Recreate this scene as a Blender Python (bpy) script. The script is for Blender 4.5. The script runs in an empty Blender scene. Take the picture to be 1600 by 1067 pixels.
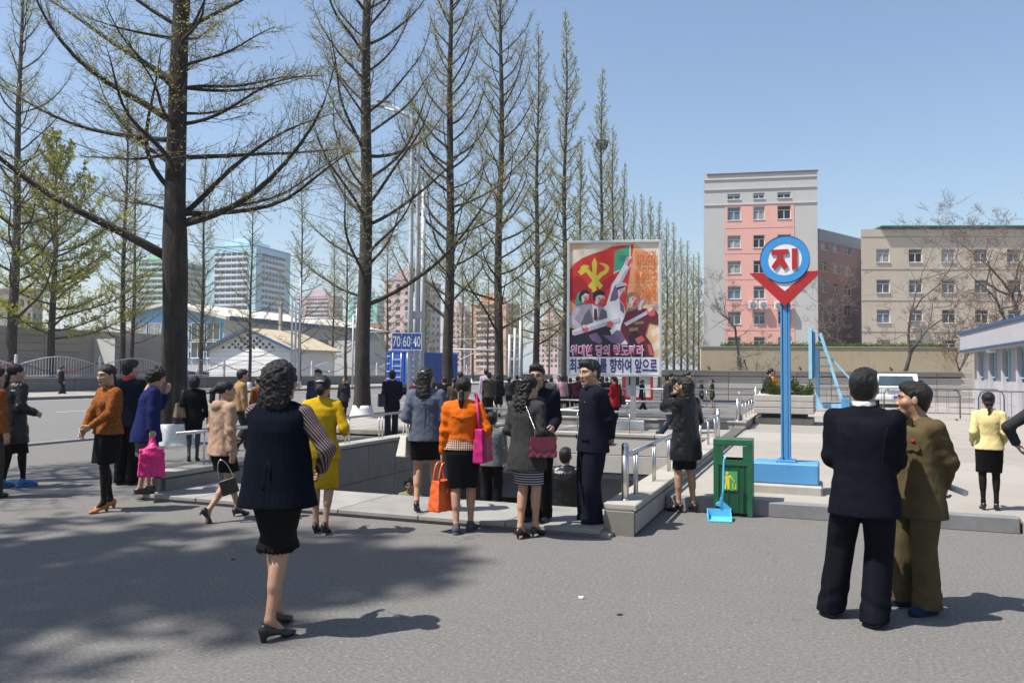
import bpy, math, random
import numpy as np
from mathutils import Vector, Matrix
SC = bpy.context.scene
COL = SC.collection
R = math.radians
RNG = random.Random(7)
# ---------------------------------------------------------------- camera
YAW, PITCH, ROLL, FPX, EYE = 20.8, 2.09, -0.4, 1245.0, 1.65
cam = bpy.data.cameras.new('camera')
camo = bpy.data.objects.new('camera', cam); COL.objects.link(camo)
camo.location = (0, 0, EYE)
camo.rotation_euler = (R(90 + PITCH), R(ROLL), R(YAW))
cam.sensor_width = 36.0
cam.lens = FPX / 1600 * 36
cam.clip_start = 0.1; cam.clip_end = 6000
SC.camera = camo
# ---------------------------------------------------------------- sun, sky, exposure
SUN_EL = 60.0
_fw = Vector((-math.sin(R(YAW)), math.cos(R(YAW)), 0)); _rt = Vector((math.cos(R(YAW)), math.sin(R(YAW)), 0))
_sh = (_rt * 0.955 + _fw * 0.295).normalized()            # the way shadows run on the ground
SUN_TO = -_sh * math.cos(R(SUN_EL)) + Vector((0, 0, math.sin(R(SUN_EL))))
sl = bpy.data.lights.new('sun', 'SUN'); sl.energy = 5.0; sl.angle = R(0.55); sl.color = (1.0, 0.955, 0.89)
so = bpy.data.objects.new('sun', sl); COL.objects.link(so)
so.rotation_euler = SUN_TO.to_track_quat('Z', 'Y').to_euler()
W = bpy.data.worlds.new('World'); SC.world = W; W.use_nodes = True
_n = W.node_tree.nodes; _bg = _n['Background']
_sky = _n.new('ShaderNodeTexSky'); _sky.sky_type = 'NISHITA'; _sky.sun_disc = False
_sky.sun_elevation = R(SUN_EL); _sky.sun_rotation = math.atan2(SUN_TO.x, SUN_TO.y)
_sky.air_density = 1.2; _sky.dust_density = 1.3; _sky.ozone_density = 3.0; _sky.altitude = 50
W.node_tree.links.new(_sky.outputs[0], _bg.inputs[0]); _bg.inputs[1].default_value = 0.095
SC.view_settings.view_transform = 'Standard'; SC.view_settings.look = 'None'
SC.view_settings.exposure = 0.80; SC.view_settings.gamma = 1.0
try: SC.view_settings.use_curve_mapping = False
except Exception: pass
SC.render.engine = 'CYCLES'
SC.cycles.max_bounces = 6; SC.cycles.diffuse_bounces = 3; SC.cycles.glossy_bounces = 3
SC.cycles.transparent_max_bounces = 8; SC.cycles.use_denoising = True

# ---------------------------------------------------------------- survey helpers: photograph pixel -> place
CM = camo.rotation_euler.to_matrix()
def ray(px, py):
    return CM @ Vector(((px - 800) / FPX, -(py - 533.5) / FPX, -1.0))
def at(px, py, z=0.0):
    d = ray(px, py); t = (z - EYE) / d.z
    return Vector((d.x * t, d.y * t, z))
def fwd(p): return p[0] * _fw.x + p[1] * _fw.y
def far(px, py, dep):
    d = ray(px, py); t = dep / (d.x * _fw.x + d.y * _fw.y)
    return Vector((d.x * t, d.y * t, EYE + d.z * t))
def view_yaw(p): return math.degrees(math.atan2(-p[0], p[1]))      # yaw of the line of sight to p
def onx(px, x):                                                     # where the line of sight in column px meets the line x = const
    d = ray(px, 579); t = x / d.x
    return Vector((x, d.y * t, 0))

# ---------------------------------------------------------------- materials
MATS = {}
ALB = 0.78                                                     # one reflectance scale for the whole place
def alb(c): return tuple(x * ALB for x in c)
def newmat(name):
    m = bpy.data.materials.new(name); m.use_nodes = True
    nt = m.node_tree; b = nt.nodes['Principled BSDF']
    return m, nt, b
def node(nt, t, **k):
    n = nt.nodes.new(t)
    for a, v in k.items():
        if a.startswith('i_'):
            key = a[2:]; n.inputs[int(key) if key.isdigit() else key].default_value = v
        else: setattr(n, a, v)
    return n
def ramp(nt, fac, stops):
    r = nt.nodes.new('ShaderNodeValToRGB')
    while len(r.color_ramp.elements) < len(stops): r.color_ramp.elements.new(0.5)
    for e, (p, c) in zip(r.color_ramp.elements, stops):
        e.position = p; e.color = (*c[:3], 1) if not isinstance(c, (int, float)) else (c, c, c, 1)
    nt.links.new(fac, r.inputs[0]); return r.outputs[0]
def mixc(nt, fac, a, b, mode='MIX'):
    m = nt.nodes.new('ShaderNodeMix'); m.data_type = 'RGBA'; m.blend_type = mode
    for s, v in ((0, fac), (6, a), (7, b)):
        if hasattr(v, 'links'): nt.links.new(v, m.inputs[s])
        else: m.inputs[s].default_value = v if s == 0 else (*v[:3], 1)
    return m.outputs[2]
def noise(nt, vec, scale, detail=4, rough=0.55, dist=0.0):
    n = node(nt, 'ShaderNodeTexNoise'); n.inputs['Scale'].default_value = scale
    n.inputs['Detail'].default_value = detail; n.inputs['Roughness'].default_value = rough
    n.inputs['Distortion'].default_value = dist
    if vec is not None: nt.links.new(vec, n.inputs['Vector'])
    return n.outputs[0]
def coords(nt, which='Object', scale=None):
    c = node(nt, 'ShaderNodeTexCoord').outputs[which]
    if scale:
        mp = node(nt, 'ShaderNodeMapping'); mp.inputs['Scale'].default_value = scale
        nt.links.new(c, mp.inputs[0]); c = mp.outputs[0]
    return c
def bumpit(nt, b, h, strength, dist=0.01):
    bp = node(nt, 'ShaderNodeBump'); bp.inputs['Strength'].default_value = strength; bp.inputs['Distance'].default_value = dist
    nt.links.new(h, bp.inputs['Height']); nt.links.new(bp.outputs[0], b.inputs['Normal'])
def mat(name, col, rough=0.7, var=0.18, scale=6.0, bump=0.0, bscale=80.0, metal=0.0, spec=0.4, where='Object', stretch=None, sheen=0.0, coat=0.0, bdist=0.004):
    """plain surface: colour with soft mottling, a little roughness variation and fine relief"""
    if name in MATS: return MATS[name]
    if metal < .5: col = alb(col)
    m, nt, b = newmat(name)
    v = coords(nt, where, stretch)
    n1 = noise(nt, v, scale, 5, 0.6)
    lo = tuple(c * (1 - var) for c in col); hi = tuple(min(1, c * (1 + var)) for c in col)
    nt.links.new(ramp(nt, n1, [(0.3, lo), (0.7, hi)]), b.inputs['Base Color'])
    b.inputs['Metallic'].default_value = metal
    b.inputs['Specular IOR Level'].default_value = spec
    rr = ramp(nt, n1, [(0.3, max(0, rough - 0.08)), (0.7, min(1, rough + 0.08))]); nt.links.new(rr, b.inputs['Roughness'])
    if sheen: b.inputs['Sheen Weight'].default_value = sheen
    if coat: b.inputs['Coat Weight'].default_value = coat; b.inputs['Coat Roughness'].default_value = 0.15
    if bump: bumpit(nt, b, noise(nt, v, bscale, 3, 0.6), bump, bdist)
    MATS[name] = m; return m
def stripes(name, a, c, scale, axis='Z', duty=0.5, rough=0.8, bump=0.2, dist=0.6):
    """woven stripes across one axis"""
    if name in MATS: return MATS[name]
    a, c = alb(a), alb(c)
    m, nt, b = newmat(name)
    v = coords(nt)
    w = node(nt, 'ShaderNodeTexWave'); w.wave_type = 'BANDS'; w.bands_direction = axis
    w.inputs['Scale'].default_value = scale; w.inputs['Distortion'].default_value = dist; w.inputs['Detail'].default_value = 1; w.inputs['Detail Scale'].default_value = 0.6
    nt.links.new(v, w.inputs[0])
    nt.links.new(ramp(nt, w.outputs[1], [(max(0, duty - 0.06), a), (min(1, duty + 0.06), c)]), b.inputs['Base Color'])
    b.inputs['Roughness'].default_value = rough
    bumpit(nt, b, noise(nt, v, 140, 2), bump, 0.003)
    MATS[name] = m; return m

# ---------------------------------------------------------------- objects
def link(o, parent=None):
    COL.objects.link(o)
    if parent is not None: o.parent = parent
    return o
def tag(o, label=None, cat=None, group=None, kind=None):
    if label: o['label'] = label
    if cat: o['category'] = cat
    if group: o['group'] = group
    if kind: o['kind'] = kind
    return o
def empty(name, loc, rz=0.0, label=None, cat=None, group=None):
    o = bpy.data.objects.new(name, None); o.empty_display_size = 0.2
    o.location = loc; o.rotation_euler = (0, 0, rz); COL.objects.link(o)
    return tag(o, label, cat, group)
def npmesh(name, V, F, mats, smooth=True, col=None, midx=None):
    """mesh from arrays; F: list of int arrays (n,3) / (n,4)"""
    me = bpy.data.meshes.new(name)
    if not isinstance(F, (list, tuple)): F = [F]
    F = [np.asarray(f, dtype=np.int32) for f in F if len(f)]
    nl = sum(f.size for f in F); nf = sum(len(f) for f in F)
    me.vertices.add(len(V)); me.vertices.foreach_set('co', np.asarray(V, np.float32).ravel())
    me.loops.add(nl); me.polygons.add(nf)
    me.loops.foreach_set('vertex_index', np.concatenate([f.ravel() for f in F]))
    tot = np.concatenate([np.full(len(f), f.shape[1], np.int32) for f in F])
    me.polygons.foreach_set('loop_start', np.concatenate([[0], np.cumsum(tot)[:-1]]).astype(np.int32))
    if midx is not None: me.polygons.foreach_set('material_index', np.asarray(midx, np.int32))
    for m in (mats if isinstance(mats, (list, tuple)) else [mats]): me.materials.append(m)
    me.update(calc_edges=True)
    me.polygons.foreach_set('use_smooth', np.full(nf, smooth, bool))
    if col is not None:
        a = me.color_attributes.new('Col', 'FLOAT_COLOR', 'POINT')
        a.data.foreach_set('color', np.asarray(col, np.float32).ravel())
    me.validate(); return me
class MB:
    """collects simple shapes, then links them as one mesh object"""
    def __init__(s): s.v = []; s.f = []; s.m = []; s.sm = []
    def add(s, vs, fs, m=0, smooth=False):
        o = len(s.v); s.v += [tuple(p) for p in vs]
        for f in fs: s.f.append(tuple(i + o for i in f)); s.m.append(m); s.sm.append(smooth)
        return s
    def box(s, c, d, m=0, rz=0.0, bev=0.0, M=None):
        """box about c with full sizes d; bev chamfers the edges"""
        hx, hy, hz = d[0] / 2, d[1] / 2, d[2] / 2
        if bev > 0:
            b = min(bev, hx * .9, hy * .9, hz * .9); vs = []
            for sz in (-1, 1):
                for sy in (-1, 1):
                    for sx in (-1, 1):
                        vs += [(sx * (hx - b), sy * (hy - b), sz * hz), (sx * (hx - b), sy * hy, sz * (hz - b)), (sx * hx, sy * (hy - b), sz * (hz - b))]
            I = lambda sx, sy, sz, k: ((0 if sz < 0 else 4) + (0 if sy < 0 else 2) + (0 if sx < 0 else 1)) * 3 + k
            fs = []
            for z in (-1, 1):
                q = [I(-1, -1, z, 0), I(1, -1, z, 0), I(1, 1, z, 0), I(-1, 1, z, 0)]; fs.append(q if z > 0 else q[::-1])
            for y in (-1, 1):
                q = [I(-1, y, -1, 1), I(1, y, -1, 1), I(1, y, 1, 1), I(-1, y, 1, 1)]; fs.append(q if y < 0 else q[::-1])
            for x in (-1, 1):
                q = [I(x, -1, -1, 2), I(x, 1, -1, 2), I(x, 1, 1, 2), I(x, -1, 1, 2)]; fs.append(q if x > 0 else q[::-1])
            for z in (-1, 1):
                for y in (-1, 1):
                    q = [I(-1, y, z, 0), I(1, y, z, 0), I(1, y, z, 1), I(-1, y, z, 1)]; fs.append(q if (y * z < 0) else q[::-1])
                for x in (-1, 1):
                    q = [I(x, -1, z, 0), I(x, 1, z, 0), I(x, 1, z, 2), I(x, -1, z, 2)]; fs.append(q if (x * z > 0) else q[::-1])
            for y in (-1, 1):
                for x in (-1, 1):
                    q = [I(x, y, -1, 1), I(x, y, 1, 1), I(x, y, 1, 2), I(x, y, -1, 2)]; fs.append(q if (x * y > 0) else q[::-1])
            for z in (-1, 1):
                for y in (-1, 1):
                    for x in (-1, 1):
                        q = [I(x, y, z, 0), I(x, y, z, 1), I(x, y, z, 2)]; fs.append(q if x * y * z < 0 else q[::-1])
        else:
            vs = [(sx * hx, sy * hy, sz * hz) for sz in (-1, 1) for sy in (-1, 1) for sx in (-1, 1)]
            fs = [(0, 2, 3, 1), (4, 5, 7, 6), (0, 1, 5, 4), (2, 6, 7, 3), (0, 4, 6, 2), (1, 3, 7, 5)]
        ca, sa = math.cos(rz), math.sin(rz)
        out = []
        for x, y, z in vs:
            if M is not None: p = M @ Vector((x, y, z)); out.append((p.x + c[0], p.y + c[1], p.z + c[2]))
            else: out.append((c[0] + x * ca - y * sa, c[1] + x * sa + y * ca, c[2] + z))
        return s.add(out, fs, m)
    def bar(s, a, b, w, t, m=0):
        """square bar from a to b"""
        a = Vector(a); b = Vector(b); d = b - a; L = d.length
        q = d.to_track_quat('Z', 'Y').to_matrix()
        return s.box((a + b) / 2, (w, t, L), m, M=q)
    def tube(s, pts, r, n=8, m=0, cap=True, smooth=True):
        """round tube along points, r one radius or one each"""
        P = [Vector(p) for p in pts]; k = len(P)
        rr = r if isinstance(r, (list, tuple)) else [r] * k
        vs = []; fs = []; u = None
        for i in range(k):
            t = (P[min(i + 1, k - 1)] - P[max(i - 1, 0)]).normalized()
            if u is None: u = t.orthogonal().normalized()
            else:
                u = (u - t * u.dot(t)); u = u.normalized() if u.length > 1e-6 else t.orthogonal().normalized()
            w = t.cross(u)
            for j in range(n):
                a = 2 * math.pi * j / n
                vs.append(P[i] + (u * math.cos(a) + w * math.sin(a)) * rr[i])
        for i in range(k - 1):
            for j in range(n):
                j2 = (j + 1) % n
                fs.append((i * n + j, i * n + j2, (i + 1) * n + j2, (i + 1) * n + j))
        s.add(vs, fs, m, smooth)
        if cap:
            o = len(s.v) - len(vs)
            s.f.append(tuple(o + j for j in range(n))[::-1]); s.m.append(m); s.sm.append(False)
            s.f.append(tuple(o + (k - 1) * n + j for j in range(n))); s.m.append(m); s.sm.append(False)
        return s
    def prism(s, poly, z0, z1, m=0, M=None, side=None):
        """polygon (x, y) stretched from z0 to z1"""
        n = len(poly); vs = [(x, y, z0) for x, y in poly] + [(x, y, z1) for x, y in poly]
        if M is not None: vs = [M @ Vector(v) for v in vs]
        s.add(vs, [tuple(range(n))[::-1], tuple(range(n, 2 * n))], m)
        return s.add(vs, [(i, (i + 1) % n, n + (i + 1) % n, n + i) for i in range(n)], m if side is None else side)
    def lathe(s, prof, c=(0, 0, 0), n=16, m=0, smooth=True):
        vs = [(c[0] + r * math.cos(2 * math.pi * j / n), c[1] + r * math.sin(2 * math.pi * j / n), c[2] + z) for r, z in prof for j in range(n)]
        fs = [(i * n + j, i * n + (j + 1) % n, (i + 1) * n + (j + 1) % n, (i + 1) * n + j) for i in range(len(prof) - 1) for j in range(n)]
        return s.add(vs, fs, m, smooth)
    def data(s, name, mats):
        me = bpy.data.meshes.new(name); me.from_pydata(s.v, [], s.f)
        for mm in (mats if isinstance(mats, (list, tuple)) else [mats]): me.materials.append(mm)
        me.polygons.foreach_set('material_index', s.m); me.polygons.foreach_set('use_smooth', s.sm)
        me.update(); return me
    def build(s, name, mats, parent=None, loc=None, rz=0.0):
        o = bpy.data.objects.new(name, s.data(name, mats)); link(o, parent)
        if loc is not None: o.location = loc
        if rz: o.rotation_euler = (0, 0, rz)
        return o
def inst(name, me, parent=None, loc=(0, 0, 0), rz=0.0, sc=None):
    o = bpy.data.objects.new(name, me); link(o, parent); o.location = loc; o.rotation_euler = (0, 0, rz)
    if sc is not None: o.scale = sc
    return o
def copy_tree(o, parent=None):
    c = o.copy(); COL.objects.link(c); c.parent = parent
    for ch in o.children: copy_tree(ch, c)
    return c
def textmesh(body, size=1.0, offset=0.0, extrude=0.0, align='CENTER', sx=1.0):
    cu = bpy.data.curves.new('lettering', 'FONT'); cu.body = body; cu.size = size; cu.offset = offset; cu.extrude = extrude
    cu.align_x = align; cu.align_y = 'CENTER'; cu.resolution_u = 4
    o = bpy.data.objects.new('lettering', cu); COL.objects.link(o)
    me = bpy.data.meshes.new_from_object(o.evaluated_get(bpy.context.evaluated_depsgraph_get()))
    bpy.data.objects.remove(o); bpy.data.curves.remove(cu)
    return me
def fitted_text(name, body, material, parent, x0, x1, z0, z1, y, offset=0.0, thick=0.0):
    """flat lettering stretched to fill the rectangle x0..x1, z0..z1 on a board that faces -Y"""
    me = textmesh(body, 1.0, offset)
    n = len(me.vertices); c = np.empty(n * 3, np.float32); me.vertices.foreach_get('co', c); c = c.reshape(-1, 3)
    lo = c.min(0); hi = c.max(0)
    X = x0 + (c[:, 0] - lo[0]) / (hi[0] - lo[0]) * (x1 - x0); Z = z0 + (c[:, 1] - lo[1]) / (hi[1] - lo[1]) * (z1 - z0)
    me.vertices.foreach_set('co', np.stack([X, np.full(n, y), Z], 1).astype(np.float32).ravel())
    me.materials.clear(); me.materials.append(material); me.update()
    o = bpy.data.objects.new(name, me); link(o, parent); return o
# ================================================================ surfaces
def asphalt(name, base, speck, cracks=True, patch=.25):
    base, speck = alb(base), alb(speck); m, nt, b = newmat(name); v = coords(nt)
    big = noise(nt, v, .35, 6, .6); mid = noise(nt, v, 3.0, 5, .65); fine = noise(nt, v, 90, 3, .7); grit = noise(nt, v, 260, 2, .6)
    c = ramp(nt, big, [(.25, tuple(x * (1 - patch) for x in base)), (.75, tuple(x * (1 + patch) for x in base))])
    c = mixc(nt, .35, c, ramp(nt, mid, [(.3, tuple(x * .75 for x in base)), (.7, tuple(x * 1.2 for x in base))]))
    vo = node(nt, 'ShaderNodeTexVoronoi'); vo.inputs['Scale'].default_value = 26; nt.links.new(v, vo.inputs['Vector'])
    st = ramp(nt, vo.outputs['Distance'], [(.09, .6), (.19, 0.0)])
    sel = ramp(nt, noise(nt, v, 34, 1), [(.50, 0.0), (.56, 1.0)])
    ms = node(nt, 'ShaderNodeMath', operation='MULTIPLY'); nt.links.new(st, ms.inputs[0]); nt.links.new(sel, ms.inputs[1])
    c = mixc(nt, .38, c, ramp(nt, fine, [(.3, tuple(x * .6 for x in base)), (.75, tuple(x * 1.45 for x in base))]))
    agg = noise(nt, v, 38, 2, .75); c = mixc(nt, .45, c, ramp(nt, agg, [(.36, tuple(x * .55 for x in base)), (.5, base), (.66, tuple(x * 1.5 for x in base))]))
    c = mixc(nt, ms.outputs[0], c, speck)
    if cracks:
        dv = node(nt, 'ShaderNodeMix', data_type='RGBA'); dn = node(nt, 'ShaderNodeTexNoise'); dn.inputs['Scale'].default_value = 1.6; dn.inputs['Detail'].default_value = 6; nt.links.new(v, dn.inputs['Vector'])
        dv.inputs[0].default_value = .5; nt.links.new(v, dv.inputs[6]); nt.links.new(dn.outputs[1], dv.inputs[7])
        cv = node(nt, 'ShaderNodeTexVoronoi', feature='DISTANCE_TO_EDGE'); cv.inputs['Scale'].default_value = .62; nt.links.new(dv.outputs[2], cv.inputs['Vector'])
        cr = ramp(nt, cv.outputs['Distance'], [(.0, 1.0), (.006, 0.0)])
        gate = ramp(nt, noise(nt, v, .5, 3), [(.54, 0.0), (.64, .6)])
        mm = node(nt, 'ShaderNodeMath', operation='MULTIPLY'); nt.links.new(cr, mm.inputs[0]); nt.links.new(gate, mm.inputs[1])
        c = mixc(nt, mm.outputs[0], c, tuple(x * .45 for x in base))
        sp = ramp(nt, noise(nt, v, 5.5, 1, .4), [(.75, 0.0), (.78, .35)])
        c = mixc(nt, sp, c, tuple(x * .5 for x in base))
    nt.links.new(c, b.inputs['Base Color']); b.inputs['Roughness'].default_value = .86; b.inputs['Specular IOR Level'].default_value = .3
    ad = node(nt, 'ShaderNodeMath', operation='ADD'); nt.links.new(fine, ad.inputs[0]); nt.links.new(grit, ad.inputs[1])
    bumpit(nt, b, ad.outputs[0], .55, .006); return m
ASPH = asphalt('asphalt_plaza', (.166, .159, .148), (.50, .47, .42))
ROADM = asphalt('asphalt_road', (.175, .17, .162), (.28, .27, .26), False, .12)
def stone(name, col, var=.25, scale=3, rough=.82, stain=.35, bump=.4):
    col = alb(col); m, nt, b = newmat(name); v = coords(nt)
    n1 = noise(nt, v, scale, 6, .65); n2 = noise(nt, v, 120, 3, .7); n3 = noise(nt, coords(nt, 'Object', (1, 1, .25)), 1.3, 5, .7)
    oi = node(nt, 'ShaderNodeObjectInfo').outputs['Random']
    c = ramp(nt, n1, [(.25, tuple(x * (1 - var) for x in col)), (.75, tuple(min(1, x * (1 + var)) for x in col))])
    c = mixc(nt, .25, c, ramp(nt, n2, [(.3, tuple(x * .6 for x in col)), (.7, tuple(min(1, x * 1.3) for x in col))]))
    c = mixc(nt, ramp(nt, n3, [(.55, 0.0), (.72, stain)]), c, tuple(x * .42 for x in col))
    c = mixc(nt, 1.0, c, ramp(nt, oi, [(0, .86), (1, 1.08)]), 'MULTIPLY')
    nt.links.new(c, b.inputs['Base Color']); b.inputs['Roughness'].default_value = rough; bumpit(nt, b, n2, bump, .004); return m
GRANITE = stone('granite', (.30, .285, .265)); CONC = stone('concrete_slab', (.345, .315, .275), .16, 1.2, .9, .3); KERB = stone('kerb_granite', (.21, .21, .212), .3, 4)
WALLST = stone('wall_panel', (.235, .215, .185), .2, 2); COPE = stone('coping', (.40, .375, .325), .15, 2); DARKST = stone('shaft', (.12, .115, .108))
LIGHTW = stone('block_wall', (.50, .46, .415), .1, 1.2); TANW = stone('tan_render', (.55, .45, .30), .1, .8, .9, .35)
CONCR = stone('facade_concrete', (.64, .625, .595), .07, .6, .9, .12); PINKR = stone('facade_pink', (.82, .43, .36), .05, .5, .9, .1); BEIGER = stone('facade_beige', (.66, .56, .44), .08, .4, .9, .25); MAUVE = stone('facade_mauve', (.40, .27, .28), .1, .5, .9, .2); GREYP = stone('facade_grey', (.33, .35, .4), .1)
STEEL = mat('stainless', (.56, .55, .53), .34, .08, 14, metal=1.0)
WHITEP = mat('white_paint', (.74, .75, .76), .5, .06); PANELW = stone('panel_white', (.66, .65, .64), .06, .8, .85, .15); PANELG = stone('panel_grey', (.47, .43, .385), .08, .8, .85, .2)
BLUEP = stone('blue_paint', (.085, .30, .58), .16, 3, .5, .22, .15); LBLUE = mat('pale_blue_paint', (.30, .60, .78), .5, .10, 4); DBLUE = mat('deep_blue_paint', (.035, .10, .25), .45, .1)
GLASS = mat('window_glass', (.045, .07, .085), .07, .3, 1.5, spec=.8); DGLASS = mat('dark_opening', (.02, .024, .03), .3, .2)
GLASSC = mat('curtained_glass', (.30, .31, .30), .25, .5, 2.5, spec=.7); GLASSB = mat('bluish_glass', (.09, .16, .22), .08, .35, 1.2, spec=.8)
SKYB = mat('wall_sky_blue', (.22, .50, .75), .7, .06, .6); ROOFW = mat('pale_roof', (.62, .58, .50), .8, .12, .8); TILE = mat('tan_roof', (.50, .42, .29), .85, .15, 1.2)
def sheet(name, x0, x1, y0, y1, z, m, holes=(), kind='structure'):
    xs = sorted({x0, x1, *[h[0] for h in holes], *[h[1] for h in holes]}); ys = sorted({y0, y1, *[h[2] for h in holes], *[h[3] for h in holes]})
    mb = MB()
    for i in range(len(xs) - 1):
        for j in range(len(ys) - 1):
            cx, cy = (xs[i] + xs[i + 1]) / 2, (ys[j] + ys[j + 1]) / 2
            if any(h[0] < cx < h[1] and h[2] < cy < h[3] for h in holes): continue
            mb.add([(xs[i], ys[j], z), (xs[i + 1], ys[j], z), (xs[i + 1], ys[j + 1], z), (xs[i], ys[j + 1], z)], [(0, 1, 2, 3)])
    return tag(mb.build(name, m), kind=kind)
WX0, WX1, WY0, WY1 = -7.8, -2.0, 8.95, 16.7            # first stairwell
BX0, BX1, BY0, BY1 = -7.8, -2.0, 21.9, 30.0            # second stairwell
sheet('ground', -1800, 1800, -300, 3000, 0.0, ASPH, [(WX0 - .12, WX1 + .12, WY0 - .5, WY1 + .3), (BX0, BX1, BY0, BY1)])
road = sheet('road', -36.5, -15.65, -200, 900, .004, ROADM)
def strip(name, x0, x1, y0, y1, z0, z1, m, parent=None, kind='structure'):
    mb = MB(); mb.box(((x0 + x1) / 2, (y0 + y1) / 2, (z0 + z1) / 2), (x1 - x0, y1 - y0, z1 - z0), bev=.012)
    o = mb.build(name, m, parent); 
    return tag(o, kind=kind) if parent is None else o
strip('road_kerb', -15.65, -15.4, -200, 900, -.2, .05, KERB); strip('far_kerb', -36.75, -36.5, -200, 900, -.2, .16, KERB)
fp = strip('far_pavement', -44.5, -36.752, -200, 900, -.2, .14, CONC)
dm = MB()
dm.box((0, 0, .0), (.14, 3.0, .004)); dme = dm.data('lane_mark', mat('road_paint', (.66, .65, .6), .7, .3, 3))
for i in range(24): inst('lane_mark', dme, road, (-26.1, 8 + i * 7.5, .0065))
for i in range(24): inst('lane_mark', dme, road, (-19.2, 6 + i * 7.5, .0065))
mb = MB(); mb.box((-35.9, 300, .0065), (.14, 900, .004)); mb.build('edge_line', MATS['road_paint'], road)
# ---- raised concrete plaza of separate slabs
plaza = sheet('plaza', -1.69, 70, 9.78, 90, .10, CONC)
sheet('passage_bed', -13.5, -1.69, WY1 + .62, BY0 - .62, .10, CONC)
def slab_mesh(w, d, h=.12, b=.012): m = MB(); m.box((0, 0, -h / 2), (w, d, h), bev=b); return m.data('paving_slab', CONC)
sm3 = slab_mesh(2.39, 2.79)
for i in range(8):
    for j in range(13):
        cx, cy = -1.69 + 1.2 + i * 2.4, 9.78 + 1.4 + j * 2.8
        if cx > 5.4 and 22 < cy < 40: continue
        inst('paving_slab', sm3, plaza, (cx, cy, .16 + RNG.uniform(-.003, .003)))
rest = sheet('plaza_concrete', 17.5, 70, 9.78, 90, .158, CONC); sheet('plaza_far_concrete', -1.69, 17.5, 46.2, 90, .158, CONC)
for i in range(5): inst('paving_slab', slab_mesh(2.37, 4.0), bpy.data.objects['passage_bed'], (-12.4 + i * 2.4, (WY1 + BY0) / 2, .16))
kerb = empty('kerb_stones', (0, 9.70, 0)); kerb['kind'] = 'structure'
for i, (x0, x1) in enumerate([(-1.68, -.75), (-.74, .2), (.21, 1.15), (1.16, 1.98)]):
    m = MB(); m.box(((x0 + x1) / 2, 0, .08), (x1 - x0 - .006, .155, .17), bev=.012); m.build('kerb_stone', KERB, kerb)
mb = MB(); mb.add([(2.0, 8.9, .005), (40, 8.9, .005), (40, 9.79, .155), (2.0, 9.79, .155), (2.0, 9.79, 0), (40, 9.79, 0)], [(0, 1, 2, 3), (0, 3, 4)]); tag(mb.build('ramp', CONC), kind='structure')
# ---- stairwell
well = empty('stairwell', (-4.9, 8.0, 0), 0, 'sunken underpass stairwell with stone clad walls and steel handrails', 'stairwell'); well.matrix_basis = Matrix.Translation((0, 0, 0))
def well_part(name, m, c, d, bev=.008, parent=well):
    mb = MB(); mb.box(c, d, bev=bev); return mb.build(name, m, parent)
PH = .31
landing = well_part('landing_core', GRANITE, ((WX0 + WX1) / 2, 8.34, -.06), (WX1 - WX0 + .2, 1.1, .2))
for i in range(6):
    w = (WX1 - WX0 + .25) / 6; x = WX0 - .25 + w * (i + .5)
    well_part('landing_slab', GRANITE, (x, 8.34, .055), (w - .008, 1.19, .05))
nst = 26
stm = MB(); stm.box((0, 0, 0), (WX1 - WX0 - .01, .33, .18), bev=.012); stme = stm.data('step', GRANITE)
for i in range(nst): inst("step", stme, well, ((WX0 + WX1) / 2, 8.95 + .15 + .30 * i, .08 - .16 * (i + 1) - .09))
well_part('lower_floor', DARKST, (-4.9, 20.5, -4.3), (5.8, 8.0, .2))
for sg, x in ((-1, WX0 - .15), (1, WX1 + .15)):
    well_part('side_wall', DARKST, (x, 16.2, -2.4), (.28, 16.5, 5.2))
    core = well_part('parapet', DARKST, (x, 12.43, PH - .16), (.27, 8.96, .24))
    fm = MB(); fm.box((0, 0, 0), (.34, 1.47, .07), bev=.01); fme = fm.data('coping_stone', COPE)
    for i in range(6): inst('coping_stone', fme, well, (x, 7.96 + .74 + i * 1.485, PH - .03))
    pm = MB(); pm.box((0, 0, 0), (.03, .985, .62), bev=.006); pme = pm.data('wall_panel', WALLST)
    for i in range(9):
        for j in range(6):
            inst('wall_panel', pme, well, (x - sg * .148, 8.02 + .5 + i * .995 - (j % 2) * .0, PH - .075 - .32 - j * .63))
    fo = MB(); fo.box((0, 0, 0), (.03, 1.23, .20), bev=.006); fome = fo.data('outer_panel', COPE)
    for i in range(7): inst('outer_panel', fome, well, (x + sg * .148, 7.97 + .62 + i * 1.245, PH - .185))
    fr = MB(); fr.box((x, 7.945, .12), (.31, .03, .25), bev=.006); fr.build('end_stone', WALLST, well)
# back parapet and lintel above the tunnel mouth
well_part('back_parapet', DARKST, (-4.9, 17.0, PH - .45), (5.8, .26, .8))
for i in range(5): well_part('coping_stone', COPE, (WX0 + .58 + i * 1.16, 17.0, PH - .03), (1.15, .36, .07))
for i in range(5):
    for j in range(2): well_part('lintel_panel', LIGHTW, (WX0 + .58 + i * 1.16, 16.855, PH - .075 - .19 - j * .385), (1.15, .03, .375))
well_part('tunnel_ceiling', GREYP, (-4.9, 20.6, -.62), (5.8, 7.2, .12)); well_part('tunnel_fascia', GREYP, (-4.9, 18.4, -1.05), (5.8, .1, .8)); well_part('tunnel_end', DARKST, (-4.9, 24.3, -2.5), (6.2, .2, 4.2))
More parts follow.
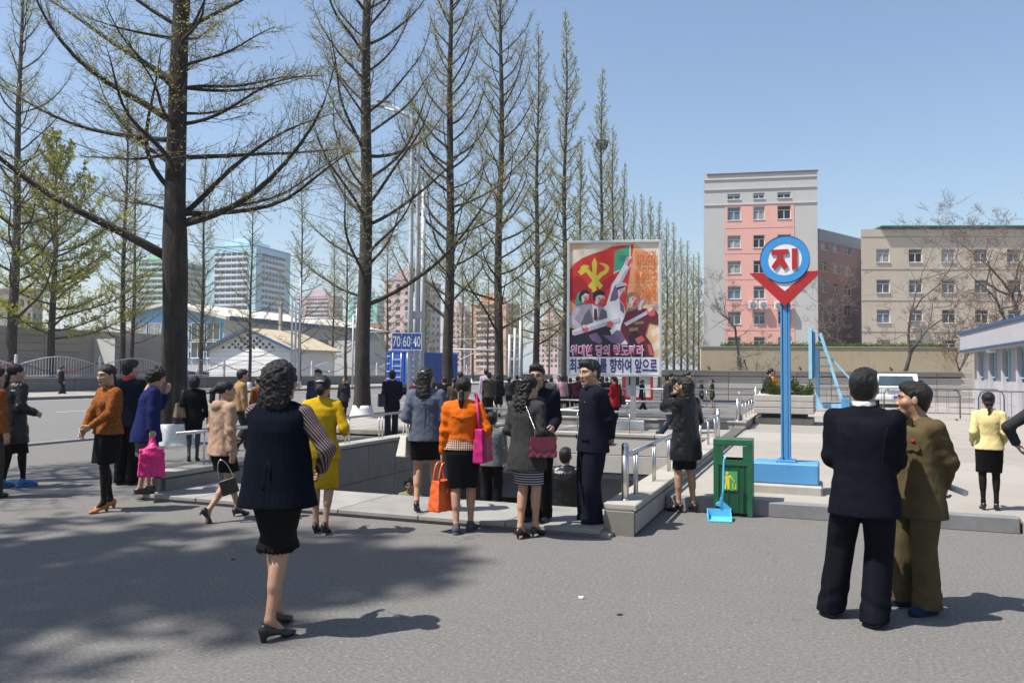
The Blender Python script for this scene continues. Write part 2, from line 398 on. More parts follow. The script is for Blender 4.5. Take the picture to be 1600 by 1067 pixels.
# second stairwell
well2 = empty('far_stairwell', (0, 0, 0), 0, 'second stairwell beyond the poster, ringed by low stone parapet and handrails', 'stairwell')
def w2(name, m, c, d): return well_part(name, m, c, d, .01, well2)
for x in (BX0 - .15, BX1 + .15):
    w2('parapet', COPE, (x, (BY0 + BY1) / 2, .12), (.3, BY1 - BY0 + .6, .4)); w2('coping_stone', COPE, (x, (BY0 + BY1) / 2, .345), (.36, BY1 - BY0 + .66, .05)); w2('side_wall', DARKST, (x, (BY0 + BY1) / 2, -2.1), (.28, BY1 - BY0, 4.0))
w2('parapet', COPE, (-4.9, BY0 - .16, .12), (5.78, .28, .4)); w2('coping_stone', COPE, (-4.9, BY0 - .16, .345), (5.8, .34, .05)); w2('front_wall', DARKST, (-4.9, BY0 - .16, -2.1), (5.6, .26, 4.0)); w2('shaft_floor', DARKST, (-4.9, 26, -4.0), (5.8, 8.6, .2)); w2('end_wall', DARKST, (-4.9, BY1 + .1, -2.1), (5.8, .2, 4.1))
# ---- handrails
def railing(label, pts, zb, hh=.46, first=True, pair=.12, gap=1.05, group='stainless handrails round the stairwells'):
    root = empty('handrail', (pts[0][0], pts[0][1], zb), 0, label, 'handrail', group); o = Vector((pts[0][0], pts[0][1], zb))
    L = lambda p, z: Vector((p[0], p[1], zb + z)) - o
    mb = MB(); mb.tube([L(p, hh) for p in pts], .024, 12); mb.build('top_rail', STEEL, root)
    bal = MB(); bal.tube([(0, 0, 0), (0, 0, hh - .01)], .0135, 8); bme = bal.data('baluster', STEEL)
    post = MB(); post.tube([(0, 0, 0), (0, 0, hh + .1)], .038, 12); post.lathe([(.045, 0), (.045, .012), (.038, .014)], n=12); post.lathe([(.038, hh + .1), (.036, hh + .118), (.022, hh + .132), (.0, hh + .136)], n=12); pme = post.data('end_post', STEEL)
    for i in range(len(pts) - 1):
        a, b = Vector(pts[i][:2]), Vector(pts[i + 1][:2]); n = max(1, int((b - a).length / gap))
        for k in range(n):
            for q in (-.5, .5):
                p = a + (b - a) * ((k + .5) / n) + (b - a).normalized() * pair * q; inst('baluster', bme, root, L(p, 0))
    if first: inst('end_post', pme, root, L(pts[0], 0)); inst('end_post', pme, root, L(pts[-1], 0))
    return root
zc = PH + .006
railing('stainless handrail along the sunny parapet beside the green bin', [(WX1 + .15, 8.2), (WX1 + .15, 16.7)], zc)
railing('stainless handrail along the parapet on the tree side of the stairwell', [(WX0 - .15, 8.35), (WX0 - .15, 16.7)], zc, first=False)
railing('stainless handrail across the back of the stairwell', [(WX0, 17.0), (WX1, 17.0)], zc, first=False, pair=.0)
railing('stainless handrail across the front of the far stairwell', [(BX0, BY0 - .16), (BX1 + .1, BY0 - .16)], .37, pair=0)
railing('stainless handrail running back along the far stairwell by the planter', [(BX1 + .15, BY0 + .1), (BX1 + .15, BY1)], .37)
railing('stainless handrail at the back end of the far stairwell', [(BX0, BY1 + .05), (BX1, BY1 + .05)], .37, hh=.62, pair=0)

# ================================================================ buildings
def facade(mb, w, h, ops, rev=.16, m=0, M=None, z0=0.0):
    """wall in the plane y = 0 (faces -Y) with openings (x0, x1, z0, z1) and their reveals"""
    xs = sorted({0.0, w, *[o[0] for o in ops], *[o[1] for o in ops]}); zs = sorted({z0, h, *[o[2] for o in ops], *[o[3] for o in ops]})
    T = (lambda p: M @ Vector(p)) if M is not None else (lambda p: p)
    for i in range(len(xs) - 1):
        for j in range(len(zs) - 1):
            cx, cz = (xs[i] + xs[i + 1]) / 2, (zs[j] + zs[j + 1]) / 2
            if any(o[0] < cx < o[1] and o[2] < cz < o[3] for o in ops): continue
            mb.add([T(p) for p in ((xs[i], 0, zs[j]), (xs[i + 1], 0, zs[j]), (xs[i + 1], 0, zs[j + 1]), (xs[i], 0, zs[j + 1]))], [(0, 1, 2, 3)], m)
    for a, b, c, d in ops:
        q = [(a, 0, c), (b, 0, c), (b, 0, d), (a, 0, d)]; r = [(x, rev, z) for x, y, z in q]
        mb.add([T(p) for p in q + r], [(0, 4, 5, 1), (1, 5, 6, 2), (2, 6, 7, 3), (3, 7, 4, 0)], m)
WINC = {}
def window_mesh(w, h, style):
    k = (round(w, 2), round(h, 2), style)
    if k not in WINC:
        f = MB(); t = .06
        for c, d in (((0, 0, h / 2 - t / 2), (w, .06, t)), ((0, 0, -h / 2 + t / 2), (w, .06, t)), ((-w / 2 + t / 2, 0, 0), (t, .06, h - 2 * t)), ((w / 2 - t / 2, 0, 0), (t, .06, h - 2 * t))): f.box(c, d)
        if style == 'T':
            f.box((0, -.002, h * .18), (w - 2 * t, .05, t)); f.box((0, -.002, (-h / 2 + t + h * .18 - t / 2) / 2), (t, .05, h * .68 - t * 1.5))
        elif style == 'M': f.box((0, -.002, 0), (t, .05, h - 2 * t))
        f.box((0, -.10, -h / 2 - .03), (w + .1, .22, .05))
        p = MB(); p.add([(-w / 2 + .02, .02, -h / 2 + .02), (w / 2 - .02, .02, -h / 2 + .02), (w / 2 - .02, .02, h / 2 - .02), (-w / 2 + .02, .02, h / 2 - .02)], [(0, 1, 2, 3)])
        WINC[k] = (f.data('window', WHITEP), [p.data('pane', g_) for g_ in (GLASS, GLASS, DGLASS, GLASSC, GLASSB)])
    f, ps = WINC[k]; return f, RNG.choice(ps)
def put_window(root, x0, x1, z0, z1, y=.12, style='T', frame=None, rz=0.0, at_=None):
    f, p = window_mesh(x1 - x0, z1 - z0, style)
    o = inst('window', f, root, ((x0 + x1) / 2, y, (z0 + z1) / 2) if at_ is None else at_, rz)
    if frame is not None:
        o.data = f.copy(); o.data.materials[0] = frame
    inst('pane', p, o); return o
def block(name, label, p0, yaw, w, h, dep, wall, ops=(), style='T', cat='building', roofm=None, group=None, rev=.16, windows=True, skew=0.0):
    """building with its front from p0 along +x, facing -y in its own frame, and all its windows"""
    root = empty(name, (p0[0], p0[1], 0), yaw, label, cat, group)
    mb = MB(); facade(mb, w, h, list(ops), rev)
    mb.add([(w, 0, 0), (w, dep, 0), (w, dep, h), (w, 0, h), (0, 0, 0), (skew * dep, dep, 0), (skew * dep, dep, h), (0, 0, h)], [(0, 1, 2, 3), (5, 4, 7, 6), (1, 5, 6, 2), (3, 2, 6, 7)])
    mb.build('wall', wall, root)
    if windows:
        for a, b, c, d in ops: put_window(root, a, b, c, d, rev - .03, style)
    return root
def cw(px0, px1, d0, d1):
    """front between two columns at two distances: start, yaw, length"""
    a, b = far(px0, 579, d0), far(px1, 579, d1); v = b - a
    return a, math.atan2(v.y, v.x), math.hypot(v.x, v.y)
def zpx(px, py, d): return far(px, py, d).z
def gridops(px0, w, px1, cols, rows, d):
    """openings from columns and rows read off the photograph"""
    return [((c0 - px0) / (px1 - px0) * w, (c1 - px0) / (px1 - px0) * w, zpx((px0 + px1) / 2, r1, d), zpx((px0 + px1) / 2, r0, d)) for r0, r1 in rows for c0, c1 in cols]
# pink and grey end block
a, yw, w = cw(1100, 1279, 81.0, 78.9); cols = [(1138, 1159), (1179, 1197), (1217, 1238)]; rows = [(300, 309), (321, 342), (366, 386), (406, 426), (446, 466), (486, 506), (526, 546)]
ops = gridops(1100, w, 1279, cols, rows, 79.5); hh = zpx(1190, 269, 79.5)
pk = block('apartment_block', 'grey concrete end block with a pink painted panel of windows', a, yw, w, hh, 14, CONCR, ops, skew=.09)
pm_ = MB(); X0, X1 = (1134 - 1100) / 179 * w, (1243 - 1100) / 179 * w; Z1 = zpx(1190, 316, 79.5)
facade(pm_, X1 - X0, Z1, [(o[0] - X0, o[1] - X0, o[2], o[3]) for o in ops[3:]], .03); o = pm_.build('painted_panel', PINKR, pk); o.location = (X0, -.03, 0)
for y in (277, 293, 317):
    m = MB(); m.box((w / 2, -.03, zpx(1190, y, 79.5)), (w - .02, .1, .10)); m.build('ledge', CONCR, pk)
m = MB(); m.box((w / 2 + .2, 2.5, hh + .05), (w - .2, 5.2, .09)); m.build('roof_edge', mat('roof_rust', (.22, .1, .09), .8), pk)
for y in (355, 395, 436, 476, 516):
    m = MB(); m.box(((X0 + X1) / 2, -.034, zpx(1190, y, 79.5)), (X1 - X0 - .02, .02, .03)); m.build('joint', mat('joint_grey', (.38, .26, .25), .9), pk)
for px0, px1, y0, y1 in ((1171, 1184, 469, 484), (1187, 1200, 469, 484), (1212, 1222, 470, 485), (1226, 1236, 470, 485)):
    m = MB(); cx = ((px0 + px1) / 2 - 1100) / 179 * w; cz = zpx(1190, (y0 + y1) / 2, 79.5); m.box((cx, -.38, cz), (.8, .34, .82), bev=.03); o = m.build('air_conditioner', WHITEP, pk)
    g = MB(); g.lathe([(.30, 0), (.30, .02), (.27, .025), (.0, .02)], n=18); o2 = g.build('fan_grille', mat('grille_grey', (.28, .29, .31), .6), o); o2.location = (cx, -.556, cz); o2.rotation_euler = (R(90), 0, 0)
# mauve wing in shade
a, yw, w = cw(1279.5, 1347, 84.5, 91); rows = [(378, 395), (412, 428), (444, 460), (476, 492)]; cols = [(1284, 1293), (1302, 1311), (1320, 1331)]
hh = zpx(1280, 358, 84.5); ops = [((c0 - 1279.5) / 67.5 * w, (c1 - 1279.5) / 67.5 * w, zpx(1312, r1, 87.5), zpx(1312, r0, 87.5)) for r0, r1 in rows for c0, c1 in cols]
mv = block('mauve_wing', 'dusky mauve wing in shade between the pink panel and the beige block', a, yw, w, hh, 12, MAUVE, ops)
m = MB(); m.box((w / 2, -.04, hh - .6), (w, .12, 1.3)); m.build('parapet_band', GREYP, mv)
# beige block
a, yw, w = cw(1347, 1700, 77.5, 76.5); rows = [(389, 410), (437, 458), (484, 505), (531, 552)]
cols = [(1371 + 51.6 * i, 1392.5 + 51.6 * i) for i in range(6)]
ops = gridops(1347, w, 1700, cols, rows, 77); hh = zpx(1500, 358, 77)
bg = block('beige_block', 'long beige rendered block with a green roof edge and white framed windows', a, yw, w, hh, 13, BEIGER, ops, skew=.42)
m = MB(); m.box((w / 2 + 1, 1.0, hh + .1), (w - 1.8, 2.4, .22)); m.build('eave', mat('eave_dark', (.12, .085, .07), .85), bg); m = MB(); m.box((w / 2 + 1, .9, hh + .26), (w - 1.6, 2.6, .1)); m.build('roof_edge', mat('roof_green', (.04, .32, .17), .6), bg)
for y in (370, 421, 470, 519):
    m = MB(); m.box((w / 2, -.012, zpx(1500, y, 77)), (w - .02, .03, .05)); m.build('joint', mat('joint_brown', (.33, .27, .22), .9), bg)
m = MB(); cx = (1432 - 1347) / 353 * w; m.box((cx, -.3, zpx(1430, 508, 77)), (.9, .4, .6), bev=.03); m.build('air_conditioner', WHITEP, bg); m = MB(); m.box((cx, -.35, zpx(1430, 502, 77)), (1.5, .8, .05)); m.build('canopy', WHITEP, bg)
# retaining wall, hedge, block wall
a, yw, w = cw(1095, 1498, 49, 47.5)
hz_ = zpx(1300, 543, 48.2)
rw_ = empty('retaining_wall', (a.x, a.y, 0), yw, 'tan rendered retaining wall with a hedge along its top', 'wall'); m = MB(); m.box((w / 2, .2, hz_ / 2), (w, .4, hz_), bev=.02); m.build('render_face', TANW, rw_)
m = MB(); m.box((w / 2, .2, hz_ + .03), (w + .1, .5, .06)); m.build('coping', COPE, rw_)
for fx in (.03, .39, .74):
    m = MB(); m.tube([(fx * w, -.02, hz_ * .62), (fx * w, -.3, hz_ * .62 - .1)], .06, 8); m.build('drain_spout', mat('iron', (.03, .03, .03), .6), rw_)
a2, yw2, w2_ = cw(1033, 1502, 42.5, 41)
bw = empty('block_wall', (a2.x, a2.y, 0), yw2, 'low wall of pale concrete blocks in courses with a rust red pipe', 'wall')
wz = zpx(1250, 580.5, 41.8)
m = MB(); m.box((w2_ / 2, .2, wz / 2 - .02), (w2_, .3, wz - .04)); m.build('core', KERB, bw)
ch = (wz - .12) / 5; bm_ = MB(); bm_.box((0, 0, 0), (1.72, .07, ch - .045), bev=.008); bme_ = bm_.data('block', LIGHTW)
nb = int(w2_ / 1.75) + 1
for j in range(5):
    for i in range(nb): inst('block', bme_, bw, (.9 + i * 1.75 + (.0 if j % 2 else -.0), .03, .14 + ch * (j + .5)))
m = MB(); m.tube([(0, -.05, wz - .25), (w2_, -.05, wz - .25)], .028, 6); m.build('pipe', mat('rust_pipe', (.14, .05, .04), .7), bw)
m = MB(); m.box((w2_ / 2, .16, wz + .02), (w2_ + .1, .46, .06)); m.build('coping', COPE, bw)
# low white building beside the plaza
TILEW = stone('tile_wall', (.50, .49, .52), .08, 1.0, .7, .2)
rb = empty('low_building', (6.25, 24.0, 0), 0, 'low white panelled building with blue eaves and blue framed windows', 'building')
EZ = 3.27
m = MB(); wins = [(27.2 + i * 2.2, 28.1 + i * 2.2) for i in range(5)]
Mx = Matrix(((0, 1, 0, 0), (-1, 0, 0, 38 - 24.0), (0, 0, 1, 0), (0, 0, 0, 1)))     # facade along the plaza, seen from -x
ops = [(38 - b_, 38 - a_, 1.56, 2.44) for a_, b_ in wins]
facade(m, 18.0, EZ - .75, ops, .2, M=Mx, z0=.1); m.add([(0, 14, .1), (9, 14, .1), (9, 14, EZ), (0, 14, EZ)], [(1, 0, 3, 2)]); m.build('wall', TILEW, rb)
pl = MB(); pl.box((0, 0, 0), (.024, 1.0, .395), bev=.005); plm = pl.data('cladding_panel', TILEW)
for i in range(12):
    for j in range(6):
        y = 14 - .55 - i * 1.02; z = .38 + j * .405; wy = y + 24
        if 1.3 < z < 2.7 and any(a_ - .54 < wy < b_ + .54 for a_, b_ in wins): continue
        inst('cladding_panel', plm, rb, (-.013, y, z))
for a_, b_ in wins:
    f, p = window_mesh(.9, .88, 'M'); o = inst('window', f.copy(), rb, (.13, (a_ + b_) / 2 - 24, 2.0), R(-90)); o.data.materials[0] = LBLUE; inst('pane', p, o)
    q = MB()
    for dy, dz, sy, sz in ((-.49, 0, .08, 1.04), (.49, 0, .08, 1.04), (0, .48, .90, .08), (0, -.48, .90, .08)): q.box((-.03, (a_ + b_) / 2 - 24 + dy, 2.0 + dz), (.05, sy, sz), bev=.006)
    q.build('window_surround', LBLUE, rb)
m = MB(); m.box((3.7, 5, EZ - .36), (8.4, 18.4, .78)); m.build('fascia', TILEW, rb); m = MB(); m.box((3.9, 5, EZ + .07), (8.9, 18.9, .10)); m.build('eave', DBLUE, rb); m = MB(); m.box((-.53, 5, EZ - .66), (.04, 18.4, .05)); m.build('blue_line', DBLUE, rb)
for i in range(4):
    m = MB(); m.box((-.10, 13.6 - i * 2.2 - 1.2, 1.45), (.16, .2, 2.7), bev=.01); m.build('pilaster', TILEW, rb)
m = MB(); m.box((-.32, 8.8, 2.62), (.3, .5, .42), bev=.05); m.build('wall_lamp', WHITEP, rb)
# ---- left of the road: low wall and arched fence
fw_ = empty('fence_wall', (-44.65, 30, 0), 0, 'long low grey wall carrying the arched fence across the road', 'wall')
strip_m = MB(); strip_m.box((0, 0, 0), (.3, 3.96, .82), bev=.02); sme = strip_m.data('wall_section', GREYP if False else KERB)
for i in range(34): inst('wall_section', sme, fw_, (0, -26 + i * 4, .55))
m = MB(); m.box((0, 40, .99), (.42, 136, .08), bev=.01); m.build('coping', COPE, fw_)
SEC = 6.0
def fence_section():
    root = empty('fence_section', (0, 0, 0))
    m = MB(); m.box((0, 0, .62), (.14, .14, 1.24), bev=.015); m.lathe([(.06, 1.24), (.09, 1.29), (.06, 1.36), (0, 1.38)], n=8); m.build('post', WHITEP, root)
    m = MB(); m.tube([(0, .1 + t * (SEC - .2), .75 + .55 * math.sin(math.pi * t)) for t in np.linspace(0, 1, 15)], .03, 5); m.build('arch_rail', WHITEP, root)
    m = MB(); m.tube([(-.02, .1 + t * (SEC - .2), .95 - .62 * math.sin(math.pi * t)) for t in np.linspace(0, .5, 9)], .035, 5); m.build('blue_rail', DBLUE, root)
    m = MB(); m.tube([(-.02, .1 + t * (SEC - .2), .95 - .62 * math.sin(math.pi * t)) for t in np.linspace(.5, 1, 9)], .035, 5); m.build('red_rail', mat('rail_red', (.3, .03, .03), .5), root)
    m = MB(); m.tube([(0, .1, .1), (0, SEC - .1, .1)], .025, 5); m.build('bottom_rail', WHITEP, root)
    m = MB()
    for i in range(1, 30):
        t = i / 30; m.tube([(0, t * SEC, .1), (0, t * SEC, .75 + .55 * math.sin(math.pi * t) - .01)], .012, 4, cap=False)
    tag(m.build('baluster_rods', WHITEP, root), kind='stuff')
    m = MB(); m.tube([(-.05, SEC / 2, .33), (.05, SEC / 2, .33)], .16, 12); m.build('disc', WHITEP, root); return root
f0 = fence_section()
for i in range(17):
    o = f0 if i == 0 else copy_tree(f0); o.location = (-44.65, 10 + i * SEC, 1.03)
    tag(o, 'section of white arched fence with red and blue rails on the wall across the road', 'fence', 'arched fence across the road')
# beige panelled building behind the fence
def yx(px, x): return onx(px, x).y
y0, y1 = yx(-60, -53), yx(163, -53); dp = fwd((-53, (y0 + y1) / 2)); hgt = zpx(90, 512, dp)
def side_building(name, label, x, ya, yb, h, m, dep, pieces=0, ops=(), sty='M'):
    """building whose long side runs along the road at x and faces it"""
    root = empty(name, (x, ya, 0), R(90), label, 'building')      # own +x runs along the road, own +y away from it
    mb = MB(); facade(mb, yb - ya, h, list(ops), .16); W_ = yb - ya
    mb.add([(W_, 0, 0), (W_, dep, 0), (W_, dep, h), (W_, 0, h), (0, 0, 0), (0, dep, 0), (0, dep, h), (0, 0, h)], [(0, 1, 2, 3), (5, 4, 7, 6), (3, 2, 6, 7)]); mb.build('wall', m, root)
    for a_, b_, c_, d_ in ops: put_window(root, a_, b_, c_, d_, .13, sty)
    if pieces:
        n = int(W_ / 3.0); hh_ = h / pieces; q = MB(); q.box((0, 0, 0), (2.94, .06, hh_ - .06), bev=.008); qm = q.data('wall_panel', m)
        for i in range(n):
            for j in range(pieces):
                if any(a_ - 1.5 < 1.5 + i * 3.0 < b_ + 1.5 and c_ - hh_ / 2 < (j + .5) * hh_ < d_ + hh_ / 2 for a_, b_, c_, d_ in ops): continue
                inst('wall_panel', qm, root, (1.5 + i * 3.0, -.026, (j + .5) * hh_))
    return root
side_building('panelled_shed', 'long low shed of beige horizontal panels behind the arched fence', -53, y0, y1, hgt, PANELG, 10, 8, [(18, 20.4, 1.3, 2.4)])
AX = -50.8; an = side_building('annex', 'small grey annex with one square window between shed and blue hall', AX, yx(180, AX), yx(239, AX), zpx(200, 532, fwd((AX, yx(200, AX)))), PANELG, 8, 7, [(4.6, 5.9, 2.3, 3.3)])
m = MB(); m.box((-.05, 4, 1.95), (.08, 8, 3.9)); m.build('end_wall', PANELW, an)
# blue hall
cy = 70.0; Xs = onx(349, -59).x; cx0 = ray(203, 579); xl = cx0.x * cy / cx0.y; dcor = fwd((Xs, cy))
ez = zpx(349, 497, fwd((Xs, onx(349, -59).y)))
cy = onx(349, -59).y; xl = cx0.x * cy / cx0.y
hall = empty('blue_hall', (xl, cy, 0), 0, 'long hall with sky blue gable end and pale roof behind the annex', 'building'); hw = Xs - xl; pkz = zpx(262, 477, fwd(((xl + Xs) / 2, cy))); hl = onx(600, -59).y - cy
ezl = zpx(205, 490, fwd((xl, cy)))
m = MB(); m.add([(0, 0, 0), (hw, 0, 0), (hw, 0, ez), (hw * .45, 0, pkz), (0, 0, ezl)], [(0, 1, 2, 3, 4)]); m.build('gable', SKYB, hall)
m = MB(); m.add([(hw, 0, 0), (hw, hl, 0), (hw, hl, ez), (hw, 0, ez)], [(0, 1, 2, 3)]); m.build('side_wall', mat('hall_grey', (.48, .5, .54), .8, .06), hall)
m = MB()
for a_, b_ in (((hw + .7, ez - .2), (hw * .45, pkz + .05)), ((hw * .45, pkz + .05), (-.7, ezl - .2))):
    m.add([(a_[0], -.6, a_[1]), (a_[0], hl, a_[1]), (b_[0], hl, b_[1]), (b_[0], -.6, b_[1]), (a_[0], -.6, a_[1] + .35), (a_[0], hl, a_[1] + .35), (b_[0], hl, b_[1] + .35), (b_[0], -.6, b_[1] + .35)], [(3, 2, 1, 0), (4, 5, 6, 7), (0, 1, 5, 4), (0, 4, 7, 3)])
m.build('roof', ROOFW, hall); m = MB(); m.box((hw + .72, hl / 2, ez - .02), (.06, hl, .5)); m.build('blue_fascia', DBLUE, hall)
for z, h_, mm in ((zpx(300, 542, dcor), 1.1, PANELW), (zpx(300, 575, dcor), 1.6, PANELW), (zpx(300, 565, dcor) - 1.6, 1.0, DBLUE)):
    m = MB(); m.box((hw / 2, -.06, z), (hw - .1, .1, h_)); m.build('wall_band', mm, hall)
for x in (hw * .12, hw * .28, hw * .58, hw * .74, hw * .9):
    for z, hh_ in ((zpx(300, 519, dcor), 2.1), (zpx(300, 545, dcor), 2.0)):
        o = put_window(hall, x - .9, x + .9, z - hh_ / 2, z + hh_ / 2, -.14, 'M')
for i in range(9):
    o = put_window(hall, 0, 2.2, 0, 1.6, 0, 'M', at_=(hw + .04, 6 + i * 6.2, ez - 2.3), rz=R(90))
# small white gabled house
hx1 = -47.5; hy = onx(453, hx1).y; r_ = ray(327, 579); hx0 = r_.x * hy / r_.y; hd = fwd((hx1, hy)); ww = hx1 - hx0
house = empty('gabled_house', (hx0, hy, 0), 0, 'small white gabled house with chequered vent holes under a blue trimmed roof', 'house'); he = zpx(453, 545, hd); hp_ = zpx(391, 514, hd); hdep = 7.5
ops = []
n = 26
for i in range(n):
    for j in range(7):
        x = ww * (i + .5) / n; z = he + .05 + j * .30
        roofz = he + (hp_ - he) * (1 - abs(x - ww / 2) / (ww / 2))
        if (i + j) % 2 == 0 and z + .32 < roofz - .25: ops.append((x - .13, x + .13, z, z + .24))
m = MB()
xs_ = np.linspace(0, ww, 2)
m.add([(0, 0, 0), (ww, 0, 0), (ww, 0, he), (ww / 2, 0, hp_), (0, 0, he)], [(0, 1, 2, 3, 4)]); m.add([(ww, 0, 0), (ww, hdep, 0), (ww, hdep, he), (ww, 0, he)], [(0, 1, 2, 3)]); m.build('wall', stone('house_white', (.95, .94, .92), .04, .8, .85, .08), house)
m = MB()
for o in ops: m.box(((o[0] + o[1]) / 2, -.01, (o[2] + o[3]) / 2), (o[1] - o[0], .03, o[3] - o[2]))
tag(m.build('vent_hole', DGLASS, house), kind='stuff')
for sg in (-1, 1):
    m = MB(); e = ww / 2 + .6; sl_ = (hp_ - he) / (ww / 2)
    x1 = ww / 2 + sg * e; z1 = hp_ - sl_ * e
    m.add([(ww / 2, -.5, hp_ + .05), (x1, -.5, z1 + .05), (x1, hdep + .5, z1 + .05), (ww / 2, hdep + .5, hp_ + .05), (ww / 2, -.5, hp_ + .2), (x1, -.5, z1 + .2), (x1, hdep + .5, z1 + .2), (ww / 2, hdep + .5, hp_ + .2)], [(0, 1, 2, 3), (7, 6, 5, 4), (1, 5, 6, 2), (3, 2, 6, 7)]); m.build('roof', TILE, house)
    m = MB(); m.bar((ww / 2, -.54, hp_ + .1), (x1, -.54, z1 + .1), .06, .26); m.build('barge_board', DBLUE, house)
for j in range(9):
    m = MB(); m.box((ww / 2, -.006, .4 + j * .42), (ww - .04, .014, .02)); m.build('panel_joint', mat('joint_pale', (.45, .44, .43), .9), house)
# low white shed further along
a_ = far(513, 579, 98); b_ = far(562, 579, 96)
sh = block('white_shed', 'plain white shed between the gabled house and the blue container', a_, math.atan2(b_.y - a_.y, b_.x - a_.x), (b_ - a_).length, zpx(535, 532, 97), 6, PANELW, [])
# ---- far towers
def tower(name, label, px0, pxc, px1, ytop, d, c1, c2, band, floor=2.9, nwin=7, ang=34, style='band', pent=True):
    """tower block seen on its corner: front between px0 and pxc, shaded side on to px1"""
    wf = (pxc - px0) / FPX * d / math.cos(R(ang)); ws = (px1 - pxc) / FPX * d / math.sin(R(ang)); h = zpx(pxc, ytop, d)
    c = far(pxc, 579, d); yaw = R(view_yaw(c)) - R(-ang) * -1 if False else R(view_yaw(c)) - R(ang)
    root = empty(name, (c.x, c.y, 0), yaw, label, 'building', None)
    nf = int(h / floor)
    m = MB(); m.box((-wf / 2, ws / 2, h / 2), (wf - .8, ws - .8, h - .4)); m.build('glazed_core', DGLASS, root)
    for side in (0, 1):
        W_ = wf if side == 0 else ws; n = max(2, int(nwin * W_ / max(wf, ws)))
        M_ = Matrix.Translation((-wf, 0, 0)) if side == 0 else Matrix.Rotation(R(90), 4, 'Z')
        ops = []
        if style == 'band':
            q = W_ * .16
            for f_ in range(1, nf):
                for k in range(n): 
                    u0 = q + (W_ - 2 * q) * k / n; ops.append((u0 + .12, u0 + (W_ - 2 * q) / n - .12, f_ * floor + 1.0, f_ * floor + floor - .35))
        else:
            for f_ in range(1, nf):
                for k in range(n): u0 = W_ * (k + .25) / n; ops.append((u0, u0 + W_ / n * .5, f_ * floor + .9, f_ * floor + 2.3))
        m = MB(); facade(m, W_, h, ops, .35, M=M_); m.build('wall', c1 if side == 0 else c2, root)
        if style == 'band':
            q = W_ * .16; pm2 = MB(); pm2.box((0, 0, 0), (W_ - 2 * q, .5, 1.0)); pme2 = pm2.data('balcony', band)
            for f_ in range(1, nf):
                p = M_ @ Vector((W_ / 2, -.27, f_ * floor + .5)); inst('balcony', pme2, root, p, 0 if side == 0 else R(90))
    m = MB(); m.box((-wf / 2, ws / 2, h + .05), (wf + .4, ws + .4, .4)); 
    if pent: m.box((-wf * .55, ws / 2, h + 2.0), (wf * .5, ws * .6, 3.6)); m.box((-wf * .55, ws / 2, h + 4.6), (wf * .3, ws * .4, 1.6))
    m.build('roof', c1, root); return root
def fm(n, c): return mat(n, c, .85, .06, .2)
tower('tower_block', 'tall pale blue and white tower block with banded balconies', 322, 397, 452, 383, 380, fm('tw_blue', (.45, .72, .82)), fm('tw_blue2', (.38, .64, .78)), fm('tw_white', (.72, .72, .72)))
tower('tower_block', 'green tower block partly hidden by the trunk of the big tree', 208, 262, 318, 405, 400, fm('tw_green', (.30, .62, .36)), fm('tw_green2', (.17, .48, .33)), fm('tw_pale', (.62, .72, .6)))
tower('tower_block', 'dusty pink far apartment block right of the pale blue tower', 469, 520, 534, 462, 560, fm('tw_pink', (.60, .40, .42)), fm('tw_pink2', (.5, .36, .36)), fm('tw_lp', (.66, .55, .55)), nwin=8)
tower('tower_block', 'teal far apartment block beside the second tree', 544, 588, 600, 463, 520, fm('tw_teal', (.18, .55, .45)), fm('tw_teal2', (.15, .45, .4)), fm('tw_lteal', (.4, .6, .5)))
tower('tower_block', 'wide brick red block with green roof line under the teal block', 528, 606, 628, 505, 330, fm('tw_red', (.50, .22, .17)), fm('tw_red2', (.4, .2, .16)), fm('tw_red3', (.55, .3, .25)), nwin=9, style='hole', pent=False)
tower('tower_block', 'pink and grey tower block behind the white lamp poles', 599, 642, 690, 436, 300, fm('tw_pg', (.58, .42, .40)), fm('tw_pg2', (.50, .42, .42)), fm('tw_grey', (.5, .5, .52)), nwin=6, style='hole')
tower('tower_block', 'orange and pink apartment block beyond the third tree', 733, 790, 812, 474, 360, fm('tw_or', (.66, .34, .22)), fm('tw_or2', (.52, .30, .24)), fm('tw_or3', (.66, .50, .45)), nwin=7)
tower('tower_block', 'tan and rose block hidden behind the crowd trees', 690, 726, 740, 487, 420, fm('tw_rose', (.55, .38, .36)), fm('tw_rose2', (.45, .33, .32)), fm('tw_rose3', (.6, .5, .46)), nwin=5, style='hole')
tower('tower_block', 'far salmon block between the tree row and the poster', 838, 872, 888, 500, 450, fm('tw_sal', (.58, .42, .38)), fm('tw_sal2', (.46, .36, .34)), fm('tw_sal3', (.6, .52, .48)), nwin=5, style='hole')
tower('tower_block', 'grey beige block behind the green leafed tree', 2, 48, 62, 452, 180, fm('tw_gb', (.42, .38, .32)), fm('tw_gb2', (.32, .30, .27)), fm('tw_gb3', (.5, .47, .42)), nwin=5, style='hole', pent=False)
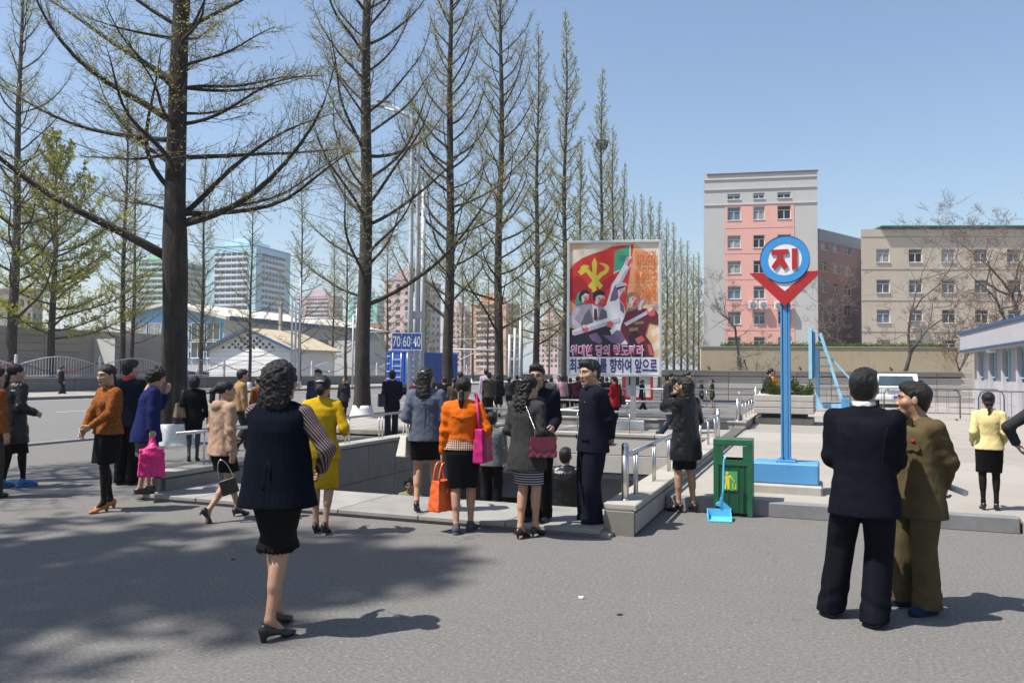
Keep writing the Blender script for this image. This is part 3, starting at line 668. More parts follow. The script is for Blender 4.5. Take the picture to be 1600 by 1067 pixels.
# ================================================================ trees
def bark_mat(name, a, b_):
    m, nt, b = newmat(name); v = coords(nt, 'Object', (1, 1, .12)); n1 = noise(nt, v, 16, 6, .7); n2 = noise(nt, coords(nt), 2.2, 4, .6)
    c = ramp(nt, n1, [(.3, a), (.7, b_)]); c = mixc(nt, ramp(nt, n2, [(.5, 0.0), (.75, .35)]), c, (.10, .10, .055))
    nt.links.new(c, b.inputs['Base Color']); b.inputs['Roughness'].default_value = .92; bumpit(nt, b, n1, 1.0, .05); return m
BARK = bark_mat('bark_redwood', (.010, .008, .007), (.048, .036, .028)); BARK2 = bark_mat('bark_grey', (.05, .04, .034), (.14, .115, .10))
TWIG = mat('twig', (.13, .10, .075), .9, .3, 3); TWIG2 = mat('twig_grey', (.19, .15, .14), .9, .3, 3)
def leaf_mat(name, col):
    col = alb(col); m, nt, b = newmat(name); nt.nodes.remove(b); o = nt.nodes['Material Output']
    c = ramp(nt, noise(nt, coords(nt), 1.2, 3), [(.3, tuple(x * .65 for x in col)), (.7, tuple(min(1, x * 1.3) for x in col))])
    d = node(nt, 'ShaderNodeBsdfDiffuse'); t = node(nt, 'ShaderNodeBsdfTranslucent'); mx = node(nt, 'ShaderNodeMixShader'); mx.inputs[0].default_value = .45
    nt.links.new(c, d.inputs[0]); nt.links.new(c, t.inputs[0]); nt.links.new(d.outputs[0], mx.inputs[1]); nt.links.new(t.outputs[0], mx.inputs[2]); nt.links.new(mx.outputs[0], o.inputs[0]); return m
LEAF = leaf_mat('leaf_spring', (.58, .55, .14)); LEAFG = leaf_mat('leaf_bright', (.55, .55, .07)); SEED = leaf_mat('dry_seed', (.26, .15, .07)); HEDGE = leaf_mat('leaf_hedge', (.10, .19, .025)); SHRUB = leaf_mat('leaf_shrub', (.07, .11, .03)); LEAFB = leaf_mat('leaf_shade', (.12, .15, .03))
def lines_mesh(lines, sides):
    """lines: list of (points (k,3), radii (k)) of equal length k, swept into tubes"""
    if not lines: return np.zeros((0, 3)), np.zeros((0, 4), int)
    P = np.stack([l[0] for l in lines]); r = np.stack([l[1] for l in lines]); n, k, _ = P.shape
    T = np.gradient(P, axis=1); T /= np.linalg.norm(T, axis=2, keepdims=True) + 1e-9
    ref = np.where(np.abs(T[..., 2:3]) > .9, np.array([1., 0, 0]), np.array([0, 0, 1.]))
    U = np.cross(T, ref); U /= np.linalg.norm(U, axis=2, keepdims=True) + 1e-9; Wv = np.cross(T, U)
    a = np.arange(sides) * 2 * math.pi / sides
    V = P[:, :, None] + r[:, :, None, None] * (U[:, :, None] * np.cos(a)[:, None] + Wv[:, :, None] * np.sin(a)[:, None])
    idx = np.arange(n * k * sides).reshape(n, k, sides)
    A = idx[:, :-1]; B = idx[:, 1:]
    F = np.stack([A, np.roll(A, -1, 2), np.roll(B, -1, 2), B], -1).reshape(-1, 4)
    return V.reshape(-1, 3), F
def leaf_quads(C, D, L, Wd, rng):
    """small leaves at C along D"""
    n = len(C); s = np.cross(D, rng.normal(size=(n, 3))); s /= np.linalg.norm(s, axis=1, keepdims=True) + 1e-9
    V = np.stack([C - s * Wd * .5, C + D * L * .5 - s * Wd, C + D * L, C + D * L * .5 + s * Wd], 1).reshape(-1, 3)
    return V, np.arange(4 * n).reshape(n, 4)
def resample(pts, k):
    p = np.asarray(pts, float); d = np.r_[0, np.cumsum(np.linalg.norm(np.diff(p, axis=0), axis=1))]; t = np.linspace(0, d[-1], k)
    q = np.stack([np.interp(t, d, p[:, i]) for i in range(3)], 1)
    for _ in range(2): q[1:-1] = (q[:-2] + 2 * q[1:-1] + q[2:]) / 4
    return q
def grow_twigs(limbs, rng, spacing=.24, slen=.8, tert=5, leaves=3, leaf=.055, droop=0.0, leafw=.012, thick=1.0):
    """secondary and tertiary twigs, and young leaves, along limbs"""
    S = []; 
    for P, r in limbs:
        L = np.linalg.norm(np.diff(P, axis=0), axis=1).sum(); n = int(L / spacing)
        for i in range(n):
            u = .12 + .88 * (i + rng.random()) / max(1, n); f = u * (len(P) - 1); j = min(int(f), len(P) - 2); p = P[j] + (P[j + 1] - P[j]) * (f - j)
            t = P[j + 1] - P[j]; t /= np.linalg.norm(t) + 1e-9
            side = np.cross(t, (0, 0, 1.)); side /= np.linalg.norm(side) + 1e-9
            d = t * rng.uniform(.25, .9) + side * (1 if i % 2 else -1) * rng.uniform(.5, 1.1) + np.array([0, 0, rng.uniform(-.25, .5)]); d /= np.linalg.norm(d)
            l = min(slen, .22 * L + .12) * rng.uniform(.4, 1.25) * (1.15 - .6 * u)
            q = np.stack([p + d * l * s_ + np.array([0, 0, .18 * l * s_ * s_ - droop * l * s_ * s_]) + rng.normal(size=3) * .03 * l * s_ for s_ in (0, .33, .67, 1)])
            S.append((q, np.array([.010, .008, .0065, .0045]) * (.7 + .5 * l) * thick))
    if not S: return [], (np.zeros((0, 3)), np.zeros((0, 4), int)), (np.zeros((0, 3)), np.zeros((0, 4), int))
    Q = np.stack([s_[0] for s_ in S]); n = len(Q)
    k = rng.integers(0, 3, (n, tert)); fr = rng.random((n, tert, 1)); ii = np.arange(n)[:, None]
    base = Q[ii, k] * (1 - fr) + Q[ii, k + 1] * fr
    d = (Q[:, -1] - Q[:, 0]); l = np.linalg.norm(d, axis=1)[:, None, None]; d = d / (np.linalg.norm(d, axis=1, keepdims=True) + 1e-9)
    dd = d[:, None] * .8 + rng.normal(size=(n, tert, 3)) * .55; dd /= np.linalg.norm(dd, axis=2, keepdims=True)
    ln = l * rng.uniform(.25, .55, (n, tert, 1)) + .05
    tip = base + dd * ln; b0 = base.reshape(-1, 3); t0 = tip.reshape(-1, 3); mid = (b0 + t0) / 2 + rng.normal(size=b0.shape) * .012
    TL = [(np.stack([b0[i], mid[i], t0[i]]), np.array([.0052, .0044, .003]) * thick) for i in range(len(b0))]
    V, F = lines_mesh(TL, 3)
    if leaves:
        f = rng.random((len(b0), leaves, 1)); C = b0[:, None] * (1 - f) + t0[:, None] * f
        D = rng.normal(size=C.shape) * .7 + (t0 - b0)[:, None] / (np.linalg.norm(t0 - b0, axis=1)[:, None, None] + 1e-9); D /= np.linalg.norm(D, axis=2, keepdims=True)
        lq = leaf_quads(C.reshape(-1, 3), D.reshape(-1, 3), leaf, leafw, rng)
    else: lq = (np.zeros((0, 3)), np.zeros((0, 4), int))
    return S, (V, F), lq
def trunk_mesh(H, r0, rng, flute=.0, knots=(), sides=18, lean=(0, 0), top=.018):
    zs = np.r_[0, .15, .4, .8, 1.3, 2.0, np.linspace(2.8, H, 26)]; V = []; cs = []
    ph = rng.random(4) * 6
    for z in zs:
        t = z / H; r = r0 * (1 - t) ** .85 * (1 + .45 * math.exp(-z / .5)) + top * (1 - t) + .004
        for kz, kr, kw in knots: r *= 1 + kr * math.exp(-((z - kz) / kw) ** 2)
        c = (lean[0] * z + .05 * math.sin(z * .5 + ph[0]) * min(1, z / 4), lean[1] * z + .05 * math.sin(z * .43 + ph[1]) * min(1, z / 4)); cs.append(c)
        for j in range(sides):
            a = 2 * math.pi * j / sides
            q = r * (1 + flute * math.exp(-z / 2.5) * (math.sin(5 * a + ph[2]) + .5 * math.sin(9 * a + ph[3])) + .03 * math.sin(3 * a + z * 1.7))
            V.append((c[0] + q * math.cos(a), c[1] + q * math.sin(a), z))
    n = len(zs); idx = np.arange(n * sides).reshape(n, sides); A = idx[:-1]; B = idx[1:]
    return np.array(V), np.stack([A, np.roll(A, -1, 1), np.roll(B, -1, 1), B], -1).reshape(-1, 4), (lambda z: (np.interp(z, zs, [c[0] for c in cs]), np.interp(z, zs, [c[1] for c in cs])))
def redwood_meshes(seed, H, r0, zmin, llen, nl, extra=(), leafm=None, leaves=3, spacing=.24, slen=.8, e0=(4, 42), bend=34, flute=.06, knots=(), tert=5, leaf=.055, sides=18, power=.75, thick=1.0, leafw=.012):
    rng = np.random.default_rng(seed)
    TV, TF, cen_ = trunk_mesh(H, r0, rng, flute, knots, sides)
    limbs = [(resample(p, 12), np.linspace(r1, .008, 12) ** 1.0) for p, r1 in extra]
    for i in range(nl):
        t = ((i + rng.random() * .8) / nl) ** .9; z = zmin + (H * .985 - zmin) * t
        L = llen * (1 - t) ** power * rng.uniform(.55, 1.15) + .22
        az = i * 2.39996 + rng.normal() * .35; e = R(e0[0] + (e0[1] - e0[0]) * t + rng.normal() * 8); be = R(bend * rng.uniform(.5, 1.4)); c = cen_(z); p = np.array([c[0], c[1], z]); P = [p]; k = 9
        for s_ in range(k):
            el = e + be * (s_ / k); a2 = az + .25 * math.sin(s_ * .9 + i); p = p + L / k * np.array([math.cos(el) * math.cos(a2), math.cos(el) * math.sin(a2), math.sin(el)]) + rng.normal(size=3) * .012 * L; P.append(p)
        P = resample(P, 12); r1 = .010 + .0105 * L; limbs.append((P, r1 * (1 - np.linspace(0, 1, 12)) ** .8 + .004))
    LV, LF = lines_mesh(limbs, 6)
    S, (V3, F3), (V4, F4) = grow_twigs(limbs, rng, spacing, slen, tert, leaves, leaf, leafw=leafw, thick=thick)
    V2, F2 = lines_mesh(S, 4)
    CV = np.concatenate([V2, V3, V4]); o1, o2 = len(V2), len(V2) + len(V3); CF = np.concatenate([F2, F3 + o1, F4 + o2]); mi = np.r_[np.zeros(len(F2) + len(F3), int), np.ones(len(F4), int)]
    return npmesh('trunk', TV, TF, BARK), npmesh('limbs', LV, LF, BARK), npmesh('crown', CV, CF, [TWIG, leafm or LEAF], False, None, mi)
def plant(name, label, loc, meshes, sc=1.0, rz=0.0, group=None, paint=None, zs=None):
    root = empty(name, loc, rz, label, 'tree', group)
    s3 = (sc, sc, zs or sc)
    for n, me in zip(('trunk', 'limbs', 'crown'), meshes): inst(n, me, root, sc=s3)
    if paint:
        m = MB(); r = paint[0]; m.lathe([(r * 1.42, 0), (r * 1.24, .12), (r * 1.08, .3), (r * 1.0, paint[1]), (r * .8, paint[1] + .004)], n=18); m.build('painted_base', mat('limewash', (.78, .77, .74), .9, .12, 8, .3, 60), root)
    return root
GR = 'dawn redwoods in a row along the road'
# the big tree: its heavy limbs first
b1 = at(268, 693); D1 = fwd(b1)
def limb1(pts, dd):
    n = len(pts); return [tuple(far(px, py, D1 + dd * i / (n - 1)) - b1) for i, (px, py) in enumerate(pts)]
ex = [(limb1([(262, 402), (240, 388), (190, 362), (120, 330), (50, 290), (0, 250), (-60, 190), (-110, 110)], -2.0), .115),
      (limb1([(268, 190), (225, 160), (165, 130), (120, 95), (85, 55), (60, 15), (40, -50)], -1.2), .085),
      (limb1([(268, 125), (220, 95), (165, 60), (110, 20), (60, -10)], 1.0), .085),
      (limb1([(268, 298), (238, 268), (225, 225), (232, 180), (246, 120), (252, 70)], -.8), .065),
      (limb1([(275, 262), (235, 235), (190, 195), (160, 150), (150, 110)], .9), .05),
      (limb1([(280, 352), (310, 345), (370, 325), (430, 275), (480, 215), (512, 160), (525, 90)], -1.2), .085),
      (limb1([(280, 340), (315, 315), (345, 275), (385, 245), (430, 210), (480, 190), (520, 178)], 1.2), .075),
      (limb1([(280, 348), (350, 325), (440, 310), (500, 262), (540, 240)], 2.2), .05),
      (limb1([(280, 195), (320, 190), (370, 165), (400, 140), (450, 120), (500, 118)], -.5), .045),
      (limb1([(280, 140), (310, 132), (360, 138), (410, 128), (450, 118), (490, 120)], 1.5), .045),
      (limb1([(280, 105), (310, 95), (360, 82), (400, 55), (430, 42)], -1.5), .04),
      (limb1([(280, 50), (310, 35), (350, 15), (390, -5), (430, -30)], 1.0), .06), (limb1([(280, 70), (305, 35), (320, 0), (340, -40)], -1.0), .05),
      (limb1([(268, 60), (220, 52), (170, 40), (140, 28)], -1.0), .04), (limb1([(268, 240), (215, 250), (165, 246), (125, 246)], 1.0), .04), (limb1([(268, 330), (230, 318), (190, 315), (150, 300)], 1.5), .035)]
t1 = redwood_meshes(11, 24, .25, 5.0, 4.2, 64, ex, leaves=2, spacing=.14, slen=1.35, knots=((4.2, .2, .5), (3.4, .1, .25)), flute=.15, sides=30, tert=8, e0=(0, 40), leaf=.055, leafw=.012, thick=.7)
plant('redwood_tree', 'massive dark redwood trunk with limewashed foot, nearest of the row', b1, t1, group=GR, paint=(.38, .44))
tA = redwood_meshes(21, 26, .25, 3.6, 5.8, 76, leaves=2, spacing=.17, slen=1.3, e0=(22, 52), bend=46, power=.8, tert=7, leaf=.065, leafw=.013, thick=.72)
tB = redwood_meshes(22, 24, .22, 3.6, 4.8, 80, leaves=2, spacing=.18, slen=1.2, e0=(20, 50), bend=46, power=.75, tert=7, leaf=.075, leafw=.015, thick=.85)
tB2 = redwood_meshes(27, 25, .22, 3.2, 4.9, 76, leaves=2, spacing=.18, slen=1.25, e0=(16, 54), bend=50, power=.7, tert=7, leaf=.075, leafw=.016, thick=.85)
tC = redwood_meshes(23, 24, .20, 3.2, 3.9, 80, leaves=2, spacing=.19, slen=1.1, e0=(20, 50), bend=42, power=.7, tert=7, leaf=.08, leafw=.017, thick=1.0)
tD = redwood_meshes(24, 24, .19, 2.6, 3.1, 90, leaves=2, spacing=.18, slen=1.05, e0=(20, 52), bend=42, power=.62, tert=7, leaf=.09, leafw=.019, thick=1.1)
tD2 = redwood_meshes(28, 24, .18, 2.4, 2.9, 86, leaves=2, spacing=.18, slen=1.1, e0=(24, 56), bend=38, power=.55, tert=7, leaf=.09, leafw=.019, thick=1.1)
tE = redwood_meshes(25, 20, .15, 3.0, 3.2, 60, leaves=2, spacing=.24, slen=1.0, e0=(14, 44), bend=38, power=.7, sides=10, leaf=.09, leafw=.018, thick=1.2, tert=6)
tG = redwood_meshes(26, 17, .24, 3.2, 6.6, 62, leaves=9, leafm=LEAFG, spacing=.22, slen=1.3, e0=(10, 46), bend=34, power=.7, leaf=.12, leafw=.028, tert=7, thick=.9)
row = [(567, 26, tA, 1.0, 'second redwood of the row with long upswept limbs'), (700, 24, tB, 1.0, 'third redwood of the row, behind the lamp poles'), (779, 25, tB2, 1.0, 'fourth redwood of the row, behind the crowd'), (838, 21.5, tC, .9, 'fifth redwood of the row, shorter than its neighbours'), (882, 24.7, tD, 1.03, 'tall slim redwood rising just behind the poster'), (906, 17.5, tD2, .73, 'short slim redwood behind the poster'), (939, 24.3, tD, 1.01, 'slim redwood with a bird nest, above the poster'), (957, 21, tD2, .87, 'slim redwood right after the one with the nest')]
for i, (px, H_, mm, sc, lab) in enumerate(row):
    p = onx(px, -14.6); p.z = 0; plant('redwood_tree', lab, p, mm, sc, i * 2.1 + .4, GR, paint=(.33 if i < 3 else .27, .42))
NESTP = onx(939, -14.6)
for i, (px, H_) in enumerate([(975, 19), (990, 17), (1003, 18), (1016, 18.5), (1030, 19), (1042, 18), (1053, 18.5), (1064, 17.5), (1074, 18), (1084, 17), (1092, 18)]):
    p = onx(px, -14.6); p.z = 0; plant('redwood_tree', '%s slim redwood of the far end of the row, beyond the poster' % ('first', 'second', 'third', 'fourth', 'fifth', 'sixth', 'seventh', 'eighth', 'ninth', 'tenth', 'last')[i], p, (tD, tD2)[i % 2], H_ / 24, i * 1.7, GR)
GL = 'slender trees across the road'
for i, (px, x, H_, mm, lab) in enumerate([(18, -48, 31, tA, 'tall bare tree at the picture edge behind the arched fence'), (80, -47.5, 17.5, tG, 'tree with fresh yellow green leaves behind the arched fence'), (190, -47, 24, tC, 'bare tree between the leafy tree and the big trunk'), (206, -49, 20, tE, 'thin bare tree close beside another near the annex'), (314, -46.5, 20, tC, 'bare tree in front of the blue hall'),
    (390, -40, 15.5, tE, 'thin tree with white foot in front of the gabled house'), (468, -40, 18, tE, 'thin tree beside the white twin poles'), (540, -40, 17, tE, 'thin tree before the white shed'), (604, -40, 17, tE, 'thin tree beside the blue container'), (655, -40, 18, tE, 'thin tree behind the speed sign'), (738, -40, 19, tE, 'thin tree beyond the third redwood'), (762, -40, 18, tE, 'thin tree far along the other pavement'), (722, -48, 20, tC, 'bushy bare tree far across the road'), (815, -40, 20, tE, 'thin tree behind the fourth and fifth redwoods'), (858, -48, 21, tC, 'bare tree far beyond the crowd'), (800, -50, 20, tC, 'bare tree far behind the tall catenary pole'), (665, -50, 16, tC, 'broad bare tree behind the blue container'), (520, -50, 17, tC, 'broad bare tree behind the white shed')]):
    p = onx(px, x); p.z = 0.0 if x < -45 else .14
    plant('roadside_tree', lab, p, mm, H_ / {id(tA): 26, id(tC): 24, id(tE): 20, id(tG): 17}[id(mm)], i * 1.3, GL, paint=(.17, .5) if x == -40 else None)
# two more trees of the row stand outside the frame beside the photographer: their shade falls on the asphalt
tS = redwood_meshes(31, 25, .30, 4.5, 4.8, 90, leaves=9, leafm=LEAFB, spacing=.17, slen=1.1, leaf=.15, leafw=.045, tert=6, power=.55, thick=2.0)
plant('redwood_tree', 'redwood of the row outside the picture whose shade streaks the asphalt', (-14.6, -2.6, 0), tS, 1.0, .6, GR)
plant('redwood_tree', 'redwood of the row just outside the picture beside the road', (-14.6, 5.4, 0), tB, 1.0, 1.0, GR)
# ---- bare broad-leaved trees before the retaining wall
def bare_tree(seed, H, r0, spread=.62, fork=1.6, seeds=0, levels=6):
    rng = np.random.default_rng(seed); by = {}; tips = []; L = [[] for _ in range(levels + 1)]
    def grow(p, d, l, r, lev):
        k = 5; P = [p]; dd = d.copy()
        for s_ in range(k - 1):
            dd = dd + rng.normal(size=3) * .16 + np.array([0, 0, .05]); dd /= np.linalg.norm(dd); P.append(P[-1] + dd * l / (k - 1))
        P = np.array(P); r2 = r * .68; L[lev].append((P, np.linspace(r, r2, k)))
        if lev >= levels: tips.append(P[-1]); return
        n = 2 if rng.random() < .72 else 3
        for i in range(n):
            nd = dd + rng.normal(size=3) * spread; nd[2] = nd[2] * .8 + .12; nd /= np.linalg.norm(nd)
            grow(P[-1], nd, l * rng.uniform(.62, .9), r2 * rng.uniform(.62, .92), lev + 1)
        if lev in (1, 2, 3):
            for _ in range(2):
                j = rng.integers(1, 4); nd = dd + rng.normal(size=3) * .9; nd /= np.linalg.norm(nd); grow(P[j], nd, l * .5, r2 * .4, min(levels, lev + 2))
    grow(np.zeros(3), np.array([0, 0, 1.]), fork, r0, 0)
    allp = sum(L, []); top_ = max(p[0][:, 2].max() for p in allp); k = H / top_
    allp = [(p * np.array([k, k, k]), r) for p, r in allp]
    TV, TF = lines_mesh([(p * k, r) for p, r in L[0]], 10); LV, LF = lines_mesh([(p * k, r) for l in L[1:4] for p, r in l], 6)
    fine = [(p * k, np.maximum(r, .004)) for l in L[4:] for p, r in l]; V2, F2 = lines_mesh(fine, 4)
    rr = [(p * k, r) for p, r in L[levels]]; Sx, (V3, F3), (V4, F4) = grow_twigs(rr, rng, .13, .5, 4, 0, thick=.85)
    V5, F5 = lines_mesh(Sx, 3)
    Vs = [V2, V5, V3]; Fs = [F2, F5, F3]
    if seeds:
        T = np.array(tips)[rng.random(len(tips)) < .45] * k; C = (T[:, None] + rng.normal(size=(len(T), seeds, 3)) * np.array([.16, .16, .12])).reshape(-1, 3); D = rng.normal(size=C.shape) + np.array([0, 0, -1.2]); D /= np.linalg.norm(D, axis=1, keepdims=True); V6, F6 = leaf_quads(C, D, .11, .022, rng); Vs.append(V6); Fs.append(F6)
    off = 0; F = []; mi = []
    for q, (v, f) in enumerate(zip(Vs, Fs)): F.append(f + off); off += len(v); mi.append(np.full(len(f), 1 if q == 3 else 0))
    return npmesh('trunk', TV, TF, BARK2), npmesh('limbs', LV, LF, BARK2), npmesh('crown', np.concatenate(Vs), np.concatenate(F), [TWIG2, SEED], False, None, np.concatenate(mi))
for lab, px, d, H_, sd, sd2, r0 in [('bare forked tree before the pink panelled block', 1163, 46, 7.6, 5, 0, .17), ('tall bare tree before the beige block', 1387, 45, 11.8, 8, 0, .16), ('bare tree hung with dry brown seed clusters beside the low building', 1572, 50, 13.0, 12, 26, .22), ('bare tree before the mauve wing', 1308, 52, 8.5, 15, 0, .13), ('bare tree behind the block wall near the beige corner', 1500, 46, 6.5, 18, 6, .1)]:
    p = far(px, 579, d); p.z = 0; plant('bare_tree', lab, p, bare_tree(sd, H_, r0, seeds=sd2), 1.0, sd, 'bare trees along the retaining wall')
# nest
rng = np.random.default_rng(3); NL = []
nz = zpx(939, 226, fwd(NESTP))
for i in range(260):
    a = rng.normal(size=3); a /= np.linalg.norm(a); a = a * np.array([.42, .42, .34]); t = np.cross(a, rng.normal(size=3)); t /= np.linalg.norm(t); l = rng.uniform(.25, .6)
    NL.append((np.stack([a - t * l / 2, a * 1.05, a + t * l / 2]), np.array([.008, .011, .006])))
V, F = lines_mesh(NL, 3)
o = inst('bird_nest', npmesh('bird_nest', V, F, mat('nest_twigs', (.03, .024, .02), .95)), None, (NESTP.x, NESTP.y, nz)); tag(o, 'dark round bird nest of twigs high in a slim redwood', 'nest')
# hedge along the retaining wall
rng = np.random.default_rng(9); n = 9000
a, yw, w = cw(1128, 1482, 49, 47.6)
C = np.stack([rng.uniform(0, w, n), rng.normal(.45, .16, n), hz_ + .0 + np.abs(rng.normal(.08, .09, n)) * (1 + .3 * np.sin(rng.uniform(0, 60, n)))], 1); D = rng.normal(size=C.shape); D /= np.linalg.norm(D, axis=1, keepdims=True)
V, F = leaf_quads(C, D, .10, .03, rng)
hd = empty('hedge', (a.x, a.y, 0), yw, 'low green hedge along the top of the tan retaining wall', 'hedge'); inst('foliage', npmesh('foliage', V, F, HEDGE, False), hd)
m = MB(); [m.tube([(x, .45, hz_ + .0), (x + .1, .45, hz_ + .3)], .02, 4) for x in np.arange(.2, w, .5)]; tag(m.build('stems', TWIG, hd), kind='stuff')
# ================================================================ things standing about
def flat(name, c, rough=.55): return mat('print_' + name, c, rough, .05, 3)
# ---- poster on two posts
pc = far(959, 579, 20.6); PW, PHt = 2.42, 3.52
poster = empty('poster_board', (pc.x, pc.y, .16), R(14), 'large painted poster board with red flag, workers and soldier, on grey posts', 'poster')
ZB = zpx(959, 588, 20.6) - .16
for x in (-.47, .50):
    m = MB(); m.box((x, .09, (ZB + 3.4) / 2), (.14, .12, ZB + 3.4), bev=.008); m.build('post', mat('post_grey', (.42, .42, .42), .5, .1), poster)
m = MB(); m.box((0, .05, .12), (1.55, .62, .24), bev=.02); m.build('footing', mat('footing_grey', (.45, .46, .47), .8, .1, 3, .3), poster)
m = MB(); m.box((0, 0, ZB + PHt / 2), (PW - .08, .10, PHt - .08)); bd_ = m.build('backing', mat('backing_grey', (.5, .5, .5), .5), poster)
m = MB()
for c, d in (((0, -.01, ZB + .035), (PW, .16, .07)), ((0, -.01, ZB + PHt - .035), (PW, .16, .07)), ((-PW / 2 + .035, -.01, ZB + PHt / 2), (.07, .16, PHt - .14)), ((PW / 2 - .035, -.01, ZB + PHt / 2), (.07, .16, PHt - .14))): m.box(c, d, bev=.008)
m.build('frame', mat('frame_alu', (.70, .71, .72), .4, .06, metal=.4), poster)
UX0, UX1, UZ0, UZ1 = -PW / 2 + .07, PW / 2 - .07, ZB + .07, ZB + PHt - .07
def uv(x, y): return (UX0 + (x - 62) / 503 * (UX1 - UX0), UZ1 - (y - 70) / 735 * (UZ1 - UZ0))
pcs = []                                        # colour, polygon in the painting's own grid
cream, pale, red, dred, grn, yel, blk, wht, lil, pur, mar, skn, sred, gry, dgy, ora, oli = range(17)
pmats = [flat('cream', (.86, .55, .30)), flat('pale', (.88, .76, .62)), flat('red', (.74, .035, .03)), flat('dark_red', (.50, .018, .025)), flat('green', (.05, .42, .24)), flat('yellow', (.80, .66, .06)), flat('ink', (.025, .018, .03)), flat('white', (.83, .82, .84)), flat('lilac', (.58, .54, .66)), flat('purple', (.20, .12, .26)), flat('maroon', (.14, .02, .03)), flat('skin', (.80, .60, .58)), flat('skin_red', (.70, .12, .12)), flat('grey', (.36, .35, .42)), flat('dark_grey', (.14, .13, .17)), flat('orange', (.84, .40, .20)), flat('olive', (.25, .21, .12))]
def P_(c, *pts): pcs.append((c, pts))
P_(cream, (62, 70), (565, 70), (565, 805), (62, 805))
P_(pale, (62, 120), (200, 70), (330, 70), (62, 190)); P_(pale, (62, 215), (62, 240), (400, 80), (360, 76)); P_(pale, (430, 72), (565, 72), (565, 170)); P_(pale, (548, 205), (565, 190), (565, 250)); P_(pale, (525, 560), (565, 545), (565, 575), (528, 600)); P_(pale, (530, 640), (565, 615), (565, 660), (533, 690))
P_(red, (62, 390), (62, 218), (90, 185), (130, 155), (190, 130), (255, 112), (300, 92), (350, 84), (424, 80), (410, 200), (385, 440), (345, 520), (62, 520))
P_(dred, (62, 390), (62, 275), (100, 255), (140, 270), (180, 330), (190, 420), (120, 380)); P_(dred, (235, 300), (300, 250), (330, 260), (300, 310), (262, 345))
P_(ora, (424, 92), (470, 110), (552, 160), (552, 222), (530, 215), (552, 235), (552, 330), (540, 345), (552, 360), (552, 415), (380, 415), (402, 250))
P_(grn, (318, 116), (402, 84), (399, 205), (312, 242)); P_(wht, (402, 84), (408, 84), (405, 208), (399, 205)); P_(wht, (312, 236), (345, 222), (345, 228), (312, 243))
P_(yel, (188, 346), (190, 230), (188, 180), (203, 150), (217, 180), (214, 230), (214, 346)); P_(yel, (140, 215), (158, 200), (252, 312), (232, 330)); P_(yel, (165, 312), (238, 232), (256, 248), (182, 330)); P_(yel, (107, 232), (124, 214), (122, 206), (140, 192), (168, 194), (176, 204), (160, 212), (166, 222), (128, 252))
P_(yel, (226, 184), (250, 182), (275, 192), (288, 212), (280, 234), (258, 252), (240, 236), (262, 222), (262, 206), (248, 194))
P_(grn, (90, 405), (108, 352), (130, 338), (118, 380), (130, 420), (100, 425)); P_(blk, (112, 375), (122, 345), (148, 332), (172, 345), (174, 362), (150, 352), (128, 372), (130, 398), (118, 398)); P_(skn, (128, 372), (150, 352), (172, 360), (168, 392), (152, 408), (134, 404)); P_(sred, (152, 372), (168, 392), (152, 408), (140, 406)); P_(pur, (95, 425), (130, 405), (165, 415), (150, 440), (90, 440)); P_(ora, (62, 390), (95, 420), (110, 445), (62, 470))
P_(wht, (245, 440), (270, 420), (290, 350), (300, 305), (340, 245), (370, 190), (385, 150), (412, 148), (418, 175), (405, 205), (370, 268), (350, 310), (340, 350), (345, 390), (372, 425), (378, 480), (360, 560), (330, 590), (290, 590), (270, 520))
P_(lil, (372, 235), (398, 200), (405, 205), (372, 268), (350, 310), (335, 330), (345, 285)); P_(pur, (300, 360), (318, 310), (345, 300), (350, 320), (335, 345), (340, 380), (322, 395), (290, 400)); P_(pur, (345, 395), (370, 425), (372, 470), (350, 450)); P_(sred, (396, 168), (418, 152), (418, 175), (398, 205), (384, 195)); P_(skn, (378, 160), (398, 148), (410, 152), (396, 172), (388, 195), (376, 190))
P_(skn, (332, 325), (378, 318), (378, 355), (362, 378), (340, 372)); P_(sred, (362, 345), (378, 345), (375, 365), (358, 380), (346, 375)); P_(lil, (322, 318), (330, 300), (355, 292), (378, 296), (392, 312), (372, 312), (335, 326)); P_(blk, (330, 322), (372, 312), (374, 320), (336, 334), (334, 350))
P_(gry, (62, 480), (108, 422), (190, 412), (215, 425), (250, 430), (272, 455), (278, 500), (250, 520), (150, 572), (120, 560), (62, 520)); P_(dgy, (150, 470), (175, 440), (196, 500), (190, 540), (150, 560), (120, 540)); P_(dgy, (240, 440), (272, 455), (278, 500), (250, 520), (228, 500)); P_(lil, (62, 480), (100, 432), (125, 440), (90, 500), (140, 545), (120, 560), (62, 520)); P_(wht, (190, 415), (222, 430), (226, 480), (205, 520), (196, 500)); P_(mar, (202, 440), (216, 442), (222, 500), (205, 510), (198, 498))
P_(skn, (200, 372), (215, 358), (255, 362), (262, 385), (250, 420), (228, 428), (208, 415)); P_(sred, (238, 385), (262, 385), (250, 420), (228, 428), (215, 424)); P_(blk, (192, 372), (196, 348), (222, 334), (250, 338), (264, 352), (258, 368), (232, 362), (212, 372), (206, 400), (198, 398))
P_(blk, (62, 545), (120, 565), (280, 530), (330, 590), (400, 640), (420, 805), (62, 805)); P_(pur, (250, 590), (330, 590), (395, 640), (360, 650), (300, 630)); P_(pur, (170, 590), (215, 575), (250, 620), (235, 640), (190, 620)); P_(wht, (290, 560), (330, 545), (345, 560), (330, 600), (300, 585)); P_(wht, (330, 640), (365, 600), (395, 640)); P_(pur, (290, 600), (330, 560), (392, 575), (395, 600), (350, 640), (290, 625))
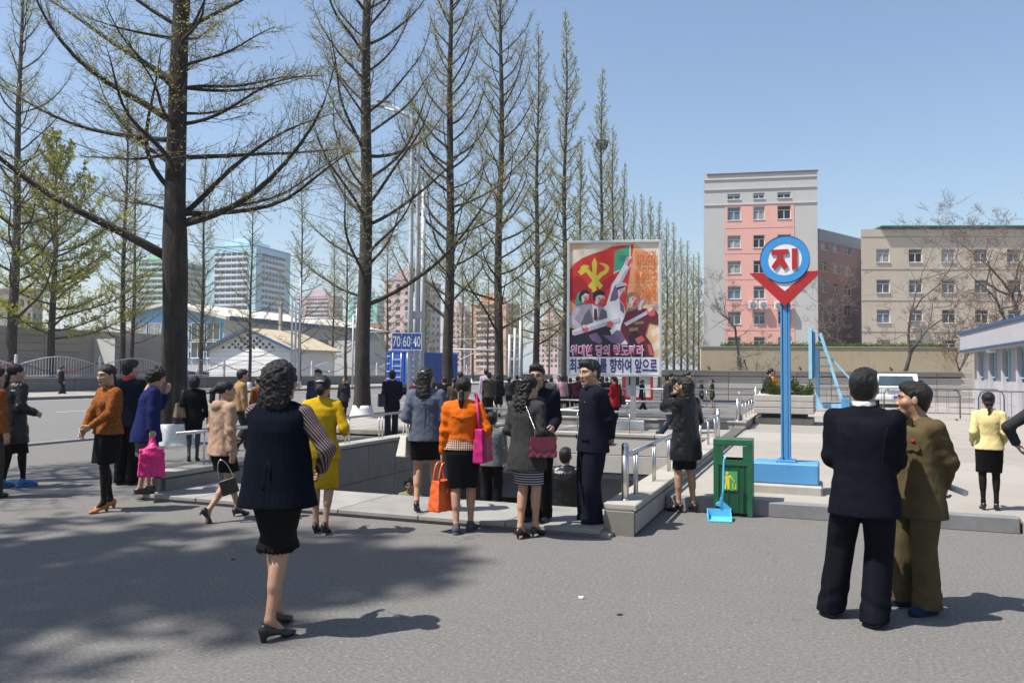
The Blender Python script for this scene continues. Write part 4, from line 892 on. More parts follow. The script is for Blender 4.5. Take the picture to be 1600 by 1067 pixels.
P_(oli, (372, 480), (395, 432), (420, 440), (450, 425), (450, 470), (410, 500)); P_(mar, (355, 530), (385, 460), (450, 440), (505, 440), (530, 430), (562, 470), (562, 532), (512, 520), (490, 590), (520, 630), (536, 680), (536, 715), (420, 715), (385, 620), (350, 560)); P_(blk, (420, 715), (395, 600), (430, 560), (470, 600), (500, 715)); P_(sred, (432, 610), (470, 590), (490, 615), (450, 640)); P_(sred, (500, 640), (520, 640), (536, 700), (515, 700)); P_(oli, (400, 550), (450, 545), (450, 562), (400, 568)); P_(oli, (430, 515), (480, 510), (482, 525), (430, 530))
P_(skn, (392, 385), (408, 368), (450, 366), (456, 392), (440, 425), (412, 428), (396, 412)); P_(sred, (430, 392), (456, 385), (440, 425), (415, 430)); P_(oli, (380, 392), (386, 362), (410, 348), (440, 350), (460, 372), (458, 400), (448, 378), (420, 370), (400, 380), (396, 412), (386, 408))
P_(lil, (370, 522), (500, 452), (505, 470), (385, 538)); P_(gry, (490, 452), (563, 412), (563, 424), (500, 466)); P_(gry, (495, 466), (563, 430), (563, 438), (500, 472)); P_(lil, (450, 450), (455, 410), (478, 385), (492, 392), (470, 420), (468, 448)); P_(sred, (500, 442), (520, 428), (545, 448), (545, 478), (520, 486), (504, 470)); P_(skn, (500, 442), (520, 428), (534, 440), (512, 462))
P_(wht, (76, 562), (170, 528), (340, 470), (350, 512), (180, 560), (92, 592), (78, 588)); P_(lil, (80, 575), (345, 492), (350, 512), (92, 592)); P_(sred, (128, 545), (150, 535), (172, 552), (165, 575), (140, 572)); P_(skn, (125, 545), (140, 530), (165, 535), (150, 552)); P_(sred, (274, 520), (292, 508), (316, 522), (300, 548), (276, 545))
for fx, fy, sc in ((150, 378, 1.0), (236, 388, 1.1), (358, 342, 1.0), (426, 390, 1.1)):          # brows, eyes and mouths
    for dx in (-11, 7): P_(blk, (fx + dx * sc, fy - 8 * sc), (fx + (dx + 11) * sc, fy - 9 * sc), (fx + (dx + 10) * sc, fy - 6 * sc), (fx + dx * sc, fy - 5 * sc)); P_(blk, (fx + (dx + 2) * sc, fy - 1 * sc), (fx + (dx + 9) * sc, fy - 2 * sc), (fx + (dx + 8) * sc, fy + 2 * sc), (fx + (dx + 2) * sc, fy + 2 * sc))
    P_(mar, (fx - 5 * sc, fy + 20 * sc), (fx + 9 * sc, fy + 19 * sc), (fx + 7 * sc, fy + 23 * sc), (fx - 3 * sc, fy + 24 * sc)); P_(sred, (fx + 4 * sc, fy + 1), (fx + 8 * sc, fy + 13 * sc), (fx + 1 * sc, fy + 13 * sc))
P_(wht, (62, 712), (565, 712), (565, 805), (62, 805))
m = MB()
for i, (c, pts) in enumerate(pcs):
    y = -.0525 - i * .0002; q = [uv(*p) for p in pts]; area = sum(q[k][0] * q[(k + 1) % len(q)][1] - q[(k + 1) % len(q)][0] * q[k][1] for k in range(len(q)))
    if area < 0: q = q[::-1]
    m.add([(x, y, z) for x, z in q], [tuple(range(len(q)))], c)
m.build('poster_print', pmats, poster)
def ptext(body, x0, x1, y0, y1, mm, off, y): 
    a_, b_ = uv(x0, y1), uv(x1, y0); return fitted_text('lettering', body, mm, poster, a_[0], b_[0], a_[1], b_[1], y, off)
ptext('위대한 당의 령도따라', 66, 482, 642, 708, flat('white', 0), .042, -.076); ptext('위대한 당의 령도따라', 71, 477, 647, 703, flat('magenta', (.72, .04, .30)), .010, -.0775)
ptext('최후승리를 향하여 앞으로', 64, 556, 718, 800, flat('navy', (.05, .03, .22)), .026, -.0775)
for tx, x0, x1, y0, y1 in (('일심단결', 430, 548, 115, 200), ('불패의 군', 428, 548, 215, 300), ('새기술혁', 420, 548, 310, 395)): ptext(tx, x0, x1, y0, y1, flat('deep_orange', (.80, .20, .04)), .02, -.0765)
for k, yy in enumerate((130, 142, 152, 162)): ptext('조선로동당대회', 340, 392, yy, yy + 8, flat('navy', 0) if k else flat('red', 0), 0, -.0765)
# ---- station sign
sg_ = at(1228, 768, .16); SD = fwd(sg_); px_ = SD / FPX
sign = empty('station_sign', sg_, R(view_yaw(sg_) - 3), 'blue post carrying a round station emblem over a red arrow', 'sign')
zb = lambda y: zpx(1228, y, SD) - .16
m = MB(); m.box((.0, .1, zb(754) / 2 - .02), (.86, .62, zb(754) + .04), bev=.02); m.build('plinth', COPE, sign)
m = MB(); m.box((0, .1, (zb(754) + zb(722)) / 2), (.78, .5, zb(722) - zb(754)), bev=.015); m.build('blue_base', BLUEP, sign)
m = MB(); h0, h1 = zb(722), zb(470); m.box((0, .1, (h0 + h1) / 2), (.072, .10, h1 - h0), bev=.012)
for s in (-1, 1): m.box((s * .047, .1, (h0 + h1) / 2), (.024, .12, h1 - h0), bev=.005)
m.box((0, .1, h0 + .012), (.24, .24, .024), bev=.004)
for s in (-1, 1): m.prism([(0, 0), (.06, 0), (0, .07)], -.006, .006, M=Matrix.Translation((s * .035, .03, h0 + .024)) @ Matrix.Rotation(R(90), 4, 'X') @ Matrix.Scale(s, 4, (1, 0, 0)))
m.build('post', BLUEP, sign)
REDP = mat('sign_red', (.46, .010, .014), .3, .05, coat=.3); SBL = mat('sign_blue', (.045, .30, .70), .3, .05, coat=.3); SWH = mat('sign_white', (.82, .82, .85), .3, .04, coat=.3); EDGE = mat('sign_edge', (.05, .05, .055), .5)
zc_ = zb(405); rr = 37.2 * px_
RX = Matrix.Rotation(R(90), 4, 'X')
def disc(r0, r1, y0, y1, name, mm, par, seg=48):
    m = MB(); T = Matrix.Translation((0, 0, zc_)) @ RX
    if r0 == 0: m.prism([(r1 * math.cos(2 * math.pi * i / seg), r1 * math.sin(2 * math.pi * i / seg)) for i in range(seg)], -y1, -y0, M=T, side=1)
    else:
        vs = []; fs = []
        for i in range(seg):
            a_ = 2 * math.pi * i / seg
            for r in (r0, r1):
                for yy in (y0, y1): vs.append((r * math.cos(a_), yy, zc_ + r * math.sin(a_)))
        for i in range(seg):
            j = (i + 1) % seg; A, B = i * 4, j * 4; fs += [(A, A + 2, B + 2, B), (A + 1, B + 1, B + 3, A + 3), (A + 2, A + 3, B + 3, B + 2), (A, B, B + 1, A + 1)]
        m.add(vs, fs)
    return m.build(name, [mm, EDGE], par)
disc(rr * .99, rr * 1.0, -.005, .155, 'rim', EDGE, sign)
disc(rr * .68, rr * .99, .0, .15, 'blue_ring', SBL, sign); dw = disc(0, rr * .68, .006, .145, 'white_disc', SWH, sign)
T = Matrix.Translation((0, 0, zc_)) @ RX; sc_ = 37.2 * px_ / 125.0          # drawn on a 125-unit radius
def glyph(pts, name, mm, y0=-.012): 
    m = MB(); m.prism([(x * sc_, z * sc_) for x, z in pts], -y0 - .018, -y0, M=T); return m.build(name, mm, sign)
glyph([(-66, 52), (18, 52), (18, 26), (-8, 26), (-8, 6), (18, -38), (-4, -54), (-24, -22), (-46, -54), (-66, -36), (-38, 6), (-38, 26), (-66, 26)], 'letter', REDP); glyph([(36, 54), (62, 54), (62, -54), (36, -54)], 'letter', REDP)
# arrow: red chevron with a white wedge, cut round the disc
q = 1 / 37.2 * 125
def ch(pts, name, mm, y0, y1):
    m = MB(); m.prism([(x * px_, z * px_) for x, z in pts], -y1, -y0, M=T, side=1); return m.build(name, [mm, EDGE], sign)
arc = lambda r, a0, a1, n=12: [(r * math.cos(R(a0 + (a1 - a0) * i / n)), r * math.sin(R(a0 + (a1 - a0) * i / n))) for i in range(n + 1)]
ch([(-53.5, -20), (-32.2, -20)] + arc(38, 212, 238, 6) + [(0, -50), ] + arc(38, 302, 328, 6) + [(32.2, -20), (53.5, -20), (0, -74)], 'red_arrow', REDP, .01, .14)
ch(arc(38, 238, 302, 10) + [(0, -50)], 'white_wedge', SWH, .012, .138)
# ---- litter bin, broom and dustpan
bp = at(1147, 803, 0); BD = fwd(bp); k_ = BD / FPX
binr = empty('litter_bin', bp, R(view_yaw(bp) - 4), 'green metal litter bin with slot opening and yellow litter sign', 'bin')
GREEN = mat('bin_green', (.012, .115, .045), .38, .2, 6, .15, 30, coat=.2); GREEN2 = mat('bin_green_dark', (.008, .075, .03), .45, .2, 6)
bw_, bh_, bdp = 58 * k_, 117 * k_, .34
for sx in (-1, 1):
    for sy in (-1, 1):
        m = MB(); m.box((sx * (bw_ / 2 - .03), sy * (bdp / 2 - .03), bh_ / 2 - .01), (.06, .06, bh_ - .02), bev=.004); m.build('corner_post', GREEN, binr)
m = MB(); m.box((0, 0, bh_ - .035), (bw_ + .004, bdp + .004, .07), bev=.006); m.build('top', GREEN, binr)
for sy in (-1, 1):
    m = MB(); m.box((0, sy * (bdp / 2 - .012), bh_ - .265), (bw_ - .12, .018, .06)); m.build('slot_sill', GREEN, binr)
    m = MB(); m.box((0, sy * (bdp / 2 - .024), (bh_ - .3) / 2 + .02), (bw_ - .12, .02, bh_ - .34)); m.build('panel', GREEN2, binr)
    for x in (-.055, .055, .115):
        m = MB(); m.box((x, sy * (bdp / 2 - .012), (bh_ - .3) / 2 + .02), (.008, .014, bh_ - .36)); m.build('rib', GREEN, binr)
for sx in (-1, 1):
    m = MB(); m.box((sx * (bw_ / 2 - .012), 0, bh_ / 2 + .02), (.018, bdp - .12, bh_ - .08)); m.build('side_panel', GREEN2, binr)
    m = MB(); m.box((sx * (bw_ / 2 - .085), -bdp / 2 + .012, bh_ - .155), (.05, .018, .16)); m.build('slot_cheek', GREEN, binr)
m = MB(); m.box((0, 0, .05), (bw_ - .06, bdp - .06, .03)); m.build('floor_pan', GREEN2, binr)
YS = mat('decal_yellow', (.80, .66, .06), .4); st = MB(); st.box((-.035, -bdp / 2 + .004, bh_ * .46), (.17, .004, .22)); stk = st.build('decal', mat('decal_green', (.06, .38, .12), .4), binr)
gm = MB(); G = Matrix.Translation((-.035, -bdp / 2 + .0, bh_ * .46)) @ RX
for poly in ([(-.06, -.095), (-.04, -.095), (-.032, -.01), (-.024, -.095), (-.004, -.095), (.0, .045), (.035, .005), (.042, .012), (.012, .065), (-.045, .065), (-.072, .0), (-.062, -.005), (-.045, .03)], [(.03, -.09), (.034, -.02), (.04, -.02), (.04, -.082), (.062, -.082), (.064, -.02), (.071, -.02), (.072, -.09)], [(-.03 + .017 * math.cos(a_), .088 + .017 * math.sin(a_)) for a_ in np.linspace(0, 6.28, 13)[:-1]], [(.045, -.01), (.058, .0), (.052, .015), (.04, .004)]): gm.prism(poly, .0, .003, M=G)
gm.build('litter_figure', YS, stk)
PLB = mat('plastic_blue', (.12, .52, .83), .4, .05, coat=.1)
dp_ = at(1124, 813, 0); br = empty('dustpan', dp_, R(view_yaw(dp_) + 4), 'light blue dustpan with upright handle at the foot of the litter bin', 'dustpan')
m = MB(); W2 = .125
m.add([(-W2, -.1, .004), (W2, -.1, .004), (W2, .12, .02), (-W2, .12, .02), (-W2, -.1, .010), (W2, -.1, .010), (W2, .12, .026), (-W2, .12, .026)], [(3, 2, 1, 0), (4, 5, 6, 7), (0, 1, 5, 4)])
for s in (-1, 1): m.prism([(-.1, .004), (.12, .02), (.12, .11), (.0, .09), (-.08, .03)], -.004, .004, M=Matrix.Translation((s * W2, 0, 0)) @ Matrix.Rotation(R(90), 4, 'Z') @ RX)
m.box((0, .12, .065), (2 * W2, .008, .095)); m.build('pan', PLB, br)
m = MB(); m.tube([(.03, .12, .1), (.055, .14, .35), (.06, .15, .60), (.065, .15, .66), (.085, .15, .70)], .0115, 8); m.build('handle', PLB, br)
bp2 = at(1127, 806, 0); bro = empty('broom', bp2, R(view_yaw(bp2) + 4), 'light blue broom with dark bristles leaning on the litter bin', 'broom')
m = MB(); m.tube([(-.0, .03, .20), (-.012, .10, .50), (-.03, .15, .83)], .0125, 8); m.build('handle', PLB, bro)
m = MB(); m.prism([(-.012, .21), (.012, .21), (.03, .16), (.115, .09), (.112, .07), (-.06, .12), (-.058, .145), (-.02, .165)], -.02, .02, M=RX); m.build('head', PLB, bro)
m = MB(); rn = random.Random(2)
for i in range(90):
    t_ = i / 89; x = -.06 + .172 * t_; z = .122 - .05 * t_; yy = rn.uniform(-.016, .016); m.tube([(x, yy, z), (x - .008 + rn.uniform(-.006, .006), yy - .02 + rn.uniform(-.01, .01), z - .09)], .003, 3, cap=False)
tag(m.build('bristles', mat('bristle_black', (.012, .012, .013), .8), bro), kind='stuff')
# ---- lamp posts and speed sign
POLE = mat('pole_white', (.62, .64, .66), .45, .06)
lp = onx(644, -15.2); LD = fwd(lp)
def lampz(py): return zpx(644, py, LD)
lamp = empty('street_lamp', (lp.x, lp.y, 0), R(view_yaw(lp)), 'tall white double street lamp whose twin arms reach over the road', 'street lamp')
hz2 = lampz(185)
for x, dy in ((-.10, 0), (.16, .3)):
    m = MB(); m.tube([(x, dy, 0), (x, dy, hz2 * .5), (x, dy, hz2 - .2), (x - .12, dy, hz2 + .05), (x - .5, dy, hz2 + .2), (x - 1.25, dy + .1, hz2 + .42 + dy)], [.115, .095, .07, .065, .055, .045], 10); m.build('pole', POLE, lamp)
    m = MB(); m.box((x - 1.45, dy + .1, hz2 + .47 + dy), (.55, .2, .1), bev=.03); m.build('lamp_head', mat('lamp_grey', (.35, .35, .34), .5), lamp)
m = MB(); m.box((.02, .12, lampz(492)), (.7, .1, .32), bev=.01); m.build('bracket_box', POLE, lamp)
p3 = onx(659, -15.2); q3 = empty('utility_pole', (p3.x, p3.y, 0), 0, 'plain white pole standing right beside the double street lamp', 'pole'); m = MB(); m.tube([(0, 0, 0), (0, 0, zpx(659, 290, fwd(p3)))], [.11, .085], 10); m.build('shaft', POLE, q3); m = MB(); m.lathe([(.16, 0), (.16, .25), (.11, .3)], n=10); m.build('foot', POLE, q3)
sp = far(635, 579, LD - .35); spd = empty('speed_sign', (sp.x, sp.y, 0), R(view_yaw(sp) - 4), 'blue speed limit sign for three lanes on the lamp poles', 'sign')
z0_, z1_ = zpx(635, 547, LD - .35), zpx(635, 520, LD - .35); w_ = 46.5 / FPX * LD
m = MB(); m.box((0, 0, (z0_ + z1_) / 2), (w_, .04, z1_ - z0_), bev=.01); m.build('plate', mat('sign_plate_blue', (.02, .10, .42), .35, .06), spd)
m = MB()
for c, d in (((0, -.021, z0_ + .015), (w_, .008, .03)), ((0, -.021, z1_ - .015), (w_, .008, .03)), ((-w_ / 2 + .015, -.021, (z0_ + z1_) / 2), (.03, .008, z1_ - z0_ - .06)), ((w_ / 2 - .015, -.021, (z0_ + z1_) / 2), (.03, .008, z1_ - z0_ - .06))): m.box(c, d)
for x in (-w_ / 6, w_ / 6):
    for i in range(4): m.box((x, -.021, z0_ + .1 + i * (z1_ - z0_ - .2) / 3), (.014, .006, .10))
m.build('border', SWH, spd)
for i, tx in enumerate(('70', '60', '40')): x = -w_ / 3 + i * w_ / 3; fitted_text('lettering', tx, SWH, spd, x - w_ * .125, x + w_ * .125, z0_ + .13, z1_ - .13, -.023, .012)
for x in (-.1, .2): 
    m = MB(); m.box((x, .06, (z0_ + z1_) / 2), (.05, .12, .1)); m.build('clamp', POLE, spd)
def twin_pole(px, x, ytop, label, arm=0, h2=None):
    p = onx(px, x); d = fwd(p); r = empty('catenary_pole', (p.x, p.y, .14 if x < -36 else 0), R(view_yaw(p)), label, 'pole', 'white lattice poles for the trolley wires'); h = zpx(px, ytop, d)
    for x_ in (-.28, .0, .3):
        m = MB(); m.tube([(x_, 0, 0), (x_, 0, h * (.82 if x_ < -.1 else (1.0 if x_ > .1 else .9)))], [.085, .065], 8); m.build('shaft', POLE, r)
    for f in (.25, .52, .8):
        m = MB(); m.box((.0, 0, h * f), (.6, .1, .16)); m.build('tie', POLE, r)
    if arm: m = MB(); m.tube([(0, 0, h * .62), (arm, 0, h * .64)], .04, 6); m.tube([(arm * .45, 0, h * .63), (arm * .75, 0, h * .5)], .025, 6); m.build('arm', POLE, r)
    return r
twin_pole(461, -37.4, 436, 'white lattice pole before the gabled house roof', 3.0); twin_pole(556, -37.4, 470, 'white lattice pole behind the second redwood', 3.4); twin_pole(697, -37.4, 490, 'white lattice pole half hidden by the third redwood', 4); twin_pole(804, -15.2, 500, 'white lattice pole behind the man with glasses', -4); twin_pole(646, -37.4, 440, 'white lattice pole behind the street lamp')
p = onx(437, -52.5); m = MB(); m.box((0, 0, 4.2), (.32, .32, 8.4), bev=.03); r = empty('concrete_post', (p.x, p.y, 0), 0, 'weathered square concrete post behind the gabled house', 'post'); m.build('shaft', COPE, r); m = MB(); m.box((0, 0, 8.5), (.5, .5, .2)); m.build('cap', COPE, r)
for i, (x, z) in enumerate([(-22.5, 7.0), (-23.1, 7.0), (-29, 7.0), (-29.6, 7.0), (-20, 8.6), (-32, 9.2)]):
    pts = [(x, y, z - .5 * math.sin(math.pi * ((y + 40) % 40) / 40)) for y in range(-40, 401, 5)]
    m = MB(); m.tube(pts, .011, 4, cap=False); o = m.build('overhead_wire', mat('wire', (.02, .02, .02), .6))
    tag(o, ('pair of trolley wires over the near lanes, inner wire', 'trolley wire over the near lanes, outer of the pair', 'trolley wire over the far lanes, inner of the pair', 'trolley wire over the far lanes, outer of the pair', 'span wire high over the near side of the road', 'span wire high over the far side of the road')[i], 'wire', 'trolley wires along the road')
# ---- blue container on a trailer
cl, cr_ = far(603, 579, 52), far(661, 579, 52); cw_ = 2.5
con = empty('container_truck', ((cl.x + cr_.x) / 2, (cl.y + cr_.y) / 2, 0), R(3), 'blue shipping container on a trailer parked on the road', 'container')
CB = mat('container_blue', (.025, .12, .50), .45, .15, 2); zt = zpx(631, 549, 52); zb_ = .75; Lc = 6.1
m = MB(); m.box((0, Lc / 2, (zt + zb_) / 2), (cw_ - .08, Lc - .1, zt - zb_ - .06))
for i in range(22):
    for s in (-1, 1): m.box((s * (cw_ / 2 - .03), .25 + i * .27, (zt + zb_) / 2), (.05, .13, zt - zb_ - .2))
m.build('box', CB, con); m = MB()
for s in (-1, 1):
    for y in (0, Lc): m.box((s * (cw_ / 2 - .04), y, (zt + zb_) / 2), (.12, .14, zt - zb_), bev=.01)
for z in (zb_, zt):
    for y in (0, Lc): m.box((0, y, z), (cw_ - .2, .13, .12))
m.build('frame', CB, con)
for s in (-1, 1):
    m = MB(); m.box((s * cw_ / 4, -.0, (zt + zb_) / 2), (cw_ / 2 - .1, .06, zt - zb_ - .16)); dr = m.build('door', CB, con)
    for x in (.22, .82):
        b_ = MB(); b_.tube([(s * x, -.07, zb_ + .1), (s * x, -.07, zt - .1)], .022, 6); b_.build('lock_rod', mat('galvanised', (.66, .68, .7), .35, metal=.6), dr)
    for z in (.2, .4, .55, .75):
        b_ = MB(); b_.box((s * .55, -.085, zb_ + (zt - zb_) * z), (.62, .02, .05)); b_.build('handle', MATS['galvanised'], dr)
    for z in (.15, .38, .62, .85):
        b_ = MB(); b_.box((s * (cw_ / 2 - .1), -.06, zb_ + (zt - zb_) * z), (.22, .03, .07)); b_.build('hinge', MATS['galvanised'], dr)
m = MB(); m.box((0, Lc / 2, .62), (1.2, Lc + .2, .22)); m.build('chassis', mat('chassis_dark', (.03, .03, .032), .6), con)
for y in (.9, 2.0):
    for s in (-1, 1): m = MB(); m.tube([(s * .75, y, .48), (s * 1.15, y, .48)], .47, 18); m.build('wheel', mat('rubber', (.015, .015, .015), .8), con)
# ---- planter with shrubs, and two people sitting behind it
pp = at(1225, 663, .16); pd = fwd(pp); kk = pd / FPX
pln = empty('planter', pp, R(view_yaw(pp) - 4), 'stepped pale concrete planter with low green shrubs', 'planter')
wz2 = lambda y: zpx(1225, y, pd) - .16
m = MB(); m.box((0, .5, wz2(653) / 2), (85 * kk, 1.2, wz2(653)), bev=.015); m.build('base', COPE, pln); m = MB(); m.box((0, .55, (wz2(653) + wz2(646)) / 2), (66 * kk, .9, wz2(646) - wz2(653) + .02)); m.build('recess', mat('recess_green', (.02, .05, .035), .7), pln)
zz0, zz1 = wz2(646), wz2(617); nl_ = 3
for j in range(nl_): m = MB(); m.box((0, .6, zz0 + (zz1 - zz0) * (j + .5) / nl_), ((88 + (j == 2) * 0) * kk, 1.7, (zz1 - zz0) / nl_ - .012), bev=.012); m.build('course', LIGHTW, pln)
rng = np.random.default_rng(4); n = 2600; C = np.stack([rng.uniform(-.5, .75, n), rng.uniform(.0, 1.2, n), zz1 + np.abs(rng.normal(.06, .13, n))], 1); C[:, 2] += .12 * np.sin(C[:, 0] * 9) * (C[:, 2] - zz1 > .02); D = rng.normal(size=C.shape) + np.array([0, 0, .7]); D /= np.linalg.norm(D, axis=1, keepdims=True); V, F = leaf_quads(C, D, .09, .018, rng)
o = inst('planter_shrubs', npmesh('planter_shrubs', V, F, SHRUB, False), None, pp, R(view_yaw(pp) - 4)); tag(o, 'low dark green shrubs growing in the stepped planter', 'shrub')
# ---- notice board, billboard frame, barriers, van
nb_ = far(997, 579, 38.5); nd = 38.5; nt_ = empty('notice_board', (nb_.x, nb_.y, .0), R(view_yaw(nb_)), 'white notice board in a thick red frame behind the crowd', 'notice board'); z0_, z1_ = zpx(997, 624, nd), zpx(997, 583, nd); w_ = 46 / FPX * nd
m = MB(); m.box((0, .05, (z0_ + z1_) / 2), (w_ - .1, .08, z1_ - z0_ - .1)); m.build('panel', WHITEP, nt_); m = MB()
for c, d in (((0, 0, z0_ + .06), (w_, .2, .12)), ((0, 0, z1_ - .06), (w_, .2, .12)), ((-w_ / 2 + .06, 0, (z0_ + z1_) / 2), (.12, .2, z1_ - z0_ - .24)), ((w_ / 2 - .06, 0, (z0_ + z1_) / 2), (.12, .2, z1_ - z0_ - .24))): m.box(c, d)
m.build('frame', REDP, nt_)
for x in (-.5, .5): m = MB(); m.box((x * w_ * .8, .06, z0_ / 2), (.1, .1, z0_)); m.build('leg', POLE, nt_)
m = MB(); m.box((-.2, .0, z1_ - .38), (.5, .02, .4)); m.build('photo', DGLASS, nt_)
fb = at(1305, 638, .16); fd = fwd(fb); f_ = fd / FPX; fr = empty('billboard_frame', fb, R(view_yaw(fb)), 'light blue steel billboard seen edge on with its slanting back stays', 'billboard'); fz = lambda y: zpx(1305, y, fd) - .16; X = lambda px: (px - 1305) * f_
m = MB(); m.box((X(1270), .6, (fz(514) + fz(592)) / 2), (.14, 2.6, fz(514) - fz(592)), bev=.01); m.build('panel', LBLUE, fr); m = MB(); m.box((X(1274.5), .6, (fz(518) + fz(590)) / 2), (.06, 2.3, fz(518) - fz(590))); m.build('panel_back', BLUEP, fr)
for y in (.0, 1.6):
    m = MB(); m.box((X(1279), y, fz(560) / 2 + .1), (.16, .16, fz(545) + .2)); m.build('upright', LBLUE, fr); m = MB(); m.bar((X(1284), y, fz(520)), (X(1318), y, fz(637)), .26, .12); m.build('stay', LBLUE, fr); m = MB(); m.bar((X(1300), y + .2, fz(560)), (X(1362), y + .2, fz(632)), .07, .07); m.build('thin_stay', LBLUE, fr)
    m = MB(); m.box((X(1312), y, .1), (X(1362) - X(1262), .2, .2)); m.build('ground_beam', LBLUE, fr)
for y in (524, 534, 545, 558, 572, 586, 601): m = MB(); m.box(((X(1280) + X(1286 + (y - 520) * .29)) / 2, .8, fz(y)), (X(1286 + (y - 520) * .29) - X(1280), 1.7, .04)); m.build('rung', LBLUE, fr)
for x in (1266, 1320): m = MB(); m.box((X(x), .8, .22), (.35, 2.0, .44), bev=.02); m.build('footing', BLUEP, fr)
BAR = mat('barrier_grey', (.10, .11, .12), .5, .1)
def barrier(px, py, yawd, label, L=2.2):
    p = at(px, py, .16); r = empty('crowd_barrier', p, R(view_yaw(p) + yawd), label, 'barrier', 'metal crowd barriers on the plaza')
    m = MB(); m.tube([(-L / 2, 0, .05), (-L / 2, 0, .8), (-L / 2 + .06, 0, .93), (-L / 2 + .2, 0, 1.0), (L / 2 - .2, 0, 1.0), (L / 2 - .06, 0, .93), (L / 2, 0, .8), (L / 2, 0, .05)], .02, 6); m.build('frame', BAR, r)
    m = MB(); m.tube([(-L / 2, 0, .22), (L / 2, 0, .22)], .015, 5); m.build('lower_rail', BAR, r)
    for i in range(1, 7): m = MB(); m.tube([(-L / 2 + L * i / 7, 0, .22), (-L / 2 + L * i / 7, 0, .99)], .007, 4, cap=False); m.build('bar', BAR, r)
    for s in (-1, 1): m = MB(); m.box((s * (L / 2 - .1), 0, .025), (.05, .5, .04)); m.build('foot', BAR, r)
for i, (px, py, yw_, lb) in enumerate([(1300, 652, 0, 'metal crowd barrier in front of the billboard frame'), (1386, 655, 0, 'metal crowd barrier behind the dark suited man'), (1440, 655, 2, 'metal crowd barrier between the van and the yellow jacket'), (1506, 657, 0, 'metal crowd barrier just left of the yellow jacket'), (1590, 668, -30, 'metal crowd barrier turned at an angle right of the yellow jacket')]): barrier(px, py, yw_, lb)
vp = at(1402, 637, .16); van = empty('minibus', vp, R(view_yaw(vp) + 6), 'white minibus parked facing out before the block wall', 'van'); VD = fwd(vp); VW = 1.72; vz = zpx(1402, 584, VD) - .16
VWH = mat('van_white', (.78, .79, .80), .25, .03, coat=.6); BLK = mat('van_trim', (.02, .02, .022), .5)
prof = [(0.0, .32), (-.03, .72), (.04, .86), (.16, .92), (.50, vz - .08), (.68, vz), (4.3, vz), (4.45, vz - .2), (4.5, .32)]
m = MB(); Mv = Matrix(((0, 0, 1, 0), (1, 0, 0, 0), (0, 1, 0, 0), (0, 0, 0, 1))); m.prism(prof, -VW / 2, VW / 2, M=Mv); m.build('body', VWH, van)
gp = MB(); a_, b_ = (.175, .945), (.49, vz - .095); gp.add([(-VW / 2 + .1, a_[0] - .012, a_[1]), (VW / 2 - .1, a_[0] - .012, a_[1]), (VW / 2 - .2, b_[0] - .012, b_[1]), (-VW / 2 + .2, b_[0] - .012, b_[1])], [(0, 1, 2, 3)]); gp.build('windscreen', GLASS, van)
for s in (-1, 1):
    m = MB(); m.box((s * .62, -.02, .74), (.32, .06, .16), bev=.03); m.build('headlight', mat('lens', (.7, .72, .74), .1, spec=.8), van); m = MB(); m.tube([(s * (VW / 2 - .2), .75, .32), (s * (VW / 2 + .01), .75, .32)], .32, 18); m.build('wheel', MATS['rubber'], van); m = MB(); m.box((s * (VW / 2 + .12), .5, 1.12), (.18, .08, .2), bev=.03); m.build('mirror', BLK, van)
    m = MB(); m.box((s * (VW / 2 + .002), 2.4, 1.25), (.012, 2.6, .42)); m.build('side_window', GLASS, van)
m = MB(); m.box((0, -.035, .44), (VW + .02, .14, .2), bev=.03); m.build('bumper', VWH, van); m = MB(); m.box((0, -.045, .72), (.8, .03, .13), bev=.01); m.build('grille', mat('grille_grey', (.28, .29, .31), .6), van); m = MB(); m.box((.05, -.115, .46), (.42, .012, .13)); m.build('number_plate', mat('plate_blue', (.05, .12, .4), .4), van)

# ---- scraps on the asphalt
for i, (px, py, lb) in enumerate([(908, 934, 'white paper scrap on the open asphalt below the stairwell corner'), (968, 960, 'tiny dark pebble on the open asphalt'), (364, 874, 'small dark leaf scrap in the shaded asphalt')]):
    p = at(px, py, .002); m = MB(); m.prism([(-.02, -.012), (.015, -.016), (.024, .004), (.004, .016), (-.018, .01)], 0, .006 if i else .012); tag(m.build('litter_scrap', WHITEP if i == 0 else mat('scrap_dark', (.03, .028, .025), .9), None, p, i * 1.1), lb, 'litter')
